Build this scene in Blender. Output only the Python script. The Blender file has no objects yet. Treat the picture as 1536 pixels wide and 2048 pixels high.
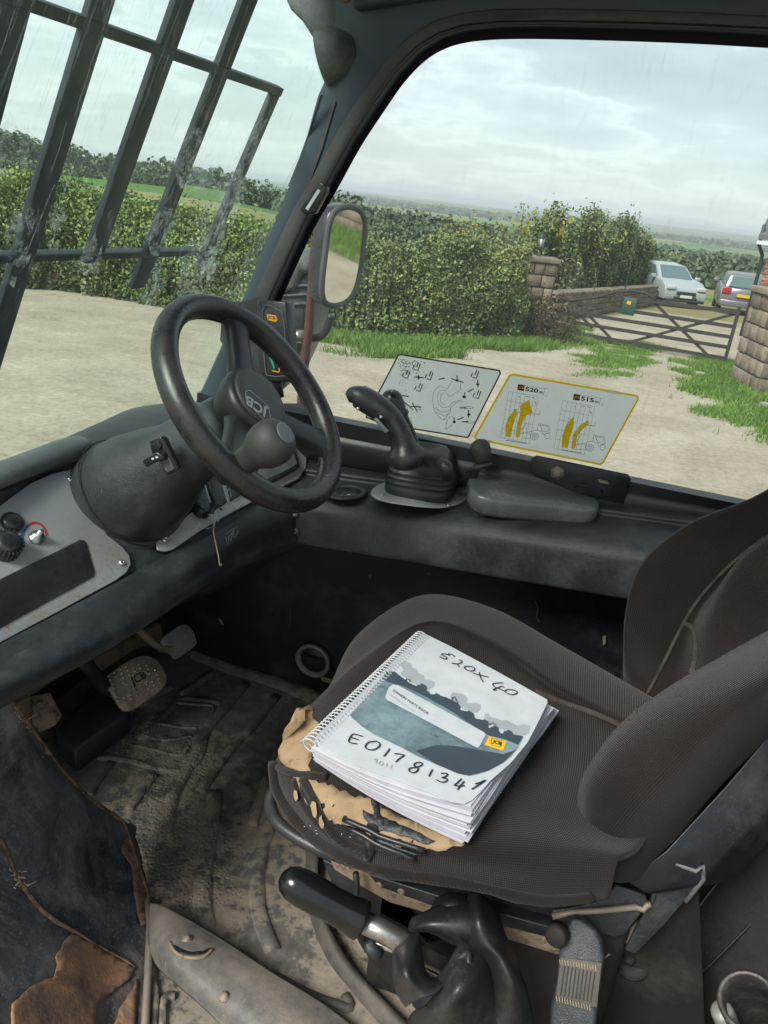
import bpy, bmesh, math, random
import numpy as np
from math import radians, sin, cos, pi, atan2, sqrt
from mathutils import Vector, Matrix, noise
from mathutils.bvhtree import BVHTree
from mathutils.geometry import delaunay_2d_cdt
random.seed(7); rng = np.random.default_rng(7)
scn = bpy.context.scene
COL = scn.collection

# ------------------------------------------------------------------ camera
F = 1538.0; CX, CY = 768.0, 1024.0
YAW, PITCH, ROLL = radians(17), radians(22.5), radians(6.6)
CAM = Vector((0, 0, 2.15))
FWD = Vector((-sin(YAW)*cos(PITCH), cos(YAW)*cos(PITCH), -sin(PITCH)))
_r0 = Vector((cos(YAW), sin(YAW), 0)); _u0 = _r0.cross(FWD)
RGT = _r0*cos(ROLL)+_u0*sin(ROLL); UPV = _u0*cos(ROLL)-_r0*sin(ROLL)
HEAD = Vector((-sin(YAW), cos(YAW), 0))
cam = bpy.data.cameras.new('camera'); cam.sensor_fit = 'VERTICAL'; cam.sensor_height = 32
cam.lens = F/2048*32; cam.clip_start = 0.02; cam.clip_end = 30000
co = bpy.data.objects.new('camera', cam); COL.objects.link(co)
M = Matrix((RGT, UPV, -FWD)).transposed().to_4x4(); M.translation = CAM
co.matrix_world = M; scn.camera = co

# ------------------------------------------------------------------ light
SUN_EL, SUN_AZ = radians(46), radians(205)       # azimuth measured clockwise from +Y
sd = Vector((sin(SUN_AZ)*cos(SUN_EL), cos(SUN_AZ)*cos(SUN_EL), sin(SUN_EL)))
sun = bpy.data.lights.new('sun', 'SUN'); sun.energy = 1.5; sun.angle = radians(22); sun.color = (1, .97, .92)
so = bpy.data.objects.new('sun', sun); COL.objects.link(so)
so.rotation_euler = (-sd).to_track_quat('-Z', 'Y').to_euler(); so.location = (0, 0, 60)
scn.view_settings.view_transform = 'Standard'; scn.view_settings.look = 'None'
scn.view_settings.exposure = 1.88; scn.view_settings.gamma = 1; scn.view_settings.use_curve_mapping = False
scn.cycles.max_bounces = 8; scn.cycles.transparent_max_bounces = 16; scn.cycles.use_denoising = True
scn.cycles.volume_bounces = 0; scn.cycles.diffuse_bounces = 4; scn.cycles.glossy_bounces = 3
scn.cycles.caustics_reflective = False; scn.cycles.caustics_refractive = False

# ------------------------------------------------------------------ node helpers
class NT:
    def __init__(s, tree):
        s.t = tree; s.n = tree.nodes; s.l = tree.links
    def new(s, typ, **kw):
        nd = s.n.new(typ)
        for k, v in kw.items():
            if k.startswith('i_'):
                key = k[2:]; key = int(key) if key.isdigit() else key.replace('_', ' ')
                s.set(nd.inputs[key], v)
            else: setattr(nd, k, v)
        return nd
    def set(s, sock, v):
        if isinstance(v, bpy.types.NodeSocket): s.l.new(v, sock)
        elif isinstance(v, (tuple, list)) and len(v) == 3 and sock.type == 'RGBA': sock.default_value = (*v, 1)
        else: sock.default_value = v
    def ramp(s, fac, stops, interp='LINEAR'):
        r = s.n.new('ShaderNodeValToRGB'); r.color_ramp.interpolation = interp; s.l.new(fac, r.inputs[0])
        e = r.color_ramp.elements
        while len(e) > 1: e.remove(e[-1])
        e[0].position = stops[0][0]; e[0].color = col4(stops[0][1])
        for p, c in stops[1:]:
            q = e.new(p); q.color = col4(c)
        return r.outputs[0]
    def math(s, op, a, b=None, clamp=False):
        m = s.n.new('ShaderNodeMath'); m.operation = op; m.use_clamp = clamp; s.set(m.inputs[0], a)
        if b is not None: s.set(m.inputs[1], b)
        return m.outputs[0]
    def mix(s, f, a, b, mode='MIX'):
        m = s.n.new('ShaderNodeMix'); m.data_type = 'RGBA'; m.blend_type = mode
        s.set(m.inputs[0], f); s.set(m.inputs[6], a); s.set(m.inputs[7], b); return m.outputs[2]
    def noise(s, vec, scale, detail=4, rough=.55, dist=0.0):
        n = s.n.new('ShaderNodeTexNoise'); n.inputs['Scale'].default_value = scale
        n.inputs['Detail'].default_value = detail; n.inputs['Roughness'].default_value = rough
        n.inputs['Distortion'].default_value = dist
        if vec is not None: s.l.new(vec, n.inputs['Vector'])
        return n.outputs[0]
    def mapping(s, vec, scale=(1, 1, 1), rot=(0, 0, 0), loc=(0, 0, 0)):
        m = s.n.new('ShaderNodeMapping'); s.l.new(vec, m.inputs[0])
        m.inputs['Scale'].default_value = scale; m.inputs['Rotation'].default_value = rot; m.inputs['Location'].default_value = loc
        return m.outputs[0]
def col4(c): return (c, c, c, 1) if isinstance(c, (int, float)) else (*c[:3], 1)
def newmat(name):
    m = bpy.data.materials.new(name); m.use_nodes = True; nt = NT(m.node_tree)
    b = m.node_tree.nodes['Principled BSDF']; return m, nt, b
def objco(nt): return nt.new('ShaderNodeTexCoord').outputs['Object']
def worldco(nt): return nt.new('ShaderNodeNewGeometry').outputs['Position']
def bump(nt, b, h, strength, dist):
    bp = nt.new('ShaderNodeBump'); bp.inputs['Strength'].default_value = strength; bp.inputs['Distance'].default_value = dist
    nt.l.new(h, bp.inputs['Height']); nt.l.new(bp.outputs[0], b.inputs['Normal'])

def worn(name, base, dust, rough=.45, scale=9, lo=.5, hi=.75, grain=0.0, grain_scale=700, amount=1.0, scratch=0.0, metal=0.0, spec=.5, rvar=.15, speck=.45):
    """a base colour with patchy dust or wear over it, fine grain and optional scratches"""
    m, nt, b = newmat(name); w = worldco(nt)
    n1 = nt.noise(w, scale, 8, .62, .3); n2 = nt.noise(w, scale*9, 5, .7)
    f = nt.math('ADD', nt.math('MULTIPLY', n1, .68), nt.math('MULTIPLY', n2, .32))
    f = nt.ramp(f, [(lo, 0), (hi, amount)])
    c = nt.mix(f, base, dust)
    if scratch > 0:
        for k, (rz, sc) in enumerate((((.5, .3, .4), (6, 260, 260)), ((1.9, .2, 1.1), (260, 9, 260)), ((.1, 1.2, 2.3), (220, 220, 7)))):
            s = nt.noise(nt.mapping(w, sc, rz), 1.0, 2, .5)
            s = nt.ramp(s, [(.70, 0), (.78, 1)])
            msk = nt.ramp(nt.noise(w, 5+k*2.3, 3), [(.45, 0), (.65, 1)])
            c = nt.mix(nt.math('MULTIPLY', nt.math('MULTIPLY', s, msk), scratch), c, tuple(min(1, x*1.6+.06) for x in dust))
    if speck > 0:
        sk = nt.ramp(nt.noise(w, 420, 2, .6), [(.66, 0), (.74, 1)]); sm = nt.ramp(nt.noise(w, 13, 4), [(.4, .2), (.62, 1)])
        c = nt.mix(nt.math('MULTIPLY', nt.math('MULTIPLY', sk, sm), speck), c, tuple(min(1, x*1.8+.05) for x in dust))
    nt.set(b.inputs['Base Color'], c)
    r = nt.math('ADD', nt.math('MULTIPLY', nt.noise(w, scale*3, 5), rvar), rough-rvar*.5)
    r = nt.math('ADD', r, nt.math('MULTIPLY', f, .25), clamp=True)
    nt.set(b.inputs['Roughness'], r)
    b.inputs['Metallic'].default_value = metal; b.inputs['Specular IOR Level'].default_value = spec
    h = nt.noise(w, grain_scale, 2)
    h2 = nt.noise(w, 14, 4)
    hh = nt.math('ADD', nt.math('MULTIPLY', h, grain), nt.math('MULTIPLY', h2, 1.0))
    bump(nt, b, hh, .7, .0014)
    return m
def flat(name, c, rough=.5, metal=0, spec=.5, var=.08):
    m, nt, b = newmat(name); w = worldco(nt)
    f = nt.ramp(nt.noise(w, 40, 5), [(.3, 1-var*2), (.7, 1+var)])
    nt.set(b.inputs['Base Color'], nt.mix(1.0, c, f, 'MULTIPLY'))
    b.inputs['Roughness'].default_value = rough; b.inputs['Metallic'].default_value = metal; b.inputs['Specular IOR Level'].default_value = spec
    return m

# ------------------------------------------------------------------ materials
MAT = {}
MAT['plastic'] = worn('black_plastic', (.021, .024, .028), (.075, .080, .085), .34, 13, .46, .76, .9, scratch=.6)
MAT['plastic_dusty'] = worn('dusty_black_plastic', (.055, .061, .064), (.18, .195, .19), .42, 12, .42, .70, .9, scratch=.6)
MAT['plastic_smooth'] = worn('smooth_black_plastic', (.020, .021, .023), (.06, .062, .065), .27, 7, .5, .8, .15)
MAT['paint'] = worn('black_painted_steel', (.008, .009, .012), (.05, .055, .06), .4, 6, .5, .8, .1, scratch=.35)
MAT['dark'] = worn('grimy_dark_steel', (.006, .0055, .005), (.028, .023, .018), .65, 9, .48, .74, .3)
MAT['pillar'] = worn('pillar_trim', (.030, .047, .064), (.05, .07, .086), .42, 5, .45, .8, .3, scratch=.15)  # bluish lift of the base is the glare veil put into the colour
MAT['pillar_seal'] = worn('rubber_seal', (.05, .052, .055), (.10, .10, .10), .6, 12, .4, .8, .3)
MAT['rim'] = worn('worn_wheel_rim', (.020, .019, .020), (.06, .056, .054), .25, 12, .45, .78, .3, scratch=.15, speck=.1)
MAT['rubber'] = worn('rubber', (.022, .022, .024), (.05, .05, .052), .38, 12, .5, .8, .3)
MAT['matt_knob'] = worn('matt_knob', (.038, .037, .036), (.06, .058, .055), .5, 12, .5, .8, .5)
MAT['grey_cap'] = flat('grey_cap', (.10, .11, .115), .5)
MAT['steel'] = worn('worn_steel', (.42, .41, .39), (.16, .12, .09), .32, 30, .5, .7, .2, metal=.9)
MAT['screw'] = flat('screw_steel', (.55, .53, .5), .3, .95)
MAT['bolt_dull'] = flat('dusty_bolt', (.26, .22, .17), .6, .3)
MAT['pedal_grey'] = worn('grey_pedal', (.22, .22, .22), (.12, .10, .08), .45, 25, .5, .75, .3, metal=.3)
MAT['beige'] = worn('beige_paint', (.26, .20, .135), (.05, .04, .03), .6, 25, .5, .62, .3)
MAT['redpaint'] = worn('maroon_painted_steel', (.07, .022, .02), (.1, .07, .06), .5, 20, .5, .7, .3)
MAT['ink'] = flat('black_ink', (.012, .012, .016), .5)
MAT['pencil'] = flat('pencil_line', (.45, .45, .46), .6)
MAT['paper'] = flat('white_paper', (.50, .50, .54), .7, var=.06)
MAT['paper_shade'] = flat('gap_shaded_paper', (.36, .36, .40), .7, var=.06)  # darker paper copy, paints the shade of gaps between sheaves
MAT['cover'] = flat('cover_white', (.46, .49, .51), .28, var=.05)
MAT['cover_grey'] = flat('cover_pale_grey_print', (.30, .33, .345), .3)
MAT['cover_teal'] = worn('cover_teal_print', (.055, .085, .105), (.20, .29, .31), .28, 14, .36, .62)
MAT['cover_dark'] = flat('cover_dark_print', (.03, .045, .06), .3)
MAT['yellow'] = flat('yellow_print', (.75, .42, .005), .45, var=.05)
MAT['amber'] = flat('amber_print', (.75, .33, .01), .4)
MAT['green'] = flat('green_print', (.01, .36, .23), .4)
MAT['teal'] = flat('dark_green_print', (.0, .10, .09), .4)
MAT['blue'] = flat('blue_print', (.02, .10, .32), .4)
MAT['red'] = flat('red_print', (.5, .03, .04), .4)
MAT['white'] = flat('white_print', (.6, .62, .62), .45)
MAT['decal'] = worn('white_sticker', (.66, .68, .66), (.5, .5, .46), .45, 30, .55, .8)
def mat_sticker():
    m = bpy.data.materials.new('translucent_sticker'); m.use_nodes = True; nt = NT(m.node_tree); nt.n.clear(); w = worldco(nt)
    cc = nt.mix(nt.ramp(nt.noise(w, 40, 6, .7), [(.5, 0), (.75, .5)]), (.90, .92, .90), (.72, .72, .66))
    df = nt.new('ShaderNodeBsdfDiffuse'); nt.l.new(cc, df.inputs[0]); tl = nt.new('ShaderNodeBsdfTranslucent'); nt.l.new(cc, tl.inputs[0])
    o = nt.new('ShaderNodeMixShader'); o.inputs[0].default_value = .85; nt.l.new(df.outputs[0], o.inputs[1]); nt.l.new(tl.outputs[0], o.inputs[2])
    out = nt.new('ShaderNodeOutputMaterial'); nt.l.new(o.outputs[0], out.inputs[0]); return m
MAT['sticker'] = mat_sticker()
def mat_sticker_y():
    m = bpy.data.materials.new('translucent_yellow'); m.use_nodes = True; nt = NT(m.node_tree); nt.n.clear()
    df = nt.new('ShaderNodeBsdfDiffuse'); df.inputs[0].default_value = (.92, .60, .015, 1); tl = nt.new('ShaderNodeBsdfTranslucent'); tl.inputs[0].default_value = (.92, .60, .015, 1)
    o = nt.new('ShaderNodeMixShader'); o.inputs[0].default_value = .75; nt.l.new(df.outputs[0], o.inputs[1]); nt.l.new(tl.outputs[0], o.inputs[2])
    out = nt.new('ShaderNodeOutputMaterial'); nt.l.new(o.outputs[0], out.inputs[0]); return m
MAT['sticker_y'] = mat_sticker_y()
MAT['pad'] = worn('armrest_skin', (.11, .118, .118), (.17, .175, .17), .22, 5, .45, .75, .2, speck=.1)  # grey base stands in for the sky sheen on the glossy pad
MAT['hood'] = worn('dusty_sheen_dash_top', (.085, .10, .10), (.17, .19, .18), .36, 8, .42, .72, .8, scratch=.5)  # lighter grey carries dust and a painted sheen on the hood
MAT['seam'] = worn('dusty_seam', (.018, .015, .013), (.062, .053, .044), .9, 30, .4, .6, .5)
MAT['guard_bar'] = worn('guard_bar_paint', (.008, .016, .024), (.03, .045, .055), .5, 8, .45, .75, .3)
MAT['dark_metal'] = worn('dull_dark_metal', (.06, .055, .05), (.16, .15, .14), .4, 25, .45, .7, .4, metal=.5)
MAT['coil'] = flat('clear_plastic_coil', (.42, .44, .45), .25)
MAT['pedal_steel'] = worn('studded_pedal', (.30, .235, .18), (.10, .065, .04), .42, 38, .46, .66, .4, metal=.45)
MAT['chrome'] = flat('chrome', (.6, .58, .55), .18, 1)
MAT['string'] = flat('string', (.55, .45, .33), .9)
MAT['lever_grip'] = flat('gloss_black_grip', (.008, .008, .009), .22)
MAT['torn_rubber'] = worn('torn_rubber', (.016, .016, .017), (.07, .07, .072), .42, 14, .5, .8, .2)

def mat_fabric():
    m, nt, b = newmat('seat_fabric')
    uv = nt.new('ShaderNodeUVMap').outputs[0]; w = worldco(nt)
    mp = nt.mapping(uv, (1, 1, 1))
    wv = nt.new('ShaderNodeTexWave', wave_type='BANDS', bands_direction='X'); nt.l.new(mp, wv.inputs[0])
    wv.inputs['Scale'].default_value = 112; wv.inputs['Distortion'].default_value = .6; wv.inputs['Detail'].default_value = 1
    wv2 = nt.new('ShaderNodeTexWave', wave_type='BANDS', bands_direction='Y'); nt.l.new(mp, wv2.inputs[0])
    wv2.inputs['Scale'].default_value = 120; wv2.inputs['Distortion'].default_value = .6
    h = nt.math('MULTIPLY', wv.outputs['Fac'], nt.math('ADD', nt.math('MULTIPLY', wv2.outputs['Fac'], .7), .3))
    n1 = nt.noise(w, 7, 6, .6); n2 = nt.noise(w, 240, 3, .7)
    base = nt.mix(nt.ramp(n1, [(.4, 0), (.72, 1)]), (.0085, .0066, .0058), (.024, .0175, .0135))
    base = nt.mix(nt.math('MULTIPLY', h, .75), nt.mix(.55, base, (.004, .004, .004)), nt.mix(.30, base, (.042, .030, .026)))
    base = nt.mix(nt.ramp(n2, [(.70, 0), (.8, .5)]), base, (.16, .14, .12))
    nt.set(b.inputs['Base Color'], base); b.inputs['Roughness'].default_value = .95
    b.inputs['Sheen Weight'].default_value = .12; b.inputs['Sheen Roughness'].default_value = .5
    b.inputs['Specular IOR Level'].default_value = .15
    bump(nt, b, h, .8, .0011)
    return m
MAT['fabric'] = mat_fabric()
def mat_foam():
    m, nt, b = newmat('seat_foam'); w = worldco(nt)
    c = nt.ramp(nt.noise(w, 18, 8, .65), [(.3, (.20, .135, .075)), (.5, (.27, .19, .105)), (.7, (.32, .24, .15))])
    c = nt.mix(nt.ramp(nt.noise(w, 60, 6), [(.6, 0), (.72, .8)]), c, (.08, .05, .03))
    nt.set(b.inputs['Base Color'], c); b.inputs['Roughness'].default_value = .95
    bump(nt, b, nt.noise(w, 400, 4), .6, .001); return m
MAT['foam'] = mat_foam()
def mat_panel():
    m, nt, b = newmat('silver_instrument_plate'); w = worldco(nt)
    c = nt.mix(nt.noise(w, 9, 3), (.34, .35, .37), (.43, .44, .45))
    # freckled rust, thicker towards the bottom edge of the plate
    sp = nt.ramp(nt.noise(w, 160, 5, .7), [(.53, 0), (.64, 1)])
    sep = nt.new('ShaderNodeSeparateXYZ'); nt.l.new(w, sep.inputs[0])
    low = nt.ramp(nt.math('SUBTRACT', 1.655, sep.outputs['Z']), [(.0, 0.08), (.12, .9)])
    big = nt.ramp(nt.noise(w, 14, 6), [(.42, 0), (.66, 1)])
    f = nt.math('MULTIPLY', nt.math('ADD', nt.math('MULTIPLY', sp, .9), nt.math('MULTIPLY', big, .45)), low, clamp=True)
    c = nt.mix(f, c, (.30, .19, .10))
    nt.set(b.inputs['Base Color'], c); b.inputs['Roughness'].default_value = .38; b.inputs['Metallic'].default_value = .25
    bump(nt, b, nt.noise(w, 300, 3), .2, .0005); return m
MAT['plate'] = mat_panel()
def mat_mat():
    m, nt, b = newmat('muddy_rubber_mat'); w = worldco(nt)
    n1 = nt.noise(w, 6.5, 10, .68, .5); n2 = nt.noise(w, 38, 8, .72)
    f = nt.math('ADD', nt.math('MULTIPLY', n1, .6), nt.math('MULTIPLY', n2, .4))
    sep = nt.new('ShaderNodeSeparateXYZ'); nt.l.new(w, sep.inputs[0])
    # mud lies where boots land: in front of the seat, not under the dash
    k = nt.math('ADD', nt.math('MULTIPLY', nt.math('ADD', sep.outputs['X'], .55), .13), nt.math('MULTIPLY', nt.math('SUBTRACT', 1.0, sep.outputs['Y']), .08))
    f2 = nt.math('ADD', f, k)
    mud = nt.ramp(f2, [(.485, 0), (.515, .6), (.62, .85)])
    c = nt.mix(nt.ramp(n2, [(.3, 0), (.7, 1)]), (.055, .052, .048), (.17, .16, .143))
    c = nt.mix(mud, c, nt.mix(n2, (.16, .135, .10), (.33, .275, .20)))
    nt.set(b.inputs['Base Color'], c)
    nt.set(b.inputs['Roughness'], nt.math('ADD', .48, nt.math('MULTIPLY', mud, .45)))
    vor = nt.new('ShaderNodeTexVoronoi'); vor.inputs['Scale'].default_value = 125; nt.l.new(w, vor.inputs[0])
    dots = nt.ramp(vor.outputs['Distance'], [(.25, 0), (.5, 1)])
    cells = nt.ramp(nt.noise(w, 3.3, 2), [(.48, 0), (.55, 1)])
    h = nt.math('ADD', nt.math('MULTIPLY', nt.math('MULTIPLY', dots, cells), .5), nt.math('MULTIPLY', f, 2.2))
    bump(nt, b, h, .9, .003); return m
MAT['mat'] = mat_mat()
def mat_sill():
    m, nt, b = newmat('scraped_door_sill'); w = worldco(nt)
    n1 = nt.noise(w, 7, 10, .68, .8); n2 = nt.noise(w, 60, 7, .75); st = nt.noise(nt.mapping(w, (60, 60, 8), (.4, .5, .2)), 1, 5, .6)
    c = nt.mix(nt.ramp(n1, [(.38, 0), (.62, 1)]), (.020, .027, .037), (.13, .135, .145))
    c = nt.mix(nt.math('MULTIPLY', nt.ramp(st, [(.52, 0), (.66, .9)]), nt.ramp(n1, [(.42, 0), (.6, 1)])), c, (.22, .21, .20))
    sep = nt.new('ShaderNodeSeparateXYZ'); nt.l.new(w, sep.inputs[0])
    edge = nt.math('ADD', nt.math('MULTIPLY', nt.math('ADD', sep.outputs['X'], .62), 2.6), nt.math('MULTIPLY', n1, .75))
    dirt = nt.ramp(edge, [(.46, 0), (.74, 1)])
    c = nt.mix(nt.math('MULTIPLY', dirt, nt.ramp(n2, [(.3, .2), (.62, 1)])), c, nt.ramp(n1, [(.4, (.06, .045, .035)), (.52, (.16, .10, .065)), (.6, (.20, .15, .11))]))
    sp = nt.ramp(nt.noise(w, 190, 4, .7), [(.60, 0), (.70, .75)]); c = nt.mix(sp, c, (.25, .22, .18))
    for k, (rz, sc) in enumerate((((.5, .3, .4), (9, 300, 300)), ((1.9, .2, 1.1), (340, 12, 340)), ((.1, 1.2, 2.3), (280, 280, 10)), ((.9, 2.2, .3), (300, 14, 300)))):
        s_ = nt.ramp(nt.noise(nt.mapping(w, sc, rz), 1.0, 2, .5), [(.64, 0), (.72, 1)]); ms = nt.ramp(nt.noise(w, 8+k*3.3, 4), [(.42, 0), (.6, 1)])
        c = nt.mix(nt.math('MULTIPLY', nt.math('MULTIPLY', s_, ms), .75), c, (.26, .25, .24))
    nt.set(b.inputs['Base Color'], c); nt.set(b.inputs['Roughness'], nt.math('ADD', .4, nt.math('MULTIPLY', dirt, .45)))
    bump(nt, b, nt.math('ADD', nt.math('MULTIPLY', n1, 2.0), n2), .7, .003); return m
MAT['sill'] = mat_sill()
def mat_rusty():
    m, nt, b = newmat('torn_tan_lining'); w = worldco(nt)
    n = nt.noise(w, 16, 9, .7, .6)
    c = nt.ramp(n, [(.3, (.07, .04, .03)), (.47, (.17, .105, .08)), (.58, (.30, .16, .08)), (.72, (.36, .24, .14))])
    nt.set(b.inputs['Base Color'], c); b.inputs['Roughness'].default_value = .85; bump(nt, b, nt.noise(w, 220, 5), .6, .002); return m
MAT['tan'] = mat_rusty()
MAT['rust'] = worn('rusty_edge', (.05, .032, .022), (.22, .14, .085), .85, 60, .4, .6, .8)
MAT['pale_cover'] = worn('dusty_pale_cover', (.085, .088, .09), (.24, .21, .165), .6, 9, .36, .60, .9, scratch=.7)
MAT['mat_grey'] = worn('grey_rubber_edge', (.045, .043, .038), (.12, .105, .08), .6, 10, .4, .65, .6)
MAT['seatside'] = MAT['plastic_dusty']

def mat_glass(name, tint, streak_axis, veil, streaks, specks, refl=.75):
    m = bpy.data.materials.new(name); m.use_nodes = True; nt = NT(m.node_tree); nt.n.clear()
    w = worldco(nt)
    tr = nt.new('ShaderNodeBsdfTransparent'); tr.inputs[0].default_value = (*tint, 1)
    gl = nt.new('ShaderNodeBsdfGlossy'); gl.inputs['Roughness'].default_value = .02
    fr = nt.new('ShaderNodeFresnel'); fr.inputs[0].default_value = 1.45
    mx = nt.new('ShaderNodeMixShader'); nt.l.new(nt.math('MULTIPLY', fr.outputs[0], refl), mx.inputs[0]); nt.l.new(tr.outputs[0], mx.inputs[1]); nt.l.new(gl.outputs[0], mx.inputs[2])
    df = nt.new('ShaderNodeBsdfDiffuse'); df.inputs[0].default_value = (.62, .68, .66, 1)
    tl = nt.new('ShaderNodeBsdfTranslucent'); tl.inputs[0].default_value = (.62, .70, .68, 1)
    dd = nt.new('ShaderNodeMixShader'); dd.inputs[0].default_value = .62; nt.l.new(df.outputs[0], dd.inputs[1]); nt.l.new(tl.outputs[0], dd.inputs[2])
    s1 = nt.noise(nt.mapping(w, streak_axis[1], streak_axis[0]), 1, 6, .65, .35)
    s1 = nt.ramp(s1, [(.56, 0), (.62, .30), (.68, 1)])
    msk = nt.ramp(nt.noise(w, 5.3, 5, .65), [(.42, .05), (.60, 1)])
    smear = nt.ramp(nt.noise(nt.mapping(w, tuple(q*.25 for q in streak_axis[1]), streak_axis[0]), 1, 6, .7, 1.0), [(.58, 0), (.85, .45)])
    sp = nt.ramp(nt.noise(w, 330, 3, .7), [(.685, 0), (.74, 1)])
    spm = nt.ramp(nt.noise(w, 5.0, 3), [(.42, .15), (.62, 1)])
    f = nt.math('ADD', nt.math('MULTIPLY', nt.math('MULTIPLY', s1, msk), streaks), nt.math('MULTIPLY', smear, streaks*.6))
    f = nt.math('ADD', f, nt.math('MULTIPLY', nt.math('MULTIPLY', sp, spm), specks))
    f = nt.math('ADD', f, veil, clamp=True)
    o = nt.new('ShaderNodeMixShader'); nt.l.new(f, o.inputs[0]); nt.l.new(mx.outputs[0], o.inputs[1]); nt.l.new(dd.outputs[0], o.inputs[2])
    out = nt.new('ShaderNodeOutputMaterial'); nt.l.new(o.outputs[0], out.inputs[0]); return m
MAT['windscreen'] = mat_glass('streaked_windscreen', (.93, .985, .955), ((0, radians(-24.7), 0), (60, 130, 5.5)), .014, .20, .20, .03)
MAT['sideglass'] = mat_glass('dusty_side_glass', (.965, .988, .983), ((0, 0, 0), (70, 70, 16)), .030, .06, .50, .25)
def mat_frit():
    m = bpy.data.materials.new('dotted_glass_edge'); m.use_nodes = True; nt = NT(m.node_tree); nt.n.clear()
    uv = nt.new('ShaderNodeUVMap').outputs[0]
    v = nt.new('ShaderNodeTexVoronoi'); v.inputs['Scale'].default_value = 1; v.inputs['Randomness'].default_value = 0
    nt.l.new(nt.mapping(uv, (300, 300, 1), (0, 0, radians(45))), v.inputs[0])
    sep = nt.new('ShaderNodeSeparateXYZ'); nt.l.new(uv, sep.inputs[0])
    th = nt.math('ADD', nt.math('MULTIPLY', sep.outputs['Y'], -28.0), .62)
    f = nt.math('LESS_THAN', v.outputs['Distance'], th)
    tr = nt.new('ShaderNodeBsdfTransparent'); df = nt.new('ShaderNodeBsdfDiffuse'); df.inputs[0].default_value = (.02, .02, .025, 1)
    o = nt.new('ShaderNodeMixShader'); nt.l.new(f, o.inputs[0]); nt.l.new(tr.outputs[0], o.inputs[1]); nt.l.new(df.outputs[0], o.inputs[2])
    out = nt.new('ShaderNodeOutputMaterial'); nt.l.new(o.outputs[0], out.inputs[0]); return m
MAT['frit'] = mat_frit()
def mat_splash(name, col, sc, lo, hi, mx):
    m = bpy.data.materials.new(name); m.use_nodes = True; nt = NT(m.node_tree); nt.n.clear(); w = worldco(nt)
    f = nt.ramp(nt.math('ADD', nt.math('MULTIPLY', nt.noise(w, sc, 8, .7, 1.2), .6), nt.math('MULTIPLY', nt.noise(w, sc*5, 5, .7), .4)), [(lo, 0), (hi, mx)])
    tr = nt.new('ShaderNodeBsdfTransparent'); df = nt.new('ShaderNodeBsdfDiffuse'); df.inputs[0].default_value = (*col, 1); tl = nt.new('ShaderNodeBsdfTranslucent'); tl.inputs[0].default_value = (*col, 1)
    d2 = nt.new('ShaderNodeMixShader'); d2.inputs[0].default_value = .6; nt.l.new(df.outputs[0], d2.inputs[1]); nt.l.new(tl.outputs[0], d2.inputs[2])
    o = nt.new('ShaderNodeMixShader'); nt.l.new(f, o.inputs[0]); nt.l.new(tr.outputs[0], o.inputs[1]); nt.l.new(d2.outputs[0], o.inputs[2])
    out = nt.new('ShaderNodeOutputMaterial'); nt.l.new(o.outputs[0], out.inputs[0]); return m
MAT['splash'] = mat_splash('dried_splash', (.75, .82, .82), 34, .46, .66, .42)
MAT['drip'] = mat_splash('dried_drip', (.75, .82, .80), 60, .36, .66, .26)
def mat_mirror():
    m, nt, b = newmat('mirror_glass'); b.inputs['Metallic'].default_value = 1; b.inputs['Roughness'].default_value = .03
    b.inputs['Base Color'].default_value = (.82, .82, .78, 1); return m
MAT['mirror'] = mat_mirror()

# outdoors
def mat_leaf(name, stops, rough=.6, spec=.3):
    m, nt, b = newmat(name)
    g = nt.new('ShaderNodeNewGeometry'); w = g.outputs['Position']
    r = nt.math('ADD', nt.math('MULTIPLY', g.outputs['Random Per Island'], .6), nt.math('MULTIPLY', nt.ramp(nt.noise(w, .9, 4), [(.3, 0), (.7, 1)]), .4))
    nt.set(b.inputs['Base Color'], nt.ramp(r, stops)); b.inputs['Roughness'].default_value = rough; b.inputs['Specular IOR Level'].default_value = spec
    return m
MAT['leaf'] = mat_leaf('hedge_leaves', [(0, (0.048, 0.074, 0.036)), (.35, (0.099, 0.139, 0.062)), (.65, (0.189, 0.233, 0.090)), (.85, (0.309, 0.317, 0.128)), (1, (0.442, 0.298, 0.154))])
MAT['leaf_bramble'] = mat_leaf('bramble_leaves', [(0, (0.061, 0.082, 0.036)), (.4, (0.140, 0.203, 0.054)), (.7, (0.210, 0.308, 0.072)), (.9, (0.280, 0.211, 0.126)), (1, (0.385, 0.244, 0.180))])
MAT['leaf_dry'] = mat_leaf('dry_brown_leaves', [(0, (.045, .035, .022)), (.5, (.10, .075, .045)), (1, (.12, .12, .05))])
MAT['leaf_far'] = mat_leaf('tree_leaves', [(0, (0.039, 0.064, 0.041)), (.5, (0.076, 0.112, 0.062)), (1, (0.151, 0.179, 0.090))])
MAT['leaf_yellow'] = mat_leaf('yellow_leaves', [(0, (.12, .14, .03)), (1, (.32, .28, .05))])
MAT['grass'] = mat_leaf('grass_blades', [(0, (0.062, 0.115, 0.020)), (.5, (0.106, 0.203, 0.031)), (.85, (0.163, 0.257, 0.055)), (1, (0.275, 0.257, 0.099))])
MAT['bark'] = flat('bark', (.07, .055, .04), .9)
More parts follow.
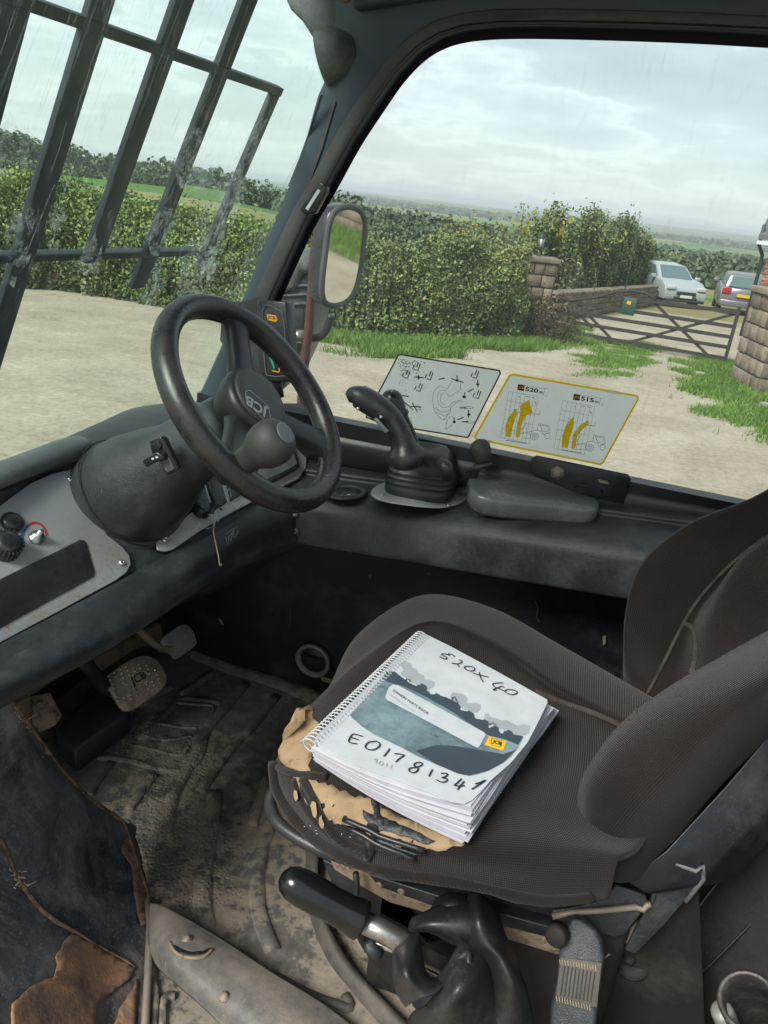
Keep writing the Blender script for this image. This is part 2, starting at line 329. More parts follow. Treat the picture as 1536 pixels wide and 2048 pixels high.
def mat_ground():
    m, nt, b = newmat('gravel_and_fields'); w = worldco(nt)
    # gravel yard
    n1 = nt.noise(w, .8, 8, .65); n2 = nt.noise(w, 14, 8, .75); n3 = nt.noise(nt.mapping(w, (1, 1, 1)), 60, 4, .8)
    n4 = nt.noise(nt.mapping(w, (.35, 3.2, 1), (0, 0, .35)), 1, 5, .6)
    g = nt.math('ADD', nt.math('ADD', nt.math('MULTIPLY', n1, .32), nt.math('MULTIPLY', n4, .08)), nt.math('ADD', nt.math('MULTIPLY', n2, .36), nt.math('MULTIPLY', n3, .24)))
    gravel = nt.ramp(g, [(.36, (.12, .105, .082)), (.45, (.26, .225, .168)), (.53, (.345, .305, .235)), (.60, (.44, .40, .325)), (.66, (.55, .51, .43))])
    # fields further off: cells of pasture, stubble and crops
    vor = nt.new('ShaderNodeTexVoronoi', feature='F1'); vor.inputs['Scale'].default_value = .0065; nt.l.new(nt.mapping(w, (1, .55, 1), (0, 0, .5)), vor.inputs[0])
    sepc = nt.new('ShaderNodeSeparateColor'); nt.l.new(vor.outputs['Color'], sepc.inputs[0])
    fields = nt.ramp(sepc.outputs[0], [(0, (.075, .15, .03)), (.3, (.10, .20, .035)), (.5, (.06, .11, .03)), (.68, (.25, .21, .10)), (.85, (.12, .19, .05))], 'CONSTANT')
    fields = nt.mix(nt.ramp(nt.noise(w, .03, 6), [(.35, 0), (.7, .5)]), fields, (.06, .10, .03))
    ln = nt.new('ShaderNodeVectorMath', operation='LENGTH'); nt.l.new(w, ln.inputs[0])
    att = nt.new('ShaderNodeAttribute'); att.attribute_name = 'yard'
    yard = nt.ramp(att.outputs['Fac'], [(.4, 0), (.6, 1)])
    c = nt.mix(yard, fields, gravel)
    nt.set(b.inputs['Base Color'], c); b.inputs['Roughness'].default_value = .95; b.inputs['Specular IOR Level'].default_value = .2
    bump(nt, b, g, .5, .03); return m
MAT['ground'] = mat_ground()
def mat_stone(name, a, bb, c_):
    m, nt, b = newmat(name); w = worldco(nt)
    oi = nt.new('ShaderNodeObjectInfo')
    n = nt.noise(w, 6, 8, .7); n2 = nt.noise(w, 45, 6, .7)
    c = nt.ramp(nt.math('ADD', nt.math('MULTIPLY', n, .6), nt.math('MULTIPLY', n2, .4)), [(.35, a), (.52, bb), (.66, c_)])
    c = nt.mix(1.0, c, nt.ramp(oi.outputs['Random'], [(0, .65), (1, 1.2)]), 'MULTIPLY')
    nt.set(b.inputs['Base Color'], c); b.inputs['Roughness'].default_value = .92; bump(nt, b, n2, .6, .01); return m
MAT['stone'] = mat_stone('sandstone', (.09, .075, .055), (.21, .17, .125), (.31, .26, .20))
MAT['mortar'] = flat('mortar', (.17, .15, .12), .95)
MAT['brick'] = mat_stone('red_brick', (.20, .07, .04), (.31, .12, .07), (.38, .18, .11))
MAT['timber'] = flat('weathered_gate_timber', (.035, .03, .028), .85)
MAT['carsilver'] = flat('silver_car_paint', (.44, .48, .49), .3, .3)
MAT['cargrey'] = flat('grey_car_paint', (.20, .19, .22), .3, .4)
MAT['carglass'] = flat('car_window', (.10, .16, .16), .08)
MAT['tyre'] = flat('tyre', (.015, .015, .015), .8)
MAT['lens'] = flat('lamp_lens', (.5, .52, .52), .15)
MAT['tail'] = flat('tail_lens', (.35, .02, .03), .2)
MAT['numyellow'] = flat('number_plate_yellow', (.6, .42, .02), .4)
MAT['greensign'] = flat('green_sign', (.02, .06, .04), .5)
MAT['lead'] = flat('dark_iron', (.02, .03, .03), .5)
MAT['slate'] = flat('grey_slate', (.10, .10, .11), .8)

# ------------------------------------------------------------------ geometry helpers
def ray(x, y): return FWD + RGT*((x-CX)/F) - UPV*((y-CY)/F)
def V(x, y, **k):
    r = ray(x, y); (a, v), = k.items()
    if a == 'd': return CAM + r*v
    i = {'X': 0, 'Y': 1, 'z': 2}[a]
    return CAM + r*((v-CAM[i])/r[i])
class Plane:
    def __init__(s, p0, n): s.p = Vector(p0); s.n = Vector(n).normalized()
    def at(s, x, y, off=0):
        r = ray(x, y); return CAM + r*((s.p-CAM).dot(s.n)/r.dot(s.n)) + s.n*off
ORG = {}
def obj(name, vs, fs, mat, parent=None, smooth=False, bevel=0, segs=2, subsurf=0, uvs=None, solid=0, label=None, mesh=None, autos=None):
    vs = [Vector(v) for v in vs]
    mn = Vector((min(v.x for v in vs), min(v.y for v in vs), min(v.z for v in vs)))
    mxx = Vector((max(v.x for v in vs), max(v.y for v in vs), max(v.z for v in vs)))
    c = Vector(((mn.x+mxx.x)/2, (mn.y+mxx.y)/2, mn.z))
    me = bpy.data.meshes.new(name); me.from_pydata([v-c for v in vs], [], fs)
    if uvs is not None:
        ul = me.uv_layers.new(name='UVMap')
        for lp in me.loops: ul.data[lp.index].uv = uvs[lp.vertex_index]
    bm = bmesh.new(); bm.from_mesh(me); bmesh.ops.recalc_face_normals(bm, faces=bm.faces)
    bm.to_mesh(me); bm.free()
    if smooth: me.polygons.foreach_set('use_smooth', [True]*len(me.polygons))
    me.materials.append(MAT[mat] if isinstance(mat, str) else mat)
    o = bpy.data.objects.new(name, me); COL.objects.link(o)
    ORG[o] = c; o.location = c
    if parent is not None:
        o.parent = parent; o.location = c-ORG[parent]
    if solid:
        s = o.modifiers.new('thickness', 'SOLIDIFY'); s.thickness = solid; s.offset = -1
    if bevel:
        s = o.modifiers.new('bevel', 'BEVEL'); s.width = bevel; s.segments = segs; s.limit_method = 'ANGLE'; s.angle_limit = radians(35)
        me.polygons.foreach_set('use_smooth', [True]*len(me.polygons))
        s.harden_normals = False
    if subsurf:
        s = o.modifiers.new('smooth', 'SUBSURF'); s.levels = subsurf; s.render_levels = subsurf
    if label: o['label'] = label
    return o
def thing(name, label, cat, loc, group=None, kind=None):
    o = bpy.data.objects.new(name, None); COL.objects.link(o); o.location = loc; ORG[o] = Vector(loc)
    o.empty_display_size = .1
    tag(o, label, cat, group, kind); return o
def tag(o, label=None, cat=None, group=None, kind=None):
    if label: o['label'] = label
    if cat: o['category'] = cat
    if group: o['group'] = group
    if kind: o['kind'] = kind
    return o
def prism_data(poly, off):
    n = len(poly); off = Vector(off)
    vs = [Vector(p) for p in poly]+[Vector(p)+off for p in poly]
    fs = [list(range(n))[::-1], list(range(n, 2*n))]+[[i, (i+1) % n, n+(i+1) % n, n+i] for i in range(n)]
    return vs, fs
def prism(name, poly, off, mat, parent=None, **k):
    vs, fs = prism_data(poly, off); return obj(name, vs, fs, mat, parent, **k)
def plate(name, pl, pts, thick, mat, parent=None, off=0, **k):
    """outline given on a real plane, extruded away from its front by its thickness"""
    return prism(name, [pl.at(x, y, off) for x, y in pts], -pl.n*thick, mat, parent, **k)
def box_data(c, hx, hy, hz, ax=None):
    c = Vector(c); a = ax or (Vector((1, 0, 0)), Vector((0, 1, 0)), Vector((0, 0, 1)))
    vs = [c+a[0]*(sx*hx)+a[1]*(sy*hy)+a[2]*(sz*hz) for sx in (-1, 1) for sy in (-1, 1) for sz in (-1, 1)]
    fs = [[0, 1, 3, 2], [4, 6, 7, 5], [0, 4, 5, 1], [2, 3, 7, 6], [0, 2, 6, 4], [1, 5, 7, 3]]
    return vs, fs
def box(name, c, hx, hy, hz, mat, parent=None, ax=None, **k):
    vs, fs = box_data(c, hx, hy, hz, ax); return obj(name, vs, fs, mat, parent, **k)
def bar(name, a, b, w, h, mat, parent=None, up=(0, 0, 1), **k):
    a = Vector(a); b = Vector(b); d = (b-a); L = d.length; d.normalize(); s = d.cross(Vector(up)).normalized(); u = s.cross(d)
    return box(name, (a+b)/2, L/2, w/2, h/2, mat, parent, (d, s, u), **k)
def crom(p, n, closed=False):
    """Catmull-Rom through points p, n samples per span"""
    P = [np.array(q, float) for q in p]; out = []; m = len(P)
    for i in range(m if closed else m-1):
        if closed: a, b, c, d = P[(i-1) % m], P[i], P[(i+1) % m], P[(i+2) % m]
        else: a, b, c, d = P[max(i-1, 0)], P[i], P[i+1], P[min(i+2, m-1)]
        for k in range(n):
            t = k/n; out.append(.5*((2*b)+(-a+c)*t+(2*a-5*b+4*c-d)*t*t+(-a+3*b-3*c+d)*t**3))
    if not closed: out.append(P[-1])
    return out
def tube_data(pts, r, segs=10, closed=False, flatn=None, ratio=1.0, cap=True):
    pts = [Vector(p) for p in pts]; n = len(pts); rs = r if isinstance(r, (list, tuple)) else [r]*n
    vs = []; fs = []; up = None
    for i, p in enumerate(pts):
        a = pts[(i-1) % n] if (closed or i > 0) else pts[i]; b = pts[(i+1) % n] if (closed or i < n-1) else pts[i]
        t = (b-a).normalized()
        if flatn is not None: u = Vector(flatn)
        elif up is None: u = Vector((0, 0, 1)) if abs(t.z) < .9 else Vector((1, 0, 0))
        else: u = up
        s = t.cross(u).normalized(); u = s.cross(t).normalized(); up = u
        for k in range(segs):
            an = 2*pi*k/segs; vs.append(p+s*(cos(an)*rs[i])+u*(sin(an)*rs[i]*ratio))
    for i in range(n if closed else n-1):
        for k in range(segs):
            j = (i+1) % n; fs.append([i*segs+k, i*segs+(k+1) % segs, j*segs+(k+1) % segs, j*segs+k])
    if not closed and cap:
        fs.append(list(range(segs))[::-1]); fs.append([(n-1)*segs+k for k in range(segs)])
    return vs, fs
def tube(name, pts, r, mat, parent=None, segs=10, closed=False, flatn=None, ratio=1.0, **k):
    vs, fs = tube_data(pts, r, segs, closed, flatn, ratio); return obj(name, vs, fs, mat, parent, smooth=True, **k)
def lathe_data(c, axis, prof, segs=28, shape=None, e1=None):
    """prof = (height along axis, radius)"""
    c = Vector(c); a = Vector(axis).normalized()
    if e1 is None: e1 = a.orthogonal().normalized()
    else: e1 = (Vector(e1)-a*Vector(e1).dot(a)).normalized()
    e2 = a.cross(e1); vs = []; fs = []
    for h, r in prof:
        for k in range(segs):
            an = 2*pi*k/segs; x, y = cos(an), sin(an)
            if shape:   # squircle
                q = (abs(x)**shape+abs(y)**shape)**(-1/shape); x *= q; y *= q
            vs.append(c+a*h+e1*(x*r)+e2*(y*r))
    n = len(prof)
    for i in range(n-1):
        for k in range(segs): fs.append([i*segs+k, i*segs+(k+1) % segs, (i+1)*segs+(k+1) % segs, (i+1)*segs+k])
    fs.append(list(range(segs))[::-1]); fs.append([(n-1)*segs+k for k in range(segs)])
    return vs, fs
def lathe(name, c, axis, prof, mat, parent=None, segs=28, shape=None, e1=None, **k):
    vs, fs = lathe_data(c, axis, prof, segs, shape, e1); return obj(name, vs, fs, mat, parent, smooth=True, **k)
def patch_data(ctrl, nu=6, nv=6):
    rows = [crom([tuple(q) for q in r], nu) for r in ctrl]
    cols = list(zip(*rows)); g = [crom(c, nv) for c in cols]   # g[col][row]
    W = len(g); H = len(g[0]); vs = []; uv = []
    A = np.array(g)                        # W,H,3
    du = np.zeros((W, H)); du[1:] = np.cumsum(np.linalg.norm(np.diff(A, axis=0), axis=2), axis=0).mean(axis=1, keepdims=True)
    dv = np.zeros((W, H)); dv[:, 1:] = np.cumsum(np.linalg.norm(np.diff(A, axis=1), axis=2), axis=1).mean(axis=0, keepdims=True)
    for i in range(W):
        for j in range(H): vs.append(Vector(A[i, j])); uv.append((du[i, j], dv[i, j]))
    fs = [[i*H+j, (i+1)*H+j, (i+1)*H+j+1, i*H+j+1] for i in range(W-1) for j in range(H-1)]
    return vs, fs, uv
def patch(name, ctrl, mat, parent=None, nu=6, nv=6, solid=0, **k):
    vs, fs, uv = patch_data(ctrl, nu, nv)
    return obj(name, vs, fs, mat, parent, smooth=True, uvs=uv, solid=solid, **k), BVHTree.FromPolygons(vs, fs)
def drape(name, bvh, poly, mat, parent, off=.002, step=14, thick=0, jit=0, fallback=None, smooth=True):
    """a thin piece lying on a curved surface; its outline is seen from the camera"""
    P = [tuple(p) for p in poly]
    if jit:
        Q = []
        for i, a in enumerate(P):
            b = P[(i+1) % len(P)]; L = math.dist(a, b); n = max(1, int(L/9))
            for k in range(n):
                t = k/n; j = jit if k else jit*.4
                Q.append((a[0]+(b[0]-a[0])*t+random.uniform(-j, j), a[1]+(b[1]-a[1])*t+random.uniform(-j, j)))
        P = Q
    xs = [p[0] for p in P]; ys = [p[1] for p in P]
    def inside(x, y):
        c = False; j = len(P)-1
        for i in range(len(P)):
            if (P[i][1] > y) != (P[j][1] > y) and x < (P[j][0]-P[i][0])*(y-P[i][1])/(P[j][1]-P[i][1]+1e-9)+P[i][0]: c = not c
            j = i
        return c
    pts = [Vector(p) for p in P]; n = len(P)
    x = min(xs)+step/2
    while x < max(xs):
        y = min(ys)+step/2
        while y < max(ys):
            if inside(x, y): pts.append(Vector((x, y)))
            y += step
        x += step
    v2, e2, f2, *_ = delaunay_2d_cdt(pts, [(i, (i+1) % n) for i in range(n)], [list(range(n))], 1, 1e-4)
    vs = []; last = None
    for p in v2:
        r = ray(p.x, p.y); hit, nor, idx, dist = bvh.ray_cast(CAM, r.normalized())
        if hit is None: hit = CAM+r*(last if last else 1.0); nor = -r.normalized()
        else: last = (hit-CAM).dot(FWD)
        if nor.dot(r) > 0: nor = -nor
        vs.append(hit+nor*off)
    fs = [list(f) for f in f2]
    return obj(name, vs, fs, mat, parent, smooth=smooth, solid=thick)
def merge(parts):
    VS = []; FS = []
    for vs, fs in parts:
        b = len(VS); VS += list(vs); FS += [[i+b for i in f] for f in fs]
    return VS, FS
def ribbon_data(P, w, nrm, closed=False):
    """flat stroke of width w lying on a plane with normal nrm"""
    P = [Vector(p) for p in P]; n = len(P); vs = []; fs = []
    for i, p in enumerate(P):
        a = P[(i-1) % n] if (closed or i > 0) else P[i]; b = P[(i+1) % n] if (closed or i < n-1) else P[i]
        t = (b-a).normalized(); s = t.cross(nrm).normalized()*(w/2); vs += [p-s, p+s]
    for i in range(n if closed else n-1):
        j = (i+1) % n; fs.append([2*i, 2*j, 2*j+1, 2*i+1])
    return vs, fs
def strokes(name, pl, lines, w, mat, parent, off=.0008, smoothn=0):
    parts = []
    for L in lines:
        pts = [tuple(p) for p in L]
        if smoothn and len(pts) > 2: pts = [tuple(q) for q in crom(pts, smoothn)]
        parts.append(ribbon_data([pl.at(x, y, off) for x, y in pts], w, pl.n))
    vs, fs = merge(parts); return obj(name, vs, fs, mat, parent)
def text_data(s, spacing=1.0, bold=0.0):
    cu = bpy.data.curves.new('t', 'FONT'); cu.body = s; cu.size = 1; cu.resolution_u = 3; cu.offset = bold; cu.space_character = spacing
    o = bpy.data.objects.new('t', cu); COL.objects.link(o)
    dg = bpy.context.evaluated_depsgraph_get(); me = bpy.data.meshes.new_from_object(o.evaluated_get(dg))
    vs = [v.co.copy() for v in me.vertices]; fs = [list(p.vertices) for p in me.polygons]
    bpy.data.objects.remove(o); bpy.data.curves.remove(cu); bpy.data.meshes.remove(me); return vs, fs
def text(name, s, o0, ux, uy, mat, parent, bold=0.0, spacing=1.0, fit=True):
    """letters fitted to a frame: o0 lower-left, ux along the baseline (whole width), uy the cap height"""
    vs, fs = text_data(s, spacing, bold); x1 = max(v.x for v in vs); x0 = min(v.x for v in vs); y1 = max(v.y for v in vs); y0 = min(v.y for v in vs)
    o0 = Vector(o0); ux = Vector(ux); uy = Vector(uy)
    W = [o0+ux*((v.x-x0)/(x1-x0))+uy*((v.y-y0)/(y1-y0)) for v in vs]
    return obj(name, W, fs, mat, parent)
def ptext(name, s, pl, a, b, c, mat, parent, off=.001, **k):
    """text on a plane: a lower-left, b lower-right, c upper-left, seen positions"""
    A = pl.at(*a, off); return text(name, s, A, pl.at(*b, off)-A, pl.at(*c, off)-A, mat, parent, **k)
def screw(c, n, r, parent, mat='screw', name='screw'):
    return lathe(name, Vector(c), n, [(-.001, r*1.0), (r*.35, r*.95), (r*.62, r*.6), (r*.62, r*.28), (r*.4, r*.25)], mat, parent, segs=12)
def circ(cx, cy, rx, ry, n=16, rot=0, a0=0, a1=2*pi, closed=True):
    m = n if closed else n+1
    return [(cx+rx*cos(a)*cos(rot)-ry*sin(a)*sin(rot), cy+rx*cos(a)*sin(rot)+ry*sin(a)*cos(rot)) for a in [a0+(a1-a0)*k/n for k in range(m)]]

# ------------------------------------------------------------------ world
def build_world():
    w = bpy.data.worlds.new('World'); scn.world = w; w.use_nodes = True; nt = NT(w.node_tree); nt.n.clear()
    sky = nt.new('ShaderNodeTexSky'); sky.sky_type = 'NISHITA'; sky.sun_disc = False
    sky.sun_elevation = SUN_EL; sky.sun_rotation = SUN_AZ; sky.air_density = 1; sky.dust_density = 2
    tc = nt.new('ShaderNodeTexCoord').outputs['Generated']
    sep = nt.new('ShaderNodeSeparateXYZ'); nt.l.new(tc, sep.inputs[0])
    zz = nt.math('ADD', nt.math('MAXIMUM', sep.outputs['Z'], 0.0), .16)
    cmb = nt.new('ShaderNodeCombineXYZ'); nt.l.new(nt.math('DIVIDE', sep.outputs['X'], zz), cmb.inputs[0]); nt.l.new(nt.math('DIVIDE', sep.outputs['Y'], zz), cmb.inputs[1])
    cmb.inputs[2].default_value = 3.3
    n1 = nt.noise(cmb.outputs[0], .8, 6, .5, .1); n2 = nt.noise(nt.mapping(cmb.outputs[0], (1, 1, 1), loc=(4, 2.2, 1)), 2.9, 6, .55)
    f = nt.math('ADD', nt.math('MULTIPLY', n1, .72), nt.math('MULTIPLY', n2, .28))
    cloud = nt.ramp(f, [(.34, (1.15, 1.34, 1.42)), (.44, (1.45, 1.67, 1.75)), (.50, (1.85, 2.08, 2.12)), (.53, (2.7, 2.95, 2.92)), (.58, (2.0, 2.24, 2.27)), (.65, (1.45, 1.67, 1.75)), (.74, (1.2, 1.4, 1.48))])
    hor = nt.ramp(sep.outputs['Z'], [(0.0, 1), (.05, .8), (.26, 0)])
    cloud = nt.mix(nt.math('MULTIPLY', hor, .8), cloud, (2.35, 2.60, 2.60))
    c = nt.mix(.90, sky.outputs[0], cloud)
    bg = nt.new('ShaderNodeBackground'); nt.l.new(c, bg.inputs[0]); bg.inputs[1].default_value = .100
    out = nt.new('ShaderNodeOutputWorld'); nt.l.new(bg.outputs[0], out.inputs[0])
build_world()

# ================================================================== OUTDOORS
SL = .030
def vs_(a, b, t): t = max(0, min(1, (t-a)/(b-a))); return t*t*(3-2*t)
def gz(x, y):
    d = x*HEAD.x+y*HEAD.y; r = sqrt(x*x+y*y)
    az = math.degrees(atan2(x*cos(YAW)+y*sin(YAW), d)) if r > 1e-6 else 0     # right of heading positive
    near = -SL*max(-40, min(d, 45))
    left = vs_(4, -18, az) if abs(az) < 90 else 1.0
    f1 = np.interp(r, [0, 45, 100, 400, 700, 1500, 4000, 9000], [0, -1.35, -1.9, -4.5, -18, -40, -42, -18])
    f2 = np.interp(r, [0, 45, 90, 500, 1500, 4000, 9000], [0, -1.5, -4.5, -21, -40, -42, -18])
    far = f1*left+f2*(1-left)
    t = vs_(35, 60, r); z = near*(1-t)+far*t
    if r > 200: z += noise.noise(Vector((x/900, y/900, 3.1)))*min(9, r/260)
    if r > 3500: z += noise.noise(Vector((x/2600, y/2600, 7.7)))*22*vs_(3500, 8000, r)
    return z
def on_ground(px, py):
    r = ray(px, py); lo, hi = 2.0, 400.0; t = lo
    while t < hi:
        p = CAM+r*t
        if p.z < gz(p.x, p.y): break
        t *= 1.01
    return Vector((p.x, p.y, gz(p.x, p.y)))
def at_dist(px, py, dist):
    """ground point below the line of sight px,py at a distance along the heading"""
    r = ray(px, py); t = dist/(r.x*HEAD.x+r.y*HEAD.y); p = CAM+r*t; return Vector((p.x, p.y, gz(p.x, p.y)))

def build_ground():
    rad = [0]+list(np.geomspace(1.2, 60, 46))+list(np.geomspace(64, 9000, 74)); NA = 180
    vs = [(0, 0, gz(0, 0))]; yard = [1.0]
    for r in rad[1:]:
        for k in range(NA):
            a = 2*pi*k/NA; x, y = r*sin(a), r*cos(a); vs.append((x, y, gz(x, y)))
            yard.append(1.0 if r < 30 else 0.0)
    fs = [[0, 1+k, 1+(k+1) % NA] for k in range(NA)]
    for i in range(len(rad)-2):
        for k in range(NA):
            a = 1+i*NA+k; b = 1+i*NA+(k+1) % NA; fs.append([a, a+NA, b+NA, b])
    o = obj('ground', vs, fs, 'ground', smooth=True); tag(o, kind='structure')
    at = o.data.attributes.new('yard', 'FLOAT', 'POINT'); at.data.foreach_set('value', yard)
build_ground()

def leaf_cloud(name, pts, size, mat, parent=None, flat_=0.0, aspect=.6):
    """pts Nx3 centres; one small bent leaf (two triangles) each"""
    n = len(pts); P = np.array(pts)
    a = rng.normal(size=(n, 3)); a[:, 2] *= (1-flat_); a /= np.linalg.norm(a, axis=1)[:, None]
    b = rng.normal(size=(n, 3)); b -= a*(a*b).sum(1)[:, None]; b /= np.linalg.norm(b, axis=1)[:, None]
    s = size*rng.uniform(.6, 1.35, size=(n, 1))
    v = np.empty((n, 4, 3)); up = np.cross(a, b)*s*.18
    v[:, 0] = P-a*s; v[:, 1] = P+b*s*aspect+up; v[:, 2] = P+a*s; v[:, 3] = P-b*s*aspect+up
    v = v.reshape(-1, 3); c = v.mean(0); c[2] = v[:, 2].min()
    me = bpy.data.meshes.new(name); me.vertices.add(4*n); me.vertices.foreach_set('co', (v-c).ravel())
    me.loops.add(4*n); me.loops.foreach_set('vertex_index', np.arange(4*n)); me.polygons.add(n)
    me.polygons.foreach_set('loop_start', np.arange(0, 4*n, 4)); me.update(calc_edges=True)
    me.materials.append(MAT[mat]); o = bpy.data.objects.new(name, me); COL.objects.link(o); c = Vector(c); ORG[o] = c; o.location = c
    if parent is not None: o.parent = parent; o.location = c-ORG[parent]
    return o
def hedge_pts(path, height, width, density, rough=.17, top=.35):
    """points through the outer shell and inside of a hedge that follows a ground path"""
    P = [np.array(q, float) for q in crom([tuple(p) for p in path], 12)]; out = []
    hs_ = height if isinstance(height, (list, tuple)) else (height, height)
    for i in range(len(P)-1):
        a, b = P[i], P[i+1]; L = np.linalg.norm((b-a)[:2]); height = float(np.interp(i/(len(P)-1), np.linspace(0, 1, len(hs_)), hs_))
        n = int(L*height*density); 
        if n < 1: continue
        t = rng.random(n); c = a+(b-a)*t[:, None]; d = (b-a)[:2]/max(L, 1e-6); nr = np.array([-d[1], d[0]])
        h = rng.random(n)**.8; side = rng.choice([-1, 1], n)*(1-rng.random(n)**2*.7)
        for k in range(n):
            q = Vector(c[k]); nz = noise.noise(q*.8)*rough+noise.noise(q*2.3+Vector((5, 0, 0)))*rough*.6
            nz2 = noise.noise(Vector((q.x*1.9, q.y*1.9, h[k]*3.0)))*.45
            H = height*(1+nz); w = width*.5*(1-.35*h[k]**3+nz2*.6)
            w *= side[k]; z = gz(c[k][0], c[k][1])+H*h[k]+abs(rng.normal()*.05)
            if rng.random() < .03: z += rng.random()*top
            out.append((c[k][0]+nr[0]*w, c[k][1]+nr[1]*w, z))
    return out
def stems(name, path, n, h, parent):
    P = crom([tuple(p) for p in path], 12); parts = []
    for k in range(n):
        p = Vector(random.choice(P)); a = p+Vector((random.uniform(-.2, .2), random.uniform(-.2, .2), 0)); a.z = gz(a.x, a.y)-.05
        b = a+Vector((random.uniform(-.35, .35), random.uniform(-.35, .35), h*random.uniform(.5, .95)))
        parts.append(tube_data([a, (a+b)/2+Vector((random.uniform(-.1, .1), 0, 0)), b], [.022, .016, .008], 5))
    vs, fs = merge(parts); o = obj(name, vs, fs, 'bark', parent); o['kind'] = 'stuff'; return o
def hedge(label, path, height, width, density, size, mat, extra=None, name='hedge'):
    b = Vector(path[0]); b.z = gz(b.x, b.y); t = thing(name, label, 'hedge', b)
    o = leaf_cloud('foliage', hedge_pts(path, height, width, density), size, mat, t); o['kind'] = 'stuff'
    stems('stems', path, 60, min(height) if isinstance(height, tuple) else height, t)
    if extra:
        for mt, dn, hh in extra:
            o = leaf_cloud('foliage', hedge_pts(path, tuple(q*hh for q in height), width*1.05, dn, .2, .45), size*1.1, mt, t); o['kind'] = 'stuff'
    return t
# --- hedge along the yard, left part with brambles
pathL = [at_dist(-330, 600, 15.6), at_dist(-60, 600, 16.2), at_dist(130, 600, 17.2), at_dist(330, 600, 16.6), at_dist(560, 640, 15.7)]
hedge('overgrown bramble hedge behind the metal guard bars on the left', pathL, (2.1, 2.1, 2.0, 1.9, 1.65), 1.6, 3400, .040, 'leaf_bramble', [('leaf', 2200, .93), ('leaf_dry', 1000, .8)])
pathM = [at_dist(560, 640, 15.5), at_dist(720, 640, 15.4), at_dist(860, 640, 16.0), at_dist(1005, 640, 17.2)]
hedge('dense green hedge between the wing mirror and the left stone gate pillar', pathM, (1.6, 1.55, 1.8, 2.05), 1.5, 8500, .034, 'leaf', [('leaf_bramble', 1100, 1.03)])
pathR = [at_dist(1085, 600, 26.0), at_dist(1150, 600, 29), at_dist(1200, 600, 33), at_dist(1262, 600, 38.0)]
hedge('tall loose hedge growing behind the low stone wall', pathR, (2.6, 2.8, 2.9, 2.2), 1.9, 1500, .048, 'leaf_far', [('leaf', 900, 1.08)])
pathB = [at_dist(1060, 640, 17.0), at_dist(1120, 640, 17.6)]
t = hedge('clump of brown dead bramble at the foot of the left gate pillar', pathB, (.95, .8), 1.1, 2200, .035, 'leaf_dry', name='bramble_clump'); t['category'] = 'bush'
def twig_things(k, px, dist, h, label):
    b = at_dist(px, 640, dist); t = thing('sapling', label, 'sapling', b)
    top = b+Vector((random.uniform(-.1, .1), 0, h)); tube('stem', [b, (b+top)/2+Vector((.05, .02, 0)), top], [.02, .013, .005], 'bark', t, segs=6)
    pts = [b+(top-b)*random.uniform(.55, 1)+Vector((random.gauss(0, .06), random.gauss(0, .06), 0)) for _ in range(130)]
    leaf_cloud('leaves', [tuple(p) for p in pts], .026, 'leaf', t)
for i, (px, d, h, lb) in enumerate([(915, 16.8, 2.35, 'thin leafy sapling sticking up from the hedge, nearest the yellow leaves'), (1018, 17.6, 2.75, 'tallest thin sapling, just left of the lantern'),
        (1032, 19, 2.75, 'wispy sapling close behind the left gate pillar'), (1175, 25, 3.1, 'wispy shoot rising from the middle of the loose hedge'), (1235, 27, 3.3, 'wispy shoot at the right end of the loose hedge')]):
    twig_things(i, px, d, h, lb)
b = at_dist(905, 640, 16.9); t = thing('yellow_bush', 'bush with yellow leaves in the hedge behind the wing mirror', 'bush', b)
o = leaf_cloud('leaves', [(b.x+random.gauss(0, .28), b.y+random.gauss(0, .25), b.z+1.95+random.gauss(0, .2)) for _ in range(420)], .035, 'leaf_yellow', t)
tube('stem', [b, b+Vector((.05, 0, 2.2))], [.03, .01], 'bark', t, segs=6)
b = at_dist(1068, 640, 27); t = thing('yellow_bush', 'yellow green bush behind the left gate pillar lantern', 'bush', b)
leaf_cloud('leaves', [(b.x+random.gauss(0, .8), b.y+random.gauss(0, .3), b.z+2.3+random.gauss(0, .25)) for _ in range(500)], .08, 'leaf_yellow', t)
tube('stem', [b, b+Vector((.05, 0, 2.4))], [.03, .01], 'bark', t, segs=6)

# --- grass verges and patches (tufts standing on the gravel)
def grass(label, poly, n, h, dens_noise=.25):
    Q = [on_ground(*p) for p in poly]; xs = [q.x for q in Q]; ys = [q.y for q in Q]
    def ins(x, y):
        c = False; j = len(Q)-1
        for i in range(len(Q)):
            if (Q[i].y > y) != (Q[j].y > y) and x < (Q[j].x-Q[i].x)*(y-Q[i].y)/(Q[j].y-Q[i].y)+Q[i].x: c = not c
            j = i
        return c
    vs = []; k = 0; tries = 0
    while k < n and tries < n*12:
        tries += 1
        x = random.uniform(min(xs)-.4, max(xs)+.4); y = random.uniform(min(ys)-.4, max(ys)+.4)
        wob = noise.noise(Vector((x*1.4, y*1.4, 0)))*.7+random.gauss(0, .16)
        if not ins(x+wob, y+wob*.7): continue
        if noise.noise(Vector((x*2.2, y*2.2, 4)))+.35 < dens_noise*random.random()*1.6: continue
        z = gz(x, y)-.01; a = random.uniform(0, 2*pi); hh = h*random.uniform(.5, 1.5); w = .012
        vs += [(x-w*cos(a), y-w*sin(a), z), (x+w*cos(a), y+w*sin(a), z), (x+random.gauss(0, hh*.45), y+random.gauss(0, hh*.45), z+hh)]; k += 1
    fs = [[3*i, 3*i+1, 3*i+2] for i in range(len(vs)//3)]
    o = obj('grass', vs, fs, 'grass'); tag(o, label, 'grass', kind='stuff')
grass('bright green grass verge at the foot of the hedge', [(690, 690), (760, 720), (850, 722), (950, 700), (1060, 705), (1160, 690), (1140, 655), (1000, 645), (850, 648), (720, 660)], 60000, .14, .0)
